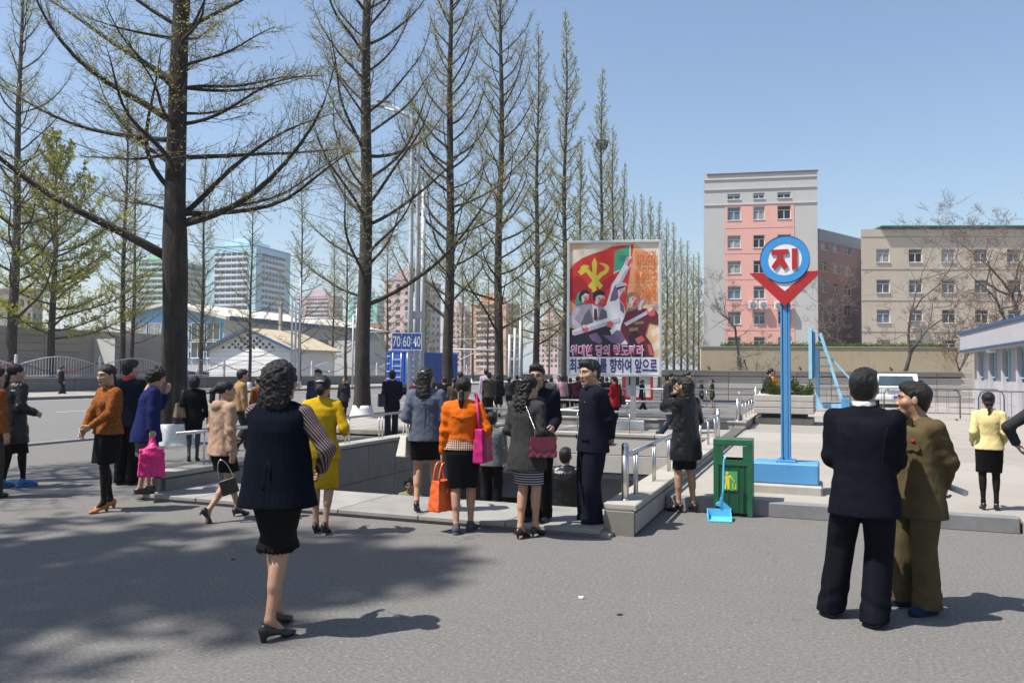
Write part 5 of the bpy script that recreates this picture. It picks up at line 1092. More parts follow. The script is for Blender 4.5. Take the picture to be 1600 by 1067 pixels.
# ================================================================ people: distance fields meshed with surface nets
def grid(lo, hi, h):
    ax = [np.arange(lo[i], hi[i] + h, h, dtype=np.float32) for i in range(3)]
    return ax[0][:, None, None], ax[1][None, :, None], ax[2][None, None, :]
def nets(fn, lo, hi, h):
    X, Y, Z = grid(lo, hi, h)
    d = fn((X, Y, Z)).astype(np.float32); d = np.broadcast_to(d, (X.shape[0], Y.shape[1], Z.shape[2]))
    s = d < 0
    nx, ny, nz = d.shape
    cnt = np.zeros((nx - 1, ny - 1, nz - 1), np.int8)
    cr = [(i, j, k) for i in (0, 1) for j in (0, 1) for k in (0, 1)]
    sl = lambda a, c: a[c[0]:nx - 1 + c[0], c[1]:ny - 1 + c[1], c[2]:nz - 1 + c[2]]
    for c in cr: cnt += sl(s, c)
    act = (cnt > 0) & (cnt < 8)
    ijk = np.argwhere(act); n = len(ijk)
    if n == 0: return np.zeros((0, 3), np.float32), np.zeros((0, 4), np.int32)
    idx = np.full(act.shape, -1, np.int32); idx[act] = np.arange(n)
    acc = np.zeros((n, 3), np.float32); w = np.zeros((n, 1), np.float32)
    for a in cr:
        for ax in range(3):
            if a[ax]: continue
            b = list(a); b[ax] = 1
            da = d[ijk[:, 0] + a[0], ijk[:, 1] + a[1], ijk[:, 2] + a[2]]; db = d[ijk[:, 0] + b[0], ijk[:, 1] + b[1], ijk[:, 2] + b[2]]
            m = (da < 0) != (db < 0)
            t = np.where(m, da / np.where(m, da - db, 1), 0)
            p = np.tile(np.array(a, np.float32), (n, 1)); p[:, ax] += t
            acc += p * m[:, None]; w += m[:, None]
    V = np.array(lo, np.float32) + (ijk + acc / w) * h
    Q = []
    for ax in range(3):
        o1, o2 = [(1, 2), (2, 0), (0, 1)][ax]
        a = [slice(1, -1)] * 3; b = [slice(1, -1)] * 3
        a[ax] = slice(0, -1); b[ax] = slice(1, None)
        sa, sb = s[tuple(a)], s[tuple(b)]
        e = np.argwhere(sa != sb)
        if not len(e): continue
        flip = sa[e[:, 0], e[:, 1], e[:, 2]]
        base = e + 1; base[:, ax] -= 1
        def cell(u, v):
            c = base.copy(); c[:, o1] -= u; c[:, o2] -= v
            return idx[c[:, 0], c[:, 1], c[:, 2]]
        q = np.stack([cell(1, 1), cell(0, 1), cell(0, 0), cell(1, 0)], 1)
        q[~flip] = q[~flip][:, ::-1]
        Q.append(q)
    Q = np.concatenate(Q); Q = Q[(Q >= 0).all(1)]
    return V, Q
def smin(a, b, k): 
    h = np.clip(0.5 + 0.5 * (b - a) / k, 0, 1); return b + (a - b) * h - k * h * (1 - h)
def smax(a, b, k): return -smin(-a, -b, k)
def rc(P, a, b, r1, r2):
    a = np.asarray(a, np.float32); b = np.asarray(b, np.float32); ba = b - a; L = float(ba @ ba) + 1e-9
    x, y, z = P[0] - a[0], P[1] - a[1], P[2] - a[2]
    t = np.clip((x * ba[0] + y * ba[1] + z * ba[2]) / L, 0, 1)
    return np.sqrt((x - t * ba[0]) ** 2 + (y - t * ba[1]) ** 2 + (z - t * ba[2]) ** 2) - (r1 + (r2 - r1) * t)
def ell(P, c, r):
    return (np.sqrt(((P[0] - c[0]) / r[0]) ** 2 + ((P[1] - c[1]) / r[1]) ** 2 + ((P[2] - c[2]) / r[2]) ** 2) - 1) * min(r)
def zl(P, T, p=2.2):
    """upright loft: rows (z, cx, cy, rx, ry), cut flat at both ends"""
    T = sorted(T); zz = [t[0] for t in T]; Z = P[2]
    f = [np.interp(Z, zz, [t[i] for t in T]).astype(np.float32) for i in range(1, 5)]
    q = (np.abs((P[0] - f[0]) / f[2]) ** p + np.abs((P[1] - f[1]) / f[3]) ** p) ** (1 / p)
    d = (q - 1) * np.minimum(f[2], f[3])
    return np.maximum(d, np.maximum(Z - zz[-1], zz[0] - Z))
def wob(P, f, s=0.0):
    return np.sin(f * P[0] + 1.4 * np.sin(f * .83 * P[1] + s) + s) * np.sin(f * P[1] + 1.7 * np.sin(f * .9 * P[2] + 2 * s) + 1.3) * np.sin(f * .8 * P[2] + 1.2 * np.sin(f * 1.1 * P[0] + s) + .4 * s)
def ik(a, t, l1, l2, pole):
    a = np.array(a, float); t = np.array(t, float); d = t - a; L = np.linalg.norm(d)
    if L > (l1 + l2) * .999: t = a + d / L * (l1 + l2) * .999; d = t - a; L = np.linalg.norm(d)
    u = d / L; p = np.array(pole, float); p = p - u * (p @ u); p /= np.linalg.norm(p) + 1e-9
    c = (l1 * l1 + L * L - l2 * l2) / (2 * L); h = math.sqrt(max(0, l1 * l1 - c * c))
    return a + u * c + p * h, t

# ---- head (faces +Y, centre of the skull at the origin), hands and shoes are meshed once for each level of detail
def head_fn(P, sex):
    w = 1.0 if sex == 'm' else 0.95
    d = ell(P, (0, -.014, .032), (.076 * w, .096, .084))
    d = smin(d, ell(P, (0, .018, -.036), (.063 * w, .073, .082)), .03)
    d = smin(d, ell(P, (0, .066, -.1), (.027, .021, .017)), .03)
    for s in (-1, 1):
        d = smin(d, ell(P, (s * .043 * w, .054, -.022), (.026, .028, .024)), .025)
        d = smin(d, rc(P, (s * .012, .094, .027), (s * .05, .074, .026), .006, .006), .016)
        d = smax(d, -ell(P, (s * .031, .107, .006), (.02, .02, .012)), .014)
        d = smin(d, ell(P, (s * .031, .075, .005), (.016, .0145, .0115)), .004)
        d = smin(d, ell(P, (s * .079 * w, -.006, -.006), (.009, .019, .031)), .008)
        d = smin(d, ell(P, (s * .012, .097, -.034), (.009, .01, .008)), .008)
    d = smin(d, rc(P, (0, .089, .012), (0, .1045, -.030), .0075, .0108), .014)
    d = smin(d, ell(P, (0, .09, -.062), (.025, .0125, .0065)), .007)
    d = smin(d, ell(P, (0, .087, -.0735), (.021, .0125, .0075)), .007)
    d = smin(d, rc(P, (0, -.028, -.07), (0, -.04, -.215), .054 * w, .058 * w), .03)
    return np.maximum(d, -.21 - P[2])
HEADS = {}
def head_mesh(sex, h):
    k = (sex, h)
    if k not in HEADS:
        V, Q = nets(lambda P: head_fn(P, sex), (-.1, -.13, -.22), (.1, .135, .13), h)
        x, y, z = np.abs(V[:, 0]), V[:, 1], V[:, 2]
        C = np.ones((len(V), 4), np.float32)
        def paint(m, c): C[m, :3] = C[m, :3] * (1 - 0) * 0 + np.array(c)
        blush = np.clip(1 - (((x - .045) / .03) ** 2 + ((z + .03) / .025) ** 2), 0, 1) * (y > .03)
        C[:, 1] -= .10 * blush; C[:, 2] -= .12 * blush
        paint((((x / .025) ** 2 + ((z + .068) / .0135) ** 2) < 1) & (y > .07), (.72, .34, .34) if sex == 'f' else (.78, .52, .5))
        paint((((x / .022) ** 2 + ((z + .0675) / .0022) ** 2) < 1) & (y > .07), (.3, .14, .13))
        paint((np.abs(z - (.0285 - .07 * (x - .03) ** 2 * 8)) < .0048) & (x > .011) & (x < .05) & (y > .06), (.07, .055, .05))
        e = (((x - .031) / .0165) ** 2 + ((z - .005) / .0072) ** 2 < 1) & (y > .06)
        paint(e, (.75, .72, .68)); paint((((x - .031) / .0075) ** 2 + ((z - .005) / .0075) ** 2 < 1) & (y > .06), (.03, .02, .015))
        paint((np.abs(((x - .031) / .0175) ** 2 + ((z - .006) / .0085) ** 2 - 1) < .3) & (z > .007) & (y > .06), (.05, .04, .035))
        HEADS[k] = (V, Q, C)
    return HEADS[k]
HANDS = {}
def hand_mesh(curl, h):
    """right hand: fingers hang down -Z, palm towards -X, thumb forward +Y"""
    k = (round(curl, 1), h)
    if k not in HANDS:
        segs = []
        for y, L, tilt in ((.03, .074, .08), (.01, .084, .02), (-.011, .077, -.04), (-.03, .059, -.1)):
            p = np.array([0, y, -.088]); a = .12 * curl
            for i, q in enumerate((.44, .32, .24)):
                a += curl * (.35, .75, .5)[i]
                n = p + L * q * np.array([-math.sin(a), tilt * math.cos(a), -math.cos(a)])
                segs.append((p.copy(), n.copy(), .0088 - .0008 * i, .0082 - .0008 * i)); p = n
        t = [np.array([-.004, .03, -.022]), np.array([-.02, .052, -.055]), np.array([-.03 - .012 * curl, .052 - .01 * curl, -.085]), np.array([-.034 - .02 * curl, .044 - .02 * curl, -.108])]
        for i in range(3): segs.append((t[i], t[i + 1], (.0135, .0105, .0092)[i], (.0105, .0092, .0075)[i]))
        def fn(P):
            d = ell(P, (0, 0, -.05), (.0155, .042, .056)); d = smin(d, rc(P, (0, 0, .05), (0, 0, -.02), .027, .024), .02)
            for a, b, r1, r2 in segs: d = smin(d, rc(P, a, b, r1, r2), .004)
            return np.maximum(d, P[2] - .045)
        HANDS[k] = nets(fn, (-.1, -.065, -.2), (.045, .09, .055), h)
    return HANDS[k]
SHOES = {'pump': .125, 'block': .125, 'flat': .085, 'oxford': .09, 'sneaker': .09, 'cover': .09}
SHM = {}
def shoe_mesh(kind, h):
    """one shoe: toe along +Y, floor at z = 0, ankle above the origin"""
    k = (kind, h)
    if k in SHM: return SHM[k]
    def fn(P):
        if kind in ('pump', 'block'):
            d = rc(P, (0, .095, .028), (0, -.03, .072), .035, .033)
            d = smin(d, ell(P, (0, .125, .021), (.037, .062, .023)), .02)
            d = smin(d, ell(P, (0, -.034, .085), (.031, .032, .035)), .02)
            d = smax(d, -ell(P, (0, .025, .115), (.027, .07, .042)), .01)
            d = smin(d, rc(P, (0, -.046, .07), (0, -.044 if kind == 'pump' else -.036, .008), .024, .009 if kind == 'pump' else .02), .012)
            d = np.maximum(d, -(P[2] - .0) )
            arch = ell(P, (0, .035, .0), (.06, .062, .034)); d = smax(d, -arch, .01)
        else:
            d = rc(P, (0, -.035, .045), (0, .07, .042), .04, .042)
            d = smin(d, ell(P, (0, .125, .03), (.043, .068, .034)), .03)
            d = smin(d, rc(P, (0, -.02, .05), (0, -.01, .085 if kind != 'flat' else .06), .038, .04), .03)
            sole = np.maximum(zl(P, [(0, 0, .05, .046, .135), (.022, 0, .05, .046, .135)], 2.6), 0 * P[0] - 1)
            d = np.minimum(d, sole)
            if kind == 'flat': d = smax(d, -ell(P, (0, .015, .09), (.029, .066, .04)), .01)
            if kind == 'cover': d = d - .008 + .006 * wob(P, 60)
        return np.maximum(d, -P[2])
    V, Q = nets(fn, (-.075, -.12, -.012), (.075, .225, .16), h)
    SHM[k] = (V, Q); return SHM[k]

def hair_fn(P, st, seed):
    """hair in the head's frame"""
    y, z = P[1], P[2]
    if st in ('short', 'man', 'neat'):
        d = ell(P, (0, -.018, .040), (.0825, .103, .093))
        d = smin(d, ell(P, (0.01, .045, .092), (.058, .048, .034)), .03)
        d = smin(d, ell(P, (0, -.048, -.02), (.07, .056, .082)), .03)
        d = smax(d, -(z - .064 - (y - .09) * (.86 if st != 'neat' else .95)), .014)
        d = smax(d, -ell(P, (0, .1, .0), (.07, .06, .062)), .01)
        return d + .002 * wob(P, 70, seed) + .0022 * np.sin(230 * P[0] + 3 * np.sin(40 * P[1]) + 2 * np.sin(30 * P[2])) * (P[2] > .0)
    if st == 'perm':
        d = ell(P, (0, -.028, .035), (.104, .112, .104))
        d = smin(d, ell(P, (0, -.075, -.04), (.085, .062, .075)), .05)
        d = smax(d, -ell(P, (0, .112, -.035), (.068, .082, .098)), .02)
        d = smax(d, -(z + .10), .02)
        return d + .011 * wob(P, 78, seed) + .005 * wob(P, 150, seed + 1)
    if st == 'bigperm':
        d = ell(P, (0, -.03, .035), (.098, .108, .098))
        d = smin(d, ell(P, (0, -.065, -.07), (.100, .07, .095)), .06)
        d = smin(d, ell(P, (0, -.075, -.14), (.082, .05, .055)), .05)
        d = smax(d, -ell(P, (0, .115, -.04), (.066, .085, .11)), .02)
        return d + .008 * wob(P, 74, seed) + .006 * wob(P, 150, seed + 1)
    # drawn-back hair with a tail, bun or plait
    d = ell(P, (0, -.02, .04), (.084, .103, .088))
    d = smax(d, -(z - .058 - (y - .088) * .88), .016)
    d = smax(d, -ell(P, (0, .105, -.01), (.068, .06, .07)), .01)
    if st == 'tail':
        for a, b, r1, r2 in (((0, -.11, .035), (0, -.15, .0), .026, .034), ((0, -.15, .0), (.0, -.155, -.11), .034, .03), ((0, -.155, -.11), (.012, -.14, -.21), .03, .012)): d = smin(d, rc(P, a, b, r1, r2), .012)
        return d + .004 * wob(P, 120, seed)
    if st == 'lowtail':
        for a, b, r1, r2 in (((0, -.1, -.04), (0, -.115, -.12), .03, .03), ((0, -.115, -.12), (.0, -.115, -.3), .03, .014)): d = smin(d, rc(P, a, b, r1, r2), .012)
        return d + .004 * wob(P, 120, seed)
    if st == 'bun':
        d = smin(d, ell(P, (0, -.115, -.02), (.05, .045, .058)), .015)
        return d + .004 * wob(P, 110, seed)
    if st == 'plait':
        p = (0, -.1, -.05)
        d = smin(d, ell(P, (0, -.085, -.04), (.06, .04, .05)), .02)
        for i in range(9):
            q = (.006 * (-1) ** i, -.118, -.09 - .034 * i); d = smin(d, ell(P, q, (.021 - .001 * i, .019, .024)), .008)
        return d + .002 * wob(P, 150, seed)
    # 'long', 'curls': loose hair over the back
    r = .105 if st == 'curls' else .09
    d = ell(P, (0, -.022, .038), (r - .01, .108, .094))
    d = smin(d, zl(P, [(-.40, 0, -.10, .045, .03), (-.33, 0, -.11, r - .01, .045), (-.18, 0, -.105, r, .055), (.0, 0, -.07, r - .01, .06), (.04, 0, -.06, .06, .05)], 2.0), .04)
    d = smax(d, -ell(P, (0, .115, -.045), (.068, .09, .125)), .015)
    d = smax(d, -(z - .062 - (y - .09) * 1.4), .03) if st == 'curls' else d
    a = .011 if st == 'curls' else .006
    return d + a * wob(P, 70, seed) + a * .5 * wob(P, 140, seed + 1)

def skin_mat(name, col):
    if name in MATS: return MATS[name]
    col = alb(col); m, nt, b = newmat(name)
    at_ = node(nt, 'ShaderNodeVertexColor'); at_.layer_name = 'Col'
    v = coords(nt); n = noise(nt, v, 30, 3)
    base = ramp(nt, n, [(.3, tuple(c * .93 for c in col)), (.7, tuple(min(1, c * 1.05) for c in col))])
    nt.links.new(mixc(nt, 1.0, base, at_.outputs[0], 'MULTIPLY'), b.inputs['Base Color'])
    b.inputs['Roughness'].default_value = .5; b.inputs['Specular IOR Level'].default_value = .35
    b.inputs['Subsurface Weight'].default_value = .08; b.inputs['Subsurface Radius'].default_value = (.01, .004, .002)
    MATS[name] = m; return m
SKIN = skin_mat('skin', (.50, .30, .20))
SKIN2 = skin_mat('skin_tan', (.40, .225, .14))
LEGSKIN = skin_mat('skin_hose', (.47, .265, .17))
def hair_mat():
    m, nt, b = newmat('hair_black')
    v = coords(nt, 'Object', (1, 1, .16)); n = noise(nt, v, 260, 4, .7, .6)
    nt.links.new(ramp(nt, n, [(.3, (.003, .0026, .0026)), (.75, (.014, .0115, .010))]), b.inputs['Base Color'])
    b.inputs['Roughness'].default_value = .42; b.inputs['Specular IOR Level'].default_value = .3
    bumpit(nt, b, n, 1.0, .006); MATS['hair'] = m; return m
HAIR = hair_mat()
def rotm(yaw=0, pitch=0, roll=0):
    return np.array((Matrix.Rotation(R(yaw), 3, 'Z') @ Matrix.Rotation(R(pitch), 3, 'X') @ Matrix.Rotation(R(roll), 3, 'Y')))
VOX = {0: (.0115, .0048, .0065, .006, .0045), 1: (.018, .008, .011, .010, .008), 2: (.028, .013, .018, .016, .012)}

def person(label, px, yf, yh, z0=0.0, face=0, sex='f', lod=0, top=None, bottom=None, hose=None, shoes=('pump', None), hair='tail', arms=None, feet=None, head=(0, 0), lean=0.0, skin=None, group=None, pos=None, hip=(0, 0), stout=1.0, hips=1.0, H=None, folds=1.0, rz=None, sit=False, hw=None):
    """a person standing where the photograph shows the feet (px, yf) with the top of the head at row yh.
    top/bottom: dicts of clothing; arms: hand targets in a 1.70 m frame (x out, y ahead, z up)"""
    P0 = at(px, yf, z0) if pos is None else Vector((pos[0], pos[1], z0))
    if H is None:
        zt = far(px, yh, fwd(P0)).z; H = zt - z0
    sh_kind, sh_mat = shoes
    ank = SHOES[sh_kind]
    lift = ank - .085
    s = H / (1.715 + lift)
    if rz is None: rz = R(view_yaw(P0) + face)
    root = empty('person', P0, rz, label, 'person', group)
    vb, vh, vr, vs, vd = VOX[lod]
    f = sex == 'f'
    SW = .165 if f else .19                                   # shoulder joints
    HW = hw or (.082 if f else .09)
    feet = feet or ((.085, .0, 0, 0, 6), (.085, .0, 0, 0, 6))
    for ft, sg in ((feet[0], -1), (feet[1], 1)):               # sink the hips until both feet reach the ground
        pr = R(ft[3]); az = ft[2] + ank * math.cos(pr) + .11 * math.sin(pr); ay = ft[1] + .11 - .11 * math.cos(pr) + ank * math.sin(pr)
        hz = math.sqrt(max(.3, .80 ** 2 - (ay - hip[1]) ** 2 - (ft[0] - HW - sg * hip[0]) ** 2)); lift = min(lift, az + hz - .885)
    SHZ = 1.375 + lift; HIPZ = .885 + lift
    ly = math.tan(R(lean))
    cen = lambda z: (hip[0] * np.clip((1.5 - z) / .6, 0, 1), hip[1] + ly * max(0, z - HIPZ))
    # ---- joints
    J = {}
    arms = arms or ((.235, .06, .80), (.235, .06, .80))
    for side, (sg, ft, am) in {'l': (-1, feet[0], arms[0]), 'r': (1, feet[1], arms[1])}.items():
        x, y, up, pit, yw = ft
        M = rotm(-sg * yw, 0, 0) @ rotm(0, -pit, 0)
        ball = np.array([0, .11, 0.0])
        a = np.array([sg * x, y, up]) + rotm(-sg * yw) @ (ball + rotm(0, -pit) @ (np.array([0, 0, ank]) - ball))
        hp = np.array([sg * HW + hip[0], hip[1], HIPZ])
        kn, a2 = ik(hp, a, .4025, .4005, (sg * .12, 1, 0))
        J['foot' + side] = (np.array([sg * x, y, up]) + (a2 - a), M, pit, yw, sg)
        J['hip' + side] = hp; J['knee' + side] = kn; J['ank' + side] = a2
        c = cen(SHZ); shp = np.array([sg * SW + c[0], c[1], SHZ])
        tgt = np.array([sg * am[0], am[1], am[2] + lift]); pole = np.array(am[3] if len(am) > 3 and am[3] else (.12, -1, -.5)) * np.array([sg, 1, 1])
        el, wr = ik(shp, tgt, .275, .245, pole)
        J['sh' + side] = shp; J['el' + side] = el; J['wr' + side] = wr
    c = cen(1.60); HC = np.array([c[0], c[1] + .04, 1.580 + lift]); HM = rotm(head[0], head[1])
    # ---- body: one skin
    def body(P):
        cx, cy = cen(1.2)
        d = zl(P, [(.80 + lift, hip[0], hip[1], .10, .09), (.9 + lift, hip[0], hip[1], .145 * hips, .105), (1.08 + lift, cen(1.08)[0], cen(1.08)[1], .115, .085), (1.27 + lift, cen(1.27)[0], cen(1.27)[1], .14, .095), (1.40 + lift, cen(1.4)[0], cen(1.4)[1], .11, .07)])
        d = smin(d, rc(P, (cen(1.38)[0], cen(1.38)[1], 1.37 + lift), HC + (0, -.03, -.08), .06, .05), .05)
        for q in 'lr':
            hp, k, a = J['hip' + q], J['knee' + q], J['ank' + q]; ft = J['foot' + q]
            d = smin(d, rc(P, hp, k, .074, .052), .03)
            d = smin(d, rc(P, k, a, .05, .031), .02)
            u = (a - k) / np.linalg.norm(a - k); b = np.cross(np.array([1., 0, 0]), u); b = -b if b[1] > 0 else b
            cf = k + u * .125 + b * .018
            d = smin(d, rc(P, cf - u * .05, cf + u * .07, .046, .036), .035)
            toe = ft[0] + ft[1] @ np.array([0, .10, .03]) * 1.0
            d = smin(d, rc(P, a, a + (toe - a) * .8, .032, .024), .02)
            d = smin(d, rc(P, J['sh' + q], J['el' + q], .045, .037), .03)
            d = smin(d, rc(P, J['el' + q], J['wr' + q], .037, .026), .02)
        return np.maximum(d, -P[2] + .004)
    ext = [J[k] for k in J if k[:2] in ('sh', 'el', 'wr', 'kn', 'an')]
    E = np.array(ext); lo = np.minimum(E.min(0) - .22, (-.3, -.24, -.02)); hi = np.maximum(E.max(0) + .22, (.3, .24, 1.5)); lo[2] = -.02; hi[2] = 1.52 + lift
    bv = vb if not (bottom and bottom.get('kind') == 'trousers') else vb * 1.5
    V, Q = nets(body, lo, hi, bv)
    C = np.ones((len(V), 4), np.float32)
    mi = np.zeros(len(Q), int)
    if hose is not None or LEGSKIN:
        mi[V[Q[:, 0], 2] < .95] = 1
    parts = [(V, Q, C, mi)]
    hv, hq, hc = head_mesh(sex, vh)
    hs = 1.09 if not f else 1.06
    parts.append(((hv * hs) @ HM.T + HC, hq, hc, np.zeros(len(hq), int)))
    for q, sg in (('l', -1), ('r', 1)):
        am = arms[0 if q == 'l' else 1]; curl = am[4] if len(am) > 4 else .55
        gv, gq = hand_mesh(curl, vd)
        gv = gv * (.94 if f else 1.02)
        d = J['wr' + q] - J['el' + q]; d /= np.linalg.norm(d)
        ref = np.array([0, 1, .55]) if len(am) < 6 else np.array(am[5], float)
        zz = -d; yy = ref - zz * (ref @ zz); yy /= np.linalg.norm(yy); xx = np.cross(yy, zz)
        if sg < 0: gv = gv * np.array([-1, 1, 1]); gq = gq[:, ::-1]
        parts.append((gv @ np.stack([xx, yy, zz]) + J['wr' + q], gq, np.ones((len(gv), 4), np.float32), np.zeros(len(gq), int)))
    off = 0; VV, QQ, CC, MM = [], [], [], []
    for v, q, cc, m in parts: VV.append(v); QQ.append(q + off); CC.append(cc); MM.append(m); off += len(v)
    sk = skin or SKIN
    inst('body', npmesh('body', np.concatenate(VV) * s, np.concatenate(QQ), [sk, hose or (LEGSKIN if sk is SKIN else sk)], True, np.concatenate(CC), np.concatenate(MM)), root)
    # ---- hair
    seed = (px * .37) % 6
    V, Q = nets(lambda P: hair_fn(P, hair, seed), (-.15, -.2, -.43 if hair in ('long', 'curls', 'plait', 'lowtail') else -.26), (.15, .14, .17), vr)
    inst('hair', npmesh('hair', ((V * hs) @ HM.T + HC) * s, Q, HAIR), root)
    # ---- shoes
    sv, sq = shoe_mesh(sh_kind, vs)
    for q in 'lr':
        base, M, pit, yw, sg = J['foot' + q]
        ball = np.array([0, .11, 0.])
        v = ((sv - ball) @ rotm(0, -pit).T + ball) @ rotm(-sg * yw).T + base
        v[:, 2] = np.maximum(v[:, 2], 0.001)
        inst('shoe', npmesh('shoe', v * s, sq, sh_mat or mat('shoe_black', (.012, .011, .011), .35, spec=.6)), root)
    # ---- clothes
    L = lift
    def torso(t):
        hem = t['hem'] + L; fl = t.get('flare', 1.0); k = stout * t.get('w', 1.0)
        if f: rows = [(.72, .205, .155), (.80, .20, .152), (.90, .188, .14), (1.00, .160, .122), (1.08, .148, .114), (1.18, .158, .122), (1.27, .168, .128), (1.34, .172, .112), (1.39, .15, .09), (1.425, .085, .07)]
        else: rows = [(.72, .205, .15), (.80, .20, .148), (.90, .192, .14), (1.00, .182, .13), (1.10, .182, .127), (1.20, .192, .132), (1.28, .198, .13), (1.35, .196, .115), (1.39, .165, .09), (1.43, .09, .072)]
        if t.get('straight'): rows = [(z, x + t['straight'] * .030 * math.exp(-((z - 1.07) / .10) ** 2), y + t['straight'] * .018 * math.exp(-((z - 1.07) / .10) ** 2)) for z, x, y in rows]
        T = []
        zz = [r[0] for r in rows]
        for z in sorted({hem - L} | {r[0] for r in rows if r[0] > hem - L + .02}):
            rx = np.interp(z, zz, [r[1] for r in rows]); ry = np.interp(z, zz, [r[2] for r in rows])
            g = (1 + (fl - 1) * np.clip((1.08 - z) / .3, 0, 1.6)) * (k if z < 1.38 else 1) * (hips if z < 1.0 else 1)
            if t.get('belt') and z < 1.13: g *= 1.02
            cx, cy = cen(z + L); T.append((z + L, cx, cy, rx * g, ry * g * (t.get('deep', 1.0))))
        return T
    def jacket(P, t, sl=True, body_=True):
        d = None; fo = t.get('folds', 1.0) * folds
        if body_:
            d = zl(P, torso(t), 2.35)
            cx, cy = cen(SHZ)
            for q, sg in (('l', -1), ('r', 1)):
                d = smin(d, rc(P, (cx + sg * .07, cy - .005, SHZ + .028), J['sh' + q] + (-sg * .012, 0, -.008), .055, .062), .045)
            if f and not t.get('plain'):
                for sg in (-1, 1): d = smin(d, ell(P, (sg * .075 + cen(1.26)[0], cen(1.26)[1] + .085, 1.245 + L), (.065, .055, .065)), .05)
            d = d + fo * (.0032 * wob(P, 22, seed) + .0022 * wob((P[0], P[1], P[2] * .6), 60, seed + 1))
        if sl:
            r0, r1, r2 = t.get('sleeve', (.061, .053, .042) if f else (.069, .06, .05))
            for q in 'lr':
                el, wr, sh = J['el' + q], J['wr' + q], J['sh' + q]
                e = t.get('slen', 1.0); u = el + (wr - el) * e
                g = smin(rc(P, sh, el, r0, r1), rc(P, el, u, r1, r2), .03)
                dd = (u - el) / (np.linalg.norm(u - el) + 1e-6)
                g = np.maximum(g, (P[0] - u[0]) * dd[0] + (P[1] - u[1]) * dd[1] + (P[2] - u[2]) * dd[2])
                b = np.exp(-((P[0] - el[0]) ** 2 + (P[1] - el[1]) ** 2 + (P[2] - el[2]) ** 2) / .012)
                g = g + fo * ((.0012 + .0035 * b) * np.sin(62 * (P[2] + .6 * P[0] + .45 * P[1]) + 2.6 * np.sin(24 * P[1] + seed) + 2.2 * np.sin(19 * P[0] + 7 * P[2])) + .003 * wob(P, 34, seed + 3))
                d = g if d is None else smin(d, g, .022)
        if t.get('hood'):
            c = cen(1.42); d = smin(d, ell(P, (c[0], c[1] - .085, 1.40 + L), (.105, .06, .075)), .03)
        if t.get('collar', 1) and body_:
            c = cen(1.44); cr = t.get('cr', .066)
            col_ = zl(P, [(1.395 + L, c[0], c[1] - .002, cr + .028, cr + .02), (1.435 + L, c[0], c[1] + .0, cr + .012, cr + .008), (1.435 + t.get('ch', .035) + L, c[0], c[1] + .008, cr + .006, cr + .006)], 2)
            col_ = np.maximum(col_, -zl(P, [(1.3 + L, c[0], c[1] + .01, cr - .002, cr - .002), (1.6 + L, c[0], c[1] + .012, cr, cr)], 2))
            d = smin(d, col_, .012)
        return d
    jl = lo.copy(); jh = hi.copy(); jh[2] = 1.56 + lift
    if top:
        jl[2] = top['hem'] + L - .03
        if not top.get('nosleeve'):
            jl[2] = min(jl[2], min(J['wrl'][2], J['wrr'][2]) - .08)
        V, Q = nets(lambda P: jacket(P, top, not top.get('nosleeve')), jl, jh, vb)
        o = inst(top.get('name', 'jacket'), npmesh(top.get('name', 'jacket'), V * s, Q, top['mat']), root)
        if top.get('nosleeve'):
            jl[2] = min(J['wrl'][2], J['wrr'][2]) - .08
            V, Q = nets(lambda P: jacket(P, dict(top, collar=0), True, False), jl, jh, vb)
            inst('sleeves', npmesh('sleeves', V * s, Q, top['sleevemat']), root)
        for u in top.get('under', []):                        # shirt tail showing below the jacket
            V, Q = nets(lambda P: zl(P, torso(dict(top, hem=u['hem'], w=top.get('w', 1) * 1.0))[:6], 2.3) + .004 * wob(P, 30, seed), (lo[0], lo[1], u['hem'] + L - .03), (hi[0], hi[1], top['hem'] + .03 + L), vb)
            inst('shirt', npmesh('shirt', V * s, Q, u['mat']), root)
    if bottom:
        if bottom['kind'] == 'skirt':
            hem = bottom['hem'] + L; w = bottom.get('w', 1.0) * stout
            kx = (J['kneel'][0] + J['kneer'][0]) / 2; ky = (J['kneel'][1] + J['kneer'][1]) / 2
            spread = abs(J['kneel'][1] - J['kneer'][1]) / 2; sx = abs(J['kneel'][0] - J['kneer'][0]) / 2
            T = [(1.06 + L, cen(1.06)[0], cen(1.06)[1], .135 * stout, .105 * stout), (.97 + L, hip[0], hip[1], .160 * stout * hips, .125 * stout * hips), (.87 + L, hip[0], hip[1] - .005, .178 * stout * hips, .138 * stout * hips)]
            tk = np.clip((.87 + L - hem) / .42, 0, 1.2)
            rb = bottom.get('ruffle')
            hx = max(.078 + .02 * w + sx * tk, .14 * w); hy = .085 * w + .012 + spread * tk
            if 'hx' in bottom: hx = bottom['hx']
            if rb:
                T += [(hem + rb, hip[0] * .5 + kx * .5 * tk, ky * tk, hx, hy), (hem, kx * tk, ky * tk, hx * 1.16, hy * 1.2)]
            else:
                T += [(hem, hip[0] * (1 - tk) + kx * tk, hip[1] * (1 - tk) + ky * tk, hx, hy)]
            def sk_(P):
                d = zl(P, T, 2.2) + .003 * wob(P, 26, seed)
                for q in 'lr': d = smin(d, np.maximum(rc(P, J['hip' + q], J['knee' + q], .098 if 'hx' not in bottom else .088, .066 if 'hx' not in bottom else .058), hem - P[2]), .03)
                if rb:
                    ang = np.arctan2(P[1] - ky, P[0] - kx); d = d + .008 * np.sin(ang * 34) * np.clip((hem + rb - P[2]) / rb, 0, 1)
                else:
                    ang = np.arctan2(P[1] - ky, P[0] - kx); d = d + .005 * np.sin(ang * 7 + seed) * np.clip((.8 - P[2]) / .35, 0, 1)
                return d
            V, Q = nets(sk_, (lo[0], lo[1] - .05, hem - .03), (hi[0], hi[1] + .05, 1.1 + L), vb * .95)
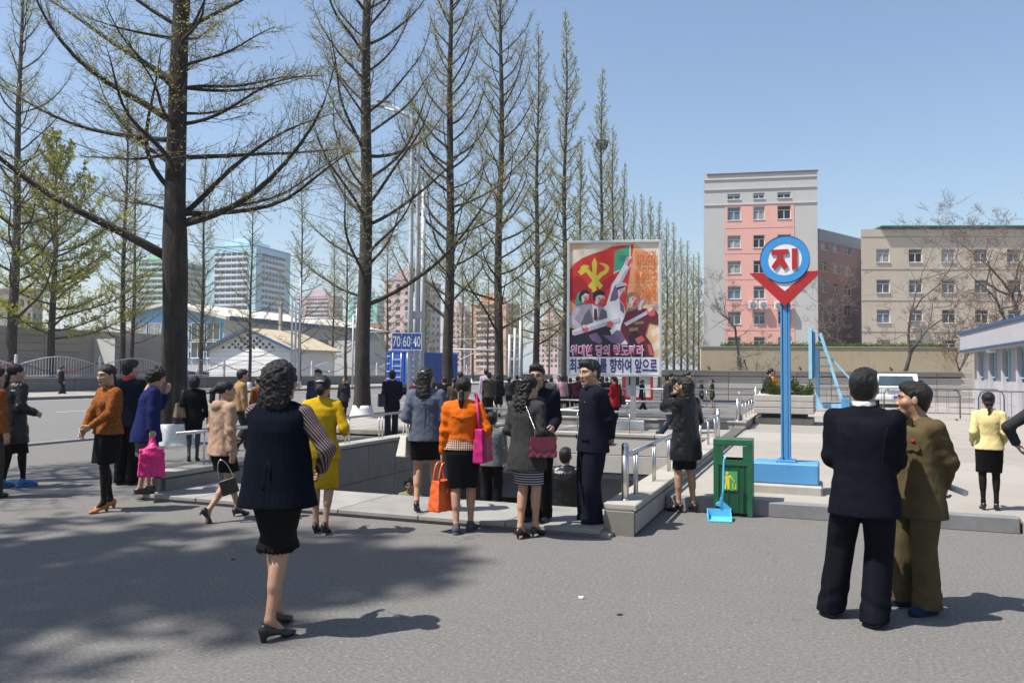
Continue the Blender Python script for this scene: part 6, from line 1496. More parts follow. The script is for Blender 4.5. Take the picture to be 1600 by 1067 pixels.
            inst('skirt', npmesh('skirt', V * s, Q, bottom['mat']), root)
        else:
            hemz = bottom.get('hem', .03); k = bottom.get('w', 1.0)
            def tr(P):
                d = zl(P, [(.80 + L, hip[0], hip[1], .14 * stout, .11), (.88 + L, hip[0], hip[1] - .005, .178 * stout, .135 * stout), (.97 + L, hip[0], hip[1], .168 * stout, .125 * stout), (1.06 + L, cen(1.06)[0], cen(1.06)[1], .155 * stout, .115 * stout)], 2.3)
                for q, sg in (('l', -1), ('r', 1)):
                    hp, kn, an = J['hip' + q], J['knee' + q], J['ank' + q]
                    if sit:
                        g = smin(rc(P, hp, kn, .092 * k, .07 * k), rc(P, kn, an, .068 * k, .06 * k), .03)
                    else:
                        fb = J['foot' + q][0]; zb = max(fb[2], 0) + hemz
                        u = (an - kn); xb = an + u * (zb - an[2]) / (u[2] - 1e-6) * .6
                        rows = [(zb, xb[0], xb[1] + .012, .084 * k, .112 * k), (zb + .16, kn[0] * .35 + an[0] * .65, kn[1] * .35 + an[1] * .65, .080 * k, .098 * k), (kn[2], kn[0], kn[1], .08 * k, .088 * k), (kn[2] + .2, hp[0] * .5 + kn[0] * .5, hp[1] * .5 + kn[1] * .5, .09 * k, .104 * k), (.86 + L, hp[0], hp[1], .098, .12)]
                        g = zl(P, rows, 2.1)
                        brk = np.clip(1 - np.abs(P[2] - zb - .11) / .13, 0, 1)
                        g = g + folds * (.004 * brk * np.sin(60 * P[2] + 26 * P[0] * sg + 2.5 * np.sin(18 * P[1])) + .0045 * wob((P[0], P[1], P[2] * .5), 24, seed + sg))
                        g = g - .006 * np.exp(-((P[0] - xb[0]) / .012) ** 2) * (np.abs(P[1]) >= 0) * np.clip((.75 - P[2]) / .3, 0, 1)
                    d = smin(d, g, .022)
                return d
            tl = lo.copy(); tl[2] = -.02; th = hi.copy(); th[2] = 1.09 + L
            V, Q = nets(tr, tl, th, vb)
            inst('trousers', npmesh('trousers', V * s, Q, bottom['mat']), root)
    Mw = Matrix.Translation(P0) @ Matrix.Rotation(rz, 4, 'Z')
    info = {'root': root, 's': s, 'J': J, 'HC': HC, 'HM': HM, 'M': Mw, 'lift': L,
            'w': lambda p: Mw @ Vector(tuple(np.array(p, float) * s)), 'rz': rz}
    return info
def child(info, name, V, Q, material, smooth=True):
    return inst(name, npmesh(name, np.asarray(V) * info['s'], Q, material, smooth), info['root'])
def glasses(info):
    mb = MB(); HC, HM, s = info['HC'], info['HM'], info['s']
    W_ = lambda p: Vector(tuple((HM @ np.array(p) + HC) * s))
    for sg in (-1, 1):
        ring = [W_((sg * .033 + .024 * math.cos(a), .108, .002 + .017 * math.sin(a))) for a in np.linspace(0, 2 * math.pi, 17)]
        mb.tube(ring, .0017 * s, 5)
        mb.tube([W_((sg * .057, .106, .004)), W_((sg * .08, .05, .006)), W_((sg * .082, -.01, .0))], .0016 * s, 5)
    mb.tube([W_((-.009, .11, .006)), W_((.009, .11, .006))], .0016 * s, 5)
    return mb.build('glasses', mat('spectacle_frame', (.03, .025, .025), .3), info['root'])
# ================================================================ clothes
def cloth(name, col, rough=.85, bump=.25, bs=160, var=.16, sheen=.0, spec=.25, scale=9):
    """woven cloth: weave, mottling and soft creases in the relief"""
    name = 'cloth_' + name
    if name in MATS: return MATS[name]
    col = alb(col); m, nt, b = newmat(name); v = coords(nt); n1 = noise(nt, v, scale, 5, .6)
    nt.links.new(ramp(nt, n1, [(.3, tuple(c * (1 - var) for c in col)), (.7, tuple(min(1, c * (1 + var)) for c in col))]), b.inputs['Base Color'])
    b.inputs['Roughness'].default_value = rough; b.inputs['Specular IOR Level'].default_value = spec * .25
    fold = noise(nt, coords(nt, 'Object', (1, 1, .55)), 7.5, 3, .5, 1.6); rg = node(nt, 'ShaderNodeMath', operation='SUBTRACT'); nt.links.new(fold, rg.inputs[0]); rg.inputs[1].default_value = .5
    ab = node(nt, 'ShaderNodeMath', operation='ABSOLUTE'); nt.links.new(rg.outputs[0], ab.inputs[0]); sc = node(nt, 'ShaderNodeMath', operation='MULTIPLY_ADD'); nt.links.new(ab.outputs[0], sc.inputs[0]); sc.inputs[1].default_value = 2.4
    wv = noise(nt, v, bs, 3, .6); ml = node(nt, 'ShaderNodeMath', operation='MULTIPLY'); nt.links.new(wv, ml.inputs[0]); ml.inputs[1].default_value = bump * 1.6; nt.links.new(ml.outputs[0], sc.inputs[2])
    bumpit(nt, b, sc.outputs[0], .5, .008); MATS[name] = m; return m
def knit(name, col):
    """ribbed and cabled knit"""
    col = alb(col); m, nt, b = newmat(name); v = coords(nt); n = noise(nt, v, 60, 3)
    w = node(nt, 'ShaderNodeTexWave', wave_type='BANDS', bands_direction='X'); w.inputs['Scale'].default_value = 9; w.inputs['Distortion'].default_value = 1.2; w.inputs['Detail Scale'].default_value = 6; nt.links.new(v, w.inputs[0])
    w2 = node(nt, 'ShaderNodeTexWave', wave_type='BANDS', bands_direction='X'); w2.inputs['Scale'].default_value = 36; w2.inputs['Distortion'].default_value = .8; nt.links.new(v, w2.inputs[0])
    a = node(nt, 'ShaderNodeMath', operation='MULTIPLY_ADD'); nt.links.new(w2.outputs[1], a.inputs[0]); a.inputs[1].default_value = .5; nt.links.new(w.outputs[1], a.inputs[2]); a2 = node(nt, 'ShaderNodeMath', operation='ADD'); nt.links.new(a.outputs[0], a2.inputs[0]); nt.links.new(n, a2.inputs[1])
    nt.links.new(ramp(nt, n, [(.3, tuple(c * .7 for c in col)), (.7, tuple(c * 1.3 for c in col))]), b.inputs['Base Color']); b.inputs['Roughness'].default_value = .95; b.inputs['Specular IOR Level'].default_value = .05
    bumpit(nt, b, a2.outputs[0], .4, .004); return m
K = {'navy': cloth('navy', (.008, .010, .020)), 'suit': cloth('dark_suit', (.0055, .0062, .0105), .8), 'black': cloth('black', (.0055, .0055, .006)),
     'skirt': cloth('black_skirt', (.008, .008, .009), .8), 'leather': mat('black_leather', (.006, .006, .0065), .38, .2, 10, .5, 26, spec=.35, bdist=.01),
     'olive': cloth('olive_uniform', (.092, .070, .034), .85), 'tweed': cloth('rust_tweed', (.25, .082, .02), .9, .9, 42, .55, scale=45), 'blue': cloth('royal_blue', (.012, .018, .085), .8, sheen=.05),
     'grey': cloth('grey_wool', (.12, .12, .125)), 'beige': cloth('beige_cotton', (.42, .275, .19), .85, .3, 90), 'knit': knit('navy_knit', (.0035, .0055, .011)),
     'mustard': cloth('mustard', (.55, .34, .010), .85), 'slate': cloth('slate_blue', (.105, .122, .165), .8, .3, 60), 'orange': cloth('orange', (.68, .135, .008), .7, .35, 50),
     'cream': cloth('pale_yellow', (.72, .60, .27), .85), 'red': cloth('red_coat', (.36, .012, .018), .8), 'pink': cloth('dusty_pink', (.55, .30, .34), .85), 'lilac': cloth('lilac', (.60, .45, .62), .85),
     'green': cloth('pale_green', (.40, .43, .16), .85), 'dgreen': cloth('dark_green', (.04, .06, .015), .85), 'tan': cloth('tan', (.33, .21, .10), .85), 'maroon': cloth('maroon', (.10, .015, .03), .85),
     'taupe': cloth('taupe', (.07, .058, .042), .85), 'charcoal': cloth('charcoal', (.03, .031, .034), .85), 'denim': cloth('dark_denim', (.02, .028, .05), .85), 'steel': cloth('steel_grey', (.15, .155, .15), .85), 'rose': cloth('rose_red', (.55, .09, .13), .85), 'white': cloth('white_cloth', (.75, .74, .72), .8), 'gold': cloth('amber', (.65, .27, .02), .85)}
TIGHTS = cloth('black_tights', (.013, .012, .012), .6, .1); GREYT = cloth('grey_tights', (.085, .085, .095), .7, .1); BROWNT = cloth('dark_tights', (.02, .015, .013), .6, .1)
SHB = mat('shoe_black', (.012, .011, .011), .35, spec=.6); SHBR = mat('shoe_caramel', (.42, .14, .03), .35, spec=.5); SHBL = cloth('shoe_blue', (.012, .03, .075), .8); SHC = mat('shoe_cover', (.02, .16, .42), .35, .2, 40, .6, 60); SHW = mat('shoe_canvas', (.06, .065, .08), .8); SHTAN = mat('shoe_tan', (.22, .075, .02), .5)
PIN = stripes('pinstripe', (.008, .008, .009), (.06, .06, .062), 17, 'X', .93, .9, .5, .3)
BRET = stripes('striped_skirt', (.012, .014, .025), (.62, .62, .64), 12.5, 'Z', .84, .85, .2, .4)
SLV = stripes('striped_sleeve', (.012, .014, .04), (.30, .19, .13), 24, 'DIAGONAL', .72, .9, .3, .5)
def plaid():
    m, nt, b = newmat('plaid'); v = coords(nt); outs = []
    for ax in ('X', 'Z'):
        w = node(nt, 'ShaderNodeTexWave', wave_type='BANDS', bands_direction=ax); w.inputs['Scale'].default_value = 14; nt.links.new(v, w.inputs[0]); outs.append(ramp(nt, w.outputs[1], [(.45, (.72, .68, .6)), (.62, (.24, .11, .07))]))
    nt.links.new(mixc(nt, 1.0, outs[0], outs[1], 'MULTIPLY'), b.inputs['Base Color']); b.inputs['Roughness'].default_value = .85; return m
PLAID = plaid()
LC = 'people waiting and walking round the stairwell'
CR = 'crowd walking beyond the second stairwell'
PUMP = ('pump', SHB); BLOCK = ('block', SHB); OXF = ('oxford', SHB)
def J_(m, hem, **k): return dict(mat=m, hem=hem, **k)
def S_(m, hem, **k): return dict(kind='skirt', mat=m, hem=hem, **k)
def T_(m, **k): return dict(kind='trousers', mat=m, **k)
FRONT = ((.10, .26, 1.02, (.9, -.6, -.2)), (.10, .26, 1.02, (.9, -.6, -.2)))         # both hands held together ahead of the waist
BACK = ((.05, -.17, .93, (1, -.25, 0), .9), (.05, -.17, .93, (1, -.25, 0), .9))       # hands clasped behind
HANG = (.235, .05, .79)
WALK = ((.08, .22, 0, 0, 4), (.08, -.22, .0, 38, 4)); STAND = ((.10, .02, 0, 0, 10), (.10, -.01, 0, 0, 12)); CLOSE = ((.055, .05, 0, 0, 4), (.055, -.05, 0, 0, 8))

# ================================================================ the people close by
vest = person('woman in a navy knitted vest with striped sleeves seen from behind, one arm akimbo', 430, 990, 560, face=-24, top=J_(K['knit'], .785, nosleeve=1, sleevemat=SLV, flare=1.14, w=1.08, straight=1.3, name='knitted_vest', ch=.01, folds=.5, plain=1),
    bottom=S_(K['skirt'], .505, w=.66, ruffle=.10, hx=.108), hair='bigperm', arms=((.06, .25, 1.0, (.15, -1, -.6)), (.225, .17, 1.0, (1, -.75, -.1))), feet=((.045, .12, 0, 0, -6), (.02, -.13, 0, 0, 36)), head=(-14, 0), shoes=BLOCK, stout=1.06, hips=.98, hw=.05)
b = MB()
_t = vest; s_ = _t['s']
ring = [(.172 * math.cos(a), .128 * math.sin(a) - .002, 1.125 + .006 * math.sin(3 * a)) for a in np.linspace(math.pi * .93, math.pi * 2.1, 22)]
b.tube([tuple(c * s_ * 1.06 for c in p) for p in ring], .010 * s_, 6)
b.tube([tuple(c * s_ for c in p) for p in ((0, -.142, 1.12), (-.014, -.15, 1.05), (-.016, -.155, .98), (-.02, -.162, .93))], [.018 * s_, .015 * s_, .012 * s_, .014 * s_], 6)
b.tube([tuple(c * s_ for c in p) for p in ((.0, -.142, 1.12), (.02, -.15, 1.06), (.028, -.158, .99))], [.018 * s_, .014 * s_, .011 * s_], 6)
b.build('belt_tie', K['knit'], _t['root'])
suit = person('man in a dark suit seen from behind, talking with the man in olive uniform', 1353, 973, 572, face=-4, sex='m', top=J_(K['suit'], .73, flare=1.05, w=1.03, ch=.042), bottom=T_(K['suit'], w=1.14, hem=.032), hair='man',
    arms=((.16, .24, 1.02, (.3, -1, -.5)), (.14, .25, 1.0, (.3, -1, -.5))), feet=((.225, .08, 0, 0, 14), (.055, -.03, 0, 0, 6)), head=(-6, 0), shoes=OXF, stout=1.04)
V, Q = nets(lambda P: np.maximum(zl(P, [(1.45, 0, .004, .074, .074), (1.483, 0, .008, .0725, .0725)], 2), -zl(P, [(1.3, 0, .01, .062, .062), (1.6, 0, .012, .062, .062)], 2)), (-.1, -.1, 1.42), (.1, .1, 1.51), .006)
child(suit, 'shirt_collar', V, Q, K['white'])
off = person('man in olive uniform jacket with a red badge, hands behind his back', 1438, 952, 597, face=128, sex='m', top=J_(K['olive'], .70, flare=1.05, w=1.02, ch=.03), bottom=T_(K['olive'], w=1.04, hem=.04), hair='man', arms=BACK, feet=((.115, .02, 0, 0, 10), (.115, .03, 0, 0, 14)), head=(-34, 2), shoes=('sneaker', SHBL), skin=SKIN2)
s_ = off['s']
bd = MB(); bd.box((-.10 * s_, .128 * s_, 1.285 * s_), (.036 * s_, .006 * s_, .02 * s_), bev=.002); bd.build('badge', mat('badge_red', (.5, .03, .02), .35), off['root'])
for z in (1.33, 1.2, 1.07, .95):
    bd = MB(); bd.lathe([(.0, .004), (.008, .003), (.009, 0)], n=10); o = bd.build('button', mat('brass', (.6, .42, .12), .3, metal=1.0), off['root']); o.location = (0, .135 * s_, z * s_); o.rotation_euler = (R(-90), 0, 0)
for x in (-.1, .1):
    bd = MB(); bd.prism([(-.055, .0), (.055, .0), (.055, -.03), (.03, -.042), (.0, -.03), (-.03, -.042), (-.055, -.03)], -.004, .004, M=Matrix.Translation((x * s_, .128 * s_, 1.25 * s_)) @ Matrix.Rotation(R(90), 4, 'X') @ Matrix.Rotation(R(x * -160), 4, 'Y'))
    bd.build('pocket_flap', K['olive'], off['root'])
for sg in (-1, 1):
    bd = MB(); bd.prism([(.0, .0), (sg * .075, .03), (sg * .07, -.01), (sg * .035, -.055)][::sg], -.004, .004, M=Matrix.Translation((0, .105 * s_, 1.425 * s_)) @ Matrix.Rotation(R(68), 4, 'X'))
    bd.build('lapel', K['olive'], off['root'])

yel = person('woman in a pale yellow jacket with a long plait, standing on the concrete plaza', 1547, 797, 612, z0=.16, face=6, top=J_(K['cream'], .86, flare=1.05), bottom=S_(K['skirt'], .52, w=1.02), hose=TIGHTS, hair='plait', arms=((.21, .12, .98, (.15, -1, -.5)), (.21, .12, .98, (.15, -1, -.5))), feet=((.085, .0, 0, 0, 4), (.085, .02, 0, 0, 6)), shoes=BLOCK, lod=0)
edge = person('person in a dark coat with one elbow out, cut off beside the yellow jacket', 1640, 838, 600, z0=0.0, face=20, sex='m', lod=1, top=J_(K['charcoal'], .72), bottom=T_(K['black']), hair='man', arms=((.30, .05, 1.02, (1, -.3, 0)), HANG), shoes=OXF)
phone = person('woman in a long black leather coat holding a phone to her ear by the railing', 1072, 800, 588, face=48, top=J_(K['leather'], .64, flare=1.06, w=1.02, straight=1, name='leather_coat', folds=2.0, sleeve=(.074, .064, .05)), bottom=S_(K['skirt'], .52, w=.95), hair='long', arms=((.10, .10, 1.50, (.25, .5, -1.3), 1.0), (.12, .2, 1.06, (1, -.4, -.3))), feet=((.085, .05, 0, 0, 6), (.085, -.05, 0, 0, 10)), head=(12, 8), shoes=PUMP)
p_ = phone['w']((-.115, .115, 1.62 + phone['lift']))
mb = MB(); mb.box((0, 0, 0), (.012, .055, .125), bev=.005); tag(mb.build('mobile_phone', mat('phone_black', (.012, .012, .014), .2), None, p_, phone['rz']), 'small dark phone held at the ear of the woman in black leather', 'phone')
navy = person('young man in a navy suit with hands clasped behind, standing at the stairwell corner', 926, 826, 562, z0=.0, face=112, sex='m', top=J_(K['navy'], .78, ch=.025, flare=1.05), bottom=T_(K['navy'], w=1.1, hem=.02), hair='man', arms=BACK, feet=((.10, .04, 0, 0, 8), (.10, .0, 0, 0, 12)), head=(18, -2), shoes=OXF)
s_ = navy['s']
bd = MB(); bd.box((-.10 * s_, .13 * s_, 1.29 * s_), (.018 * s_, .006 * s_, .014 * s_), bev=.002); bd.build('badge', mat('badge_red', (.5, .03, .02), .35), navy['root'])
for z in (1.3, 1.17, 1.04, .92):
    bd = MB(); bd.lathe([(.0, .004), (.008, .003), (.009, 0)], n=8); o = bd.build('button', mat('button_dark', (.02, .02, .025), .3), navy['root']); o.location = (0, .135 * s_, z * s_); o.rotation_euler = (R(-90), 0, 0)
for x in (-.11, .11):
    bd = MB(); bd.box((x * s_, .138 * s_, .93 * s_), (.11 * s_, .008, .045 * s_), bev=.003, rz=R(-x * 160)); bd.build('pocket_flap', K['navy'], navy['root'])
gl = person('man with glasses in a navy jacket facing out behind the pinstripe cardigan', 838, 812, 569, z0=.08, face=172, sex='m', top=J_(K['navy'], .78), bottom=T_(K['black'], w=1.1), hair='short', arms=((.2, .2, 1.02), (.15, .24, 1.0)), shoes=OXF)
glasses(gl)
pin = person('woman in black pinstripe cardigan and striped skirt with curls down her back', 822, 841, 583, face=-32, top=J_(PIN, .70, flare=1.0, w=1.02, straight=.7, name='cardigan', plain=1, ch=.012, folds=1.4), bottom=S_(BRET, .545, w=1.02), hair='curls', arms=((.19, .18, 1.05, (.15, -1, -.5)), (.2, .2, 1.05, (.15, -1, -.5))), feet=((.05, -.04, 0, 0, 0), (.03, .14, 0, 0, 4)), head=(-24, 0), shoes=PUMP, hips=1.05)
org = person('woman in a cropped orange jacket over a plaid shirt, seen from behind', 722, 832, 587, face=-4, top=J_(K['orange'], 1.0, w=1.06, folds=1.7, under=[dict(hem=.915, mat=PLAID)], sleeve=(.07, .06, .046)), bottom=S_(K['skirt'], .50, w=1.12), hair='lowtail', arms=(HANG, (.22, .16, 1.08, (.4, -1, -.4))), feet=((.06, -.06, 0, 0, 4), (.085, .12, 0, 0, 8)), head=(-8, 0), shoes=('sneaker', SHW), hose=LEGSKIN, hips=1.06)
slate = person('woman in a slate blue jacket with wavy hair, stepping onto the stair landing', 664, 798, 569, z0=.08, face=-6, top=J_(K['slate'], .83, w=1.06, flare=1.06, straight=1, folds=1.5, plain=1, sleeve=(.075, .064, .048)), bottom=S_(K['skirt'], .60, w=1.15), hair='long', arms=((.23, .19, 1.06, (.15, -1, -.5)), (.2, .2, 1.08, (.15, -1, -.5))), feet=((.09, -.1, 0, 6, 4), (.1, .22, 0, 0, 6)), head=(-20, 0), shoes=BLOCK)
mus = person('woman in a mustard yellow suit with her hair pinned in a bun', 500, 834, 585, face=-14, top=J_(K['mustard'], .80, flare=1.04, w=1.06), bottom=S_(K['mustard'], .46, w=1.04), hair='bun', arms=((.2, .2, 1.05), (.22, .17, 1.06, (.4, -1, -.4))), feet=((.06, .05, 0, 0, 2), (.06, -.04, 0, 8, 4)), head=(-4, 6), shoes=PUMP)
bei = person('young woman striding past in a beige hooded jacket with a ponytail', 345, 812, 588, face=-58, top=J_(K['beige'], .80, hood=1, flare=1.04, w=1.02, straight=.7, folds=1.9, sleeve=(.07, .06, .045)), bottom=S_(K['skirt'], .60, w=1.0), hair='tail', arms=((.24, .24, 1.0, (.6, -1, 0)), (.25, -.02, .80)), feet=((.07, .27, 0, 0, 4), (.07, -.33, .0, 46, 4)), head=(-22, 0), shoes=PUMP)
blu = person('older curly haired woman in a royal blue coat with a hand at her mouth', 226, 770, 573, z0=.08, face=-78, top=J_(K['blue'], .70, flare=1.12, w=1.08, straight=1, name='coat', plain=1, sleeve=(.076, .066, .055), folds=1.2), bottom=S_(K['grey'], .50, w=1.16), hair='perm', arms=((.10, .27, 1.36, (.7, .2, -1), .9), (.26, .02, .82, (.5, -1, 0), 1.4)), feet=((.07, .05, 0, 0, 6), (.08, -.08, 0, 0, 6)), lean=7, head=(0, -18), shoes=('flat', SHB), stout=1.04)
twd = person('woman in a rust brown tweed jacket standing with clasped hands', 166, 797, 568, face=118, top=J_(K['tweed'], .88, flare=1.04, w=1.06, folds=.8), bottom=S_(K['skirt'], .54, w=1.02), hose=BROWNT, hair='lowtail', arms=((.05, .24, .98, (1, -.5, 0), .9), (.05, .27, .93, (1, -.5, 0), .9)), feet=((.09, .08, 0, 0, 6), (.1, -.1, 0, 0, 12)), head=(14, -4), shoes=('block', SHBR))
redc = person('man in a navy jacket with a red and white collar behind the blue coat', 197, 757, 562, face=-30, sex='m', lod=1, top=J_(K['navy'], .80), bottom=T_(K['black']), hair='short', head=(-25, 0), shoes=OXF)
V, Q = nets(lambda P: np.maximum(zl(P, [(1.43, 0, .0, .088, .086), (1.50, 0, .014, .077, .078)], 2), -zl(P, [(1.3, 0, .01, .07, .07), (1.6, 0, .012, .066, .066)], 2)), (-.11, -.11, 1.41), (.11, .11, 1.52), .007)
child(redc, 'collar', V, Q, mat('collar_red', (.5, .03, .04), .8))
lea = person('woman in a long black leather coat and blue shoe covers at the kerb', 16, 762, 567, face=-48, top=J_(K['leather'], .62, flare=1.05, w=1.04, straight=1, name='leather_coat', folds=2, sleeve=(.076, .066, .052)), bottom=S_(K['skirt'], .48), hose=TIGHTS, hair='lowtail', arms=((.2, .2, 1.05), (.22, .16, 1.03, (.15, -1, -.5))), feet=((.08, -.05, 0, 0, 5), (.09, .12, 0, 0, 8)), head=(-20, -4), shoes=('cover', SHC))
brn = person('person in a brown jacket cut off by the picture edge beside the leather coat', -17, 778, 575, face=-60, sex='m', lod=1, top=J_(K['tweed'], .84), bottom=T_(K['taupe']), hair='short', shoes=OXF)
bag5 = person('woman in a black jacket and grey tights walking past the big tree', 301, 721, 587, face=-6, lod=0, top=J_(K['black'], .80, w=1.08), bottom=S_(K['skirt'], .60), hose=GREYT, hair='perm', arms=((.24, .08, .95, (.15, -1, -.5)), (.27, -.02, .82)), feet=((.07, -.06, 0, 20, 4), (.07, .1, 0, 0, 4)), shoes=BLOCK)
tanm = person('young man in a tan jacket turned in profile beyond the beige hooded jacket', 374, 703, 575, face=-72, sex='m', lod=1, top=J_(K['tan'], .84), bottom=T_(K['charcoal']), hair='short', shoes=OXF, feet=WALK)
rust = person('person in a rust coloured jacket half hidden behind the knitted vest', 404, 700, 588, face=30, lod=1, top=J_(K['tweed'], .86), bottom=T_(K['black']), hair='lowtail', shoes=OXF)
bman = person('man in dark blue facing out behind the mustard suit', 496, 692, 577, face=168, sex='m', lod=1, top=J_(K['denim'], .82), bottom=T_(K['black']), hair='short', shoes=OXF)
blk = person('smiling woman in black walking towards the stairwell from the road', 537, 656, 588, face=172, lod=1, top=J_(K['charcoal'], .72, name='coat'), bottom=S_(K['skirt'], .5), hose=TIGHTS, hair='perm', shoes=('flat', SHB), feet=CLOSE)
brief = person('man in a dark suit with a black shoulder bag, walking away beside the second tree', 612, 684, 578, face=6, sex='m', lod=1, top=J_(K['navy'], .72), bottom=T_(K['denim']), hair='man', arms=((.23, .12, .95), (.2, .2, 1.0)), shoes=OXF, feet=((.10, .0, 0, 0, 6), (.08, .12, 0, 0, 6)))
# ---- on the stairs
SY0 = 8.95
def stair_z(y): return .08 - .16 * (math.floor((y - SY0) / .30) + 1) if y > SY0 else .08
def on_stairs(px, y):
    d = ray(px, 700); t = y / d.y; return (d.x * t, y), stair_z(y)
def down(label, px, y, yh=None, H=1.6, **k):
    p, z = on_stairs(px, y); return person(label, px, 0, 0, z0=z, pos=p, H=H, group='people on the stairs', **k)
kid = down('boy in a grey blazer and black trousers at the top of the stairs', 768, 9.12, H=1.24, face=-14, sex='m', lod=0, top=J_(K['steel'], .80, w=1.05), bottom=T_(K['black']), hair='short', arms=(HANG, (.24, .03, .80)), shoes=('oxford', SHTAN), feet=((.09, .2, 0, 0, 4), (.09, -.02, 0, 0, 4)))
ljm = down('man in a black leather jacket going down the stairs', 883, 11.3, H=1.72, face=-6, sex='m', lod=0, top=J_(K['leather'], .80, w=1.05, folds=2), bottom=T_(K['black']), hair='man', shoes=OXF)
grn = down('woman in a pale green jacket coming up the stairs', 641, 12.5, H=1.60, face=172, lod=0, top=J_(K['green'], .80), bottom=S_(K['skirt'], .5), hair='perm', shoes=PUMP)
pnk = down('woman in dusty pink far down the stairs, behind the boy', 757, 12.6, H=1.55, face=0, lod=1, top=J_(K['pink'], .72), bottom=S_(K['grey'], .5), hair='lowtail', shoes=PUMP)
drk = down('dark haired person deepest on the stairs, only the hair showing', 786, 13.4, H=1.62, face=0, lod=1, top=J_(K['charcoal'], .72), bottom=T_(K['black']), hair='short', shoes=OXF)
ros = down('woman in rose red on the stairs beside the black leather jacket', 851, 12.0, H=1.58, face=10, lod=1, top=J_(K['rose'], .72), bottom=S_(K['black'], .5), hair='lowtail', shoes=PUMP)
# ---- beyond the stairwell
PZ = .16
m1 = person('man in a grey blue jacket striding past the railing', 1044, 682, 579, z0=PZ, face=-88, sex='m', lod=1, top=J_(K['charcoal'], .80), bottom=T_(K['denim']), hair='man', shoes=OXF, feet=((.09, .3, 0, 0, 4), (.09, -.3, 0, 40, 4)))
m2 = person('woman walking between the two men by the railing', 1058, 678, 589, z0=PZ, face=-95, lod=1, top=J_(K['charcoal'], .75), bottom=T_(K['black']), hair='bun', shoes=('flat', SHB))
m3 = person('man in a navy jacket walking behind the woman on the phone', 1072, 676, 579, z0=PZ, face=-95, sex='m', lod=1, top=J_(K['navy'], .80), bottom=T_(K['black']), hair='man', shoes=OXF, feet=WALK)
rw = person('woman in a bright red coat by the poster', 961, 667, 588, z0=PZ, face=40, lod=1, top=J_(K['red'], .64, flare=1.1, name='coat'), bottom=S_(K['skirt'], .5), hose=TIGHTS, hair='tail', arms=((.2, .2, 1.05), (.2, .2, 1.05)), shoes=PUMP, feet=CLOSE)
wk = person('slim person in dark clothes walking in front of the red framed notice board', 1003, 640, 592, z0=PZ, face=-60, lod=2, top=J_(K['navy'], .70), bottom=T_(K['black']), hair='bun', shoes=('flat', SHB), feet=WALK)
w1 = person('woman in black facing a friend in dark green by the stone wall', 1096, 636, 593, z0=PZ, face=-90, lod=1, top=J_(K['charcoal'], .66), bottom=S_(K['skirt'], .5), hair='bun', shoes=('flat', SHB))
w2 = person('woman in a dark green coat facing a friend in black by the stone wall', 1113, 637, 592, z0=PZ, face=80, lod=1, top=J_(K['dgreen'], .62, name='coat'), bottom=S_(K['skirt'], .5), hair='bun', arms=((.12, .27, 1.0), (.12, .27, 1.0)), shoes=('flat', SHB))
for i, (lab, px, yf, yh, fc, sx, tp, bt, hr) in enumerate([
    ('man in a grey jacket just beyond the orange jacket', 719, 668, 579, 20, 'm', 'charcoal', 't', 'short'),
    ('person in a brown jacket close beside the orange jacket wearer', 709, 672, 590, 0, 'f', 'taupe', 't', 'lowtail'),
    ('person in dark clothes just beyond the slate blue jacket', 694, 668, 588, 0, 'm', 'black', 't', 'short'),
    ('person in maroon between the white sign posts and the slate jacket', 648, 662, 590, 10, 'f', 'maroon', 's', 'bun'),
    ('man in a lilac shirt behind the man in a taupe jacket', 759, 643, 577, 12, 'm', 'lilac', 't', 'short'),
    ('man in a taupe jacket seen from behind in the crowd', 764, 654, 582, 4, 'm', 'taupe', 't', 'man'),
    ('woman in black with bare legs beside the taupe jacket', 778, 651, 583, -8, 'f', 'black', 's', 'perm'),
    ('person in dark green just behind the man with glasses', 847, 646, 585, 10, 'm', 'charcoal', 't', 'short'),
    ('woman in pale clothes beside the grey jacketed man in the crowd', 853, 642, 587, 170, 'f', 'beige', 's', 'bun'),
    ('man in a light grey jacket in the crowd by the railing', 861, 648, 588, 5, 'm', 'steel', 't', 'short'),
    ('woman in white and pink facing out of the crowd', 873, 644, 586, 165, 'f', 'lilac', 's', 'bun'),
    ('woman in a dusty pink jacket with a bag in the crowd', 879, 648, 587, -20, 'f', 'pink', 's', 'perm'),
    ('person in black close to the young man in navy', 891, 646, 589, 15, 'm', 'black', 't', 'short'),
    ('person in maroon hidden behind the young man in navy', 902, 648, 588, 0, 'f', 'maroon', 's', 'lowtail'),
    ('person in black under the poster', 938, 645, 590, 0, 'm', 'black', 't', 'short'),
    ('man in black under the poster beside the red coat', 948, 642, 588, 30, 'm', 'navy', 't', 'man'),
    ('woman in taupe far back under the poster', 921, 640, 588, 0, 'f', 'taupe', 's', 'bun'),
    ('man in dark clothes far back behind the pinstripe cardigan', 808, 640, 586, 10, 'm', 'charcoal', 't', 'short'),
    ('woman in charcoal far back behind the pinstripe cardigan', 795, 642, 588, -10, 'f', 'charcoal', 's', 'perm')]):
    person(lab, px, yf, yh, face=fc, sex=sx, lod=2, top=J_(K[tp], .78), bottom=T_(K['black']) if bt == 't' else S_(K['skirt'], .52), hair=hr, shoes=('oxford', SHB) if bt == 't' else ('flat', SHB), feet=WALK if i % 3 == 0 else CLOSE, group=CR)
for lab, px, yf, yh, fc, tp in [('lone man in dark clothes walking along the far pavement by the arched fence', 95, 619, 571, -70, 'black'), ('man in black on the far pavement beside a tree', 443, 614, 577, 30, 'black'), ('person in dark clothes on the far pavement next to a man in black', 455, 614, 577, 20, 'navy')]:
    person(lab, px, yf, yh, face=fc, sex='m', lod=2, top=J_(K[tp], .76), bottom=T_(K['black']), hair='short', shoes=OXF, feet=WALK, group='people on the far pavement')

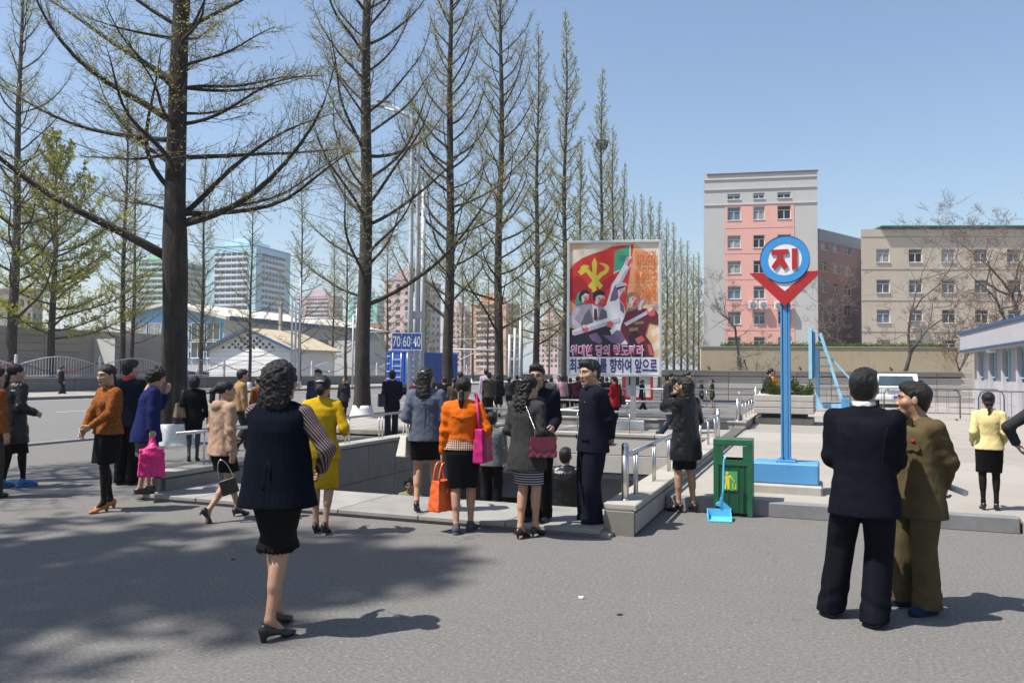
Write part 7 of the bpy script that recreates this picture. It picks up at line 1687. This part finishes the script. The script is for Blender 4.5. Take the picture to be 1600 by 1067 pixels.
def seam(info, name, pts, r, m):
    s = info['s']; b = MB(); b.tube([tuple(c * s for c in p) for p in pts], r * s, 5); return b.build(name, m, info['root'])
def back_y(z, k=1.0): return -np.interp(z, [.72, .80, .90, 1.0, 1.10, 1.20, 1.28, 1.35, 1.39], [.15, .148, .14, .13, .127, .132, .13, .115, .09]) * k
SEAMD = mat('seam_dark', (.0015, .0032, .005), .9)
seam(suit, 'back_seam', [(0, back_y(z, 1.035) - .001, z) for z in np.linspace(.75, 1.36, 14)], .0022, SEAMD)
for sg in (-1, 1): seam(suit, 'side_seam', [(sg * np.interp(z, [.75, 1.0, 1.2, 1.33], [.125, .11, .125, .15]), back_y(z, .905) - .002, z) for z in np.linspace(.76, 1.32, 12)], .0018, SEAMD)
BUCK = mat('buckle_dark', (.05, .045, .04), .3, metal=.6); OSE = mat('seam_orange', (.38, .07, .006), .8)
fy = lambda z: -np.interp(z, [1.0, 1.08, 1.18, 1.27, 1.34, 1.39], [.122, .114, .122, .128, .112, .09]) * 1.06 * 1.03
yk = org['lift']
seam(org, 'yoke_seam', [(x, fy(1.27 - .02 * abs(x) / .12) * (1 - abs(x / .175) ** 2.35) ** (1 / 2.35) - .003, 1.262 + .028 * abs(x) / .12 + yk) for x in np.linspace(-.13, .13, 15)], .0032, OSE)
seam(org, 'hem_band', [(x, fy(1.05) * (1 - abs(x / .168) ** 2.35) ** (1 / 2.35) - .004, 1.045 + yk) for x in np.linspace(-.15, .15, 17)], .0032, OSE)
b = MB(); b.box((0, (fy(1.25) - .006) * org['s'], (1.235 + yk) * org['s']), (.026, .012, .022), bev=.004); b.build('buckle', BUCK, org['root'])
sy = lambda z: -np.interp(z, [.83, .9, 1.0, 1.08, 1.18, 1.27, 1.34], [.15, .14, .131, .13, .128, .128, .112]) * 1.07
seam(slate, 'back_seam', [(0, sy(z) - .003, z + slate['lift']) for z in np.linspace(.85, 1.34, 12)], .0026, mat('seam_slate', (.05, .06, .085), .9))
b = MB(); b.box((0, (sy(1.3) - .008) * slate['s'], (1.27 + slate['lift']) * slate['s']), (.05, .004, .006)); b.build('label_tab', SEAMD, slate['root'])
# ================================================================ bags and small things in hand
def bag_sdf(name, label, M, fn, lo, hi, material, h=.006, extra=()):
    """bag body from a distance field; M its place in the world"""
    root = bpy.data.objects.new(name, None); COL.objects.link(root); root.matrix_world = M; tag(root, label, 'bag')
    V, Q = nets(fn, lo, hi, h); inst('bag_body', npmesh('bag_body', V, Q, material), root)
    for n_, mb_, mm in extra: mb_.build(n_, mm, root)
    return root
def slab(P, c, hx, hy, z0, z1, taper=0, r=.012):
    t = np.clip((P[2] - z0) / (z1 - z0), 0, 1); X = hx * (1 - taper * t); d = np.maximum(np.maximum(np.abs(P[0] - c[0]) - X, np.abs(P[1] - c[1]) - hy * (1 - .45 * t)), np.maximum(z0 - P[2], P[2] - z1)); return d - r
def hang(info, q, dz=.1): 
    w = info['J']['wr' + q]; e = info['J']['el' + q]; d = (w - e) / np.linalg.norm(w - e); return info['w'](w + d * dz)
def place(p, yaw): return Matrix.Translation(p) @ Matrix.Rotation(yaw, 4, 'Z')
def loop(w, top, n=12, r=.007, y=0, bottom=0.0, lean=0):
    m = MB(); m.tube([(w * math.cos(math.pi * i / n), y + lean * math.sin(math.pi * i / n), bottom + (top - bottom) * math.sin(math.pi * i / n)) for i in range(n + 1)], r, 6); return m
OB = mat('bag_orange', (.75, .12, .025), .25, .1, 8, .2, 30, coat=.4); PK = mat('bag_pink', (.60, .012, .17), .45, .12, 8, .3, 25); PKF = mat('bag_pink_film', (.80, .02, .22), .3, .2, 14, .9, 22, bdist=.03); BLB = mat('bag_black', (.012, .012, .013), .35, .2, 8, .3, 30); WB = mat('bag_cream', (.70, .66, .56), .45, .06); PU = mat('bag_burgundy', (.15, .012, .035), .3, .15, 8, .2, 30, coat=.3); TB = mat('bag_tan', (.22, .13, .07), .6, .4, 14); CH = mat('chain', (.7, .66, .58), .25, metal=1.0)
YR = lambda i: i['rz']
p = hang(org, 'l', .10)
bag_sdf('handbag', 'glossy orange handbag hanging from the hand of the woman in orange', place(p - Vector((0, 0, .47)), YR(org) + .9), lambda P: slab(P, (0, 0), .10, .06, .0, .27, .28, .02) + .004 * wob(P, 32, 1), (-.17, -.13, -.04), (.17, .13, .32), OB, .007, [('handle', loop(.075, .47, y=-.04, bottom=.27, r=.011), OB), ('handle', loop(.075, .47, y=.04, bottom=.27, r=.011), OB), ('buckle', MB().box((0, -.085, .2), (.02, .01, .04)), CH)])
sh_ = org['w'](org['J']['shr'] + np.array([.0, -.04, .07]))
bag_sdf('tote_bag', 'magenta shoulder bag under the arm of the woman in orange', place(org['w'](np.array([.225, -.03, .80])), YR(org) + R(75)), lambda P: slab(P, (0, 0), .15, .035, .0, .30, .08, .02) + .004 * wob(P, 26, 2), (-.22, -.1, -.04), (.22, .1, .36), PK, .008, [('strap', MB().tube([(-.11, 0, .28), (-.08, .03, .50), (.0, .085, .665), (.08, .03, .50), (.11, 0, .28)], .016, 6), PK)])
p = hang(blu, 'r', .09)
bag_sdf('carrier_bag', 'bright pink plastic carrier bag in the hand of the blue coat', place(p - Vector((0, 0, .45)), YR(blu) + 1.4), lambda P: smin(slab(P, (0, 0), .125, .05, .0, .28, .12, .03), rc(P, (0, 0, .24), (0, 0, .43), .09, .02), .07) + .006 * wob(P, 26, 3) + .002 * wob(P, 70, 1), (-.22, -.14, -.07), (.22, .14, .47), PKF, .008, [('handle', loop(.035, .46, bottom=.38, r=.008), PKF)])
p = hang(bei, 'r', .08)
bag_sdf('clutch_bag', 'flat black clutch on a chain swinging from the beige jacket sleeve', place(p - Vector((0, 0, .40)), YR(bei) + .9) @ Matrix.Rotation(R(-18), 4, 'Y'), lambda P: slab(P, (0, 0), .075, .014, .03, .17, 0, .012), (-.13, -.05, -.03), (.13, .05, .21), BLB, .006, [('chain', loop(.07, .40, bottom=.17, r=.0045), CH)])
p = slate['w'](slate['J']['ell'] * .35 + slate['J']['wrl'] * .65)
bag_sdf('handbag', 'cream handbag hanging on the forearm of the slate blue jacket', place(p - Vector((0, 0, .40)), YR(slate) + 1.1), lambda P: slab(P, (0, 0), .125, .05, .0, .20, .35, .014), (-.17, -.1, -.03), (.17, .1, .25), WB, .006, [('handle', loop(.055, .41, y=-.025, bottom=.2, r=.007), WB), ('handle', loop(.055, .41, y=.025, bottom=.2, r=.007), WB)])
p = pin['w'](np.array([.235, -.05, .90]))
br_ = bag_sdf('shoulder_bag', 'burgundy quilted bag on a chain strap over the pinstripe cardigan', place(p, YR(pin) + .55), lambda P: slab(P, (0, 0), .115, .04, .0, .155, .05, .018) + .0035 * np.sin(P[0] * 85) * np.sin(P[2] * 85), (-.16, -.09, -.03), (.16, .09, .2), PU, .006, [('flap', MB().prism([(-.125, .18), (.125, .18), (.11, .07), (.0, .04), (-.11, .07)], .05, .06, M=Matrix.Rotation(R(90), 4, 'X')), PU)])
sc1 = br_.matrix_world.inverted(); topc = pin['w'](np.array([.02, -.09, 1.46])); cp = [sc1 @ topc, sc1 @ pin['w'](np.array([.12, -.15, 1.33])), sc1 @ pin['w'](np.array([.19, -.15, 1.18])), Vector((-.08, -.02, .17))]
m = MB()
for i in range(34):
    t_ = i / 33; k = min(2, int(t_ * 3)); f = t_ * 3 - k; a_ = cp[k].lerp(cp[k + 1], f); m.tube([a_ + Vector((0, 0, .009)), a_, a_ - Vector((0, 0, .009))], [.004, .0065, .004], 5)
m.build('chain', CH, br_)
p = bag5['w'](np.array([-.27, -.02, .93])); bag_sdf('shoulder_bag', 'tan patterned handbag at the side of the woman in grey tights', place(p, YR(bag5) + .3), lambda P: slab(P, (0, 0), .06, .12, .0, .2, .4, .025), (-.12, -.18, -.04), (.12, .18, .26), TB, .01, [('strap', MB().tube([(0, -.07, .2), (.04, -.02, .42), (.09, .03, .52), (.06, .06, .4), (0, .07, .2)], .012, 6), BLB)])
p = brief['w'](np.array([-.27, -.02, .82])); bag_sdf('shoulder_bag', 'black shoulder bag at the side of the suited man by the second tree', place(p, YR(brief)), lambda P: slab(P, (0, 0), .06, .14, .0, .26, .1, .025), (-.12, -.2, -.04), (.12, .2, .32), BLB, .012, [('strap', MB().tube([(0, -.1, .26), (.05, -.03, .5), (.1, .0, .62), (.05, .05, .5), (0, .1, .26)], .012, 6), BLB)])
p = rw['w'](np.array([.24, -.05, .80])); bag_sdf('shoulder_bag', 'small dark bag at the hip of the woman in the red coat', place(p, YR(rw)), lambda P: slab(P, (0, 0), .05, .1, .0, .2, .1, .02), (-.1, -.16, -.04), (.1, .16, .26), BLB, .012, [('strap', MB().tube([(0, -.06, .2), (-.05, .0, .58), (0, .06, .2)], .01, 6), BLB)])
hp_ = off['w'](np.array([-.1, -.24, .90])); m = MB(); m.tube([(-.09, 0, 0), (.13, 0, .03)], .022, 10); o = m.build('rolled_paper', mat('paper', (.62, .62, .64), .8), None, hp_, off['rz']); tag(o, 'rolled white paper held behind the back of the uniformed man', 'paper')
m = MB(); m.box((0, 0, 0), (.15, .11, .02), bev=.003); m.box((.01, .0, .014), (.14, .1, .008)); o = m.build('booklet', mat('booklet_green', (.14, .2, .2), .6), None, gl['w'](np.array([.0, .30, .98])), gl['rz']); o.rotation_euler = (R(35), R(10), gl['rz']); tag(o, 'folded grey green booklet in the hands of the man with glasses', 'booklet')
# hair clips
for inf, nm in ((mus, 'hair_clip'), (slate, 'hair_clip'), (pin, 'hair_clip')):
    m = MB(); HC, HM, s = inf['HC'], inf['HM'], inf['s']; q = [Vector(tuple((HM @ np.array((x, y, z)) + HC) * s)) for x, y, z in ((-.045, -.108, .075), (0, -.122, .078), (.045, -.108, .075))]
    m.tube(q, [.006, .010, .006], 6); m.build('hair_clip', mat('clip', (.75, .6, .58), .25), inf['root'])
# two people sitting behind the planter
for lab, px, dx, c in (('person in grey blue bending over, seated behind the planter', 1195, 0, 'charcoal'), ('person in amber orange seated behind the planter', 1214, 0, 'gold')):
    q = far(px, 579, pd + 3.2); person(lab, px, 0, 0, z0=.16, pos=(q.x, q.y), H=1.6 if dx else 1.62, face=-80 if c == 'charcoal' else 80, lod=1, top=J_(K[c], .80), bottom=T_(K['black']), hair='bun', sit=False, lean=14, shoes=('flat', SHB))
# ================================================================ air
hzm = bpy.data.materials.new('haze_air'); hzm.use_nodes = True; _t = hzm.node_tree; _t.nodes.remove(_t.nodes['Principled BSDF'])
_v = _t.nodes.new('ShaderNodeVolumePrincipled'); _v.inputs['Color'].default_value = (.86, .90, .96, 1); _v.inputs['Density'].default_value = .0005; _v.inputs['Anisotropy'].default_value = .2
_t.links.new(_v.outputs[0], _t.nodes['Material Output'].inputs['Volume'])
hb = MB(); hb.box((0, 1350, 34.5), (3700, 3500, 84)); tag(hb.build('haze', hzm), 'thin pale spring haze over the whole street', 'haze', kind='stuff')
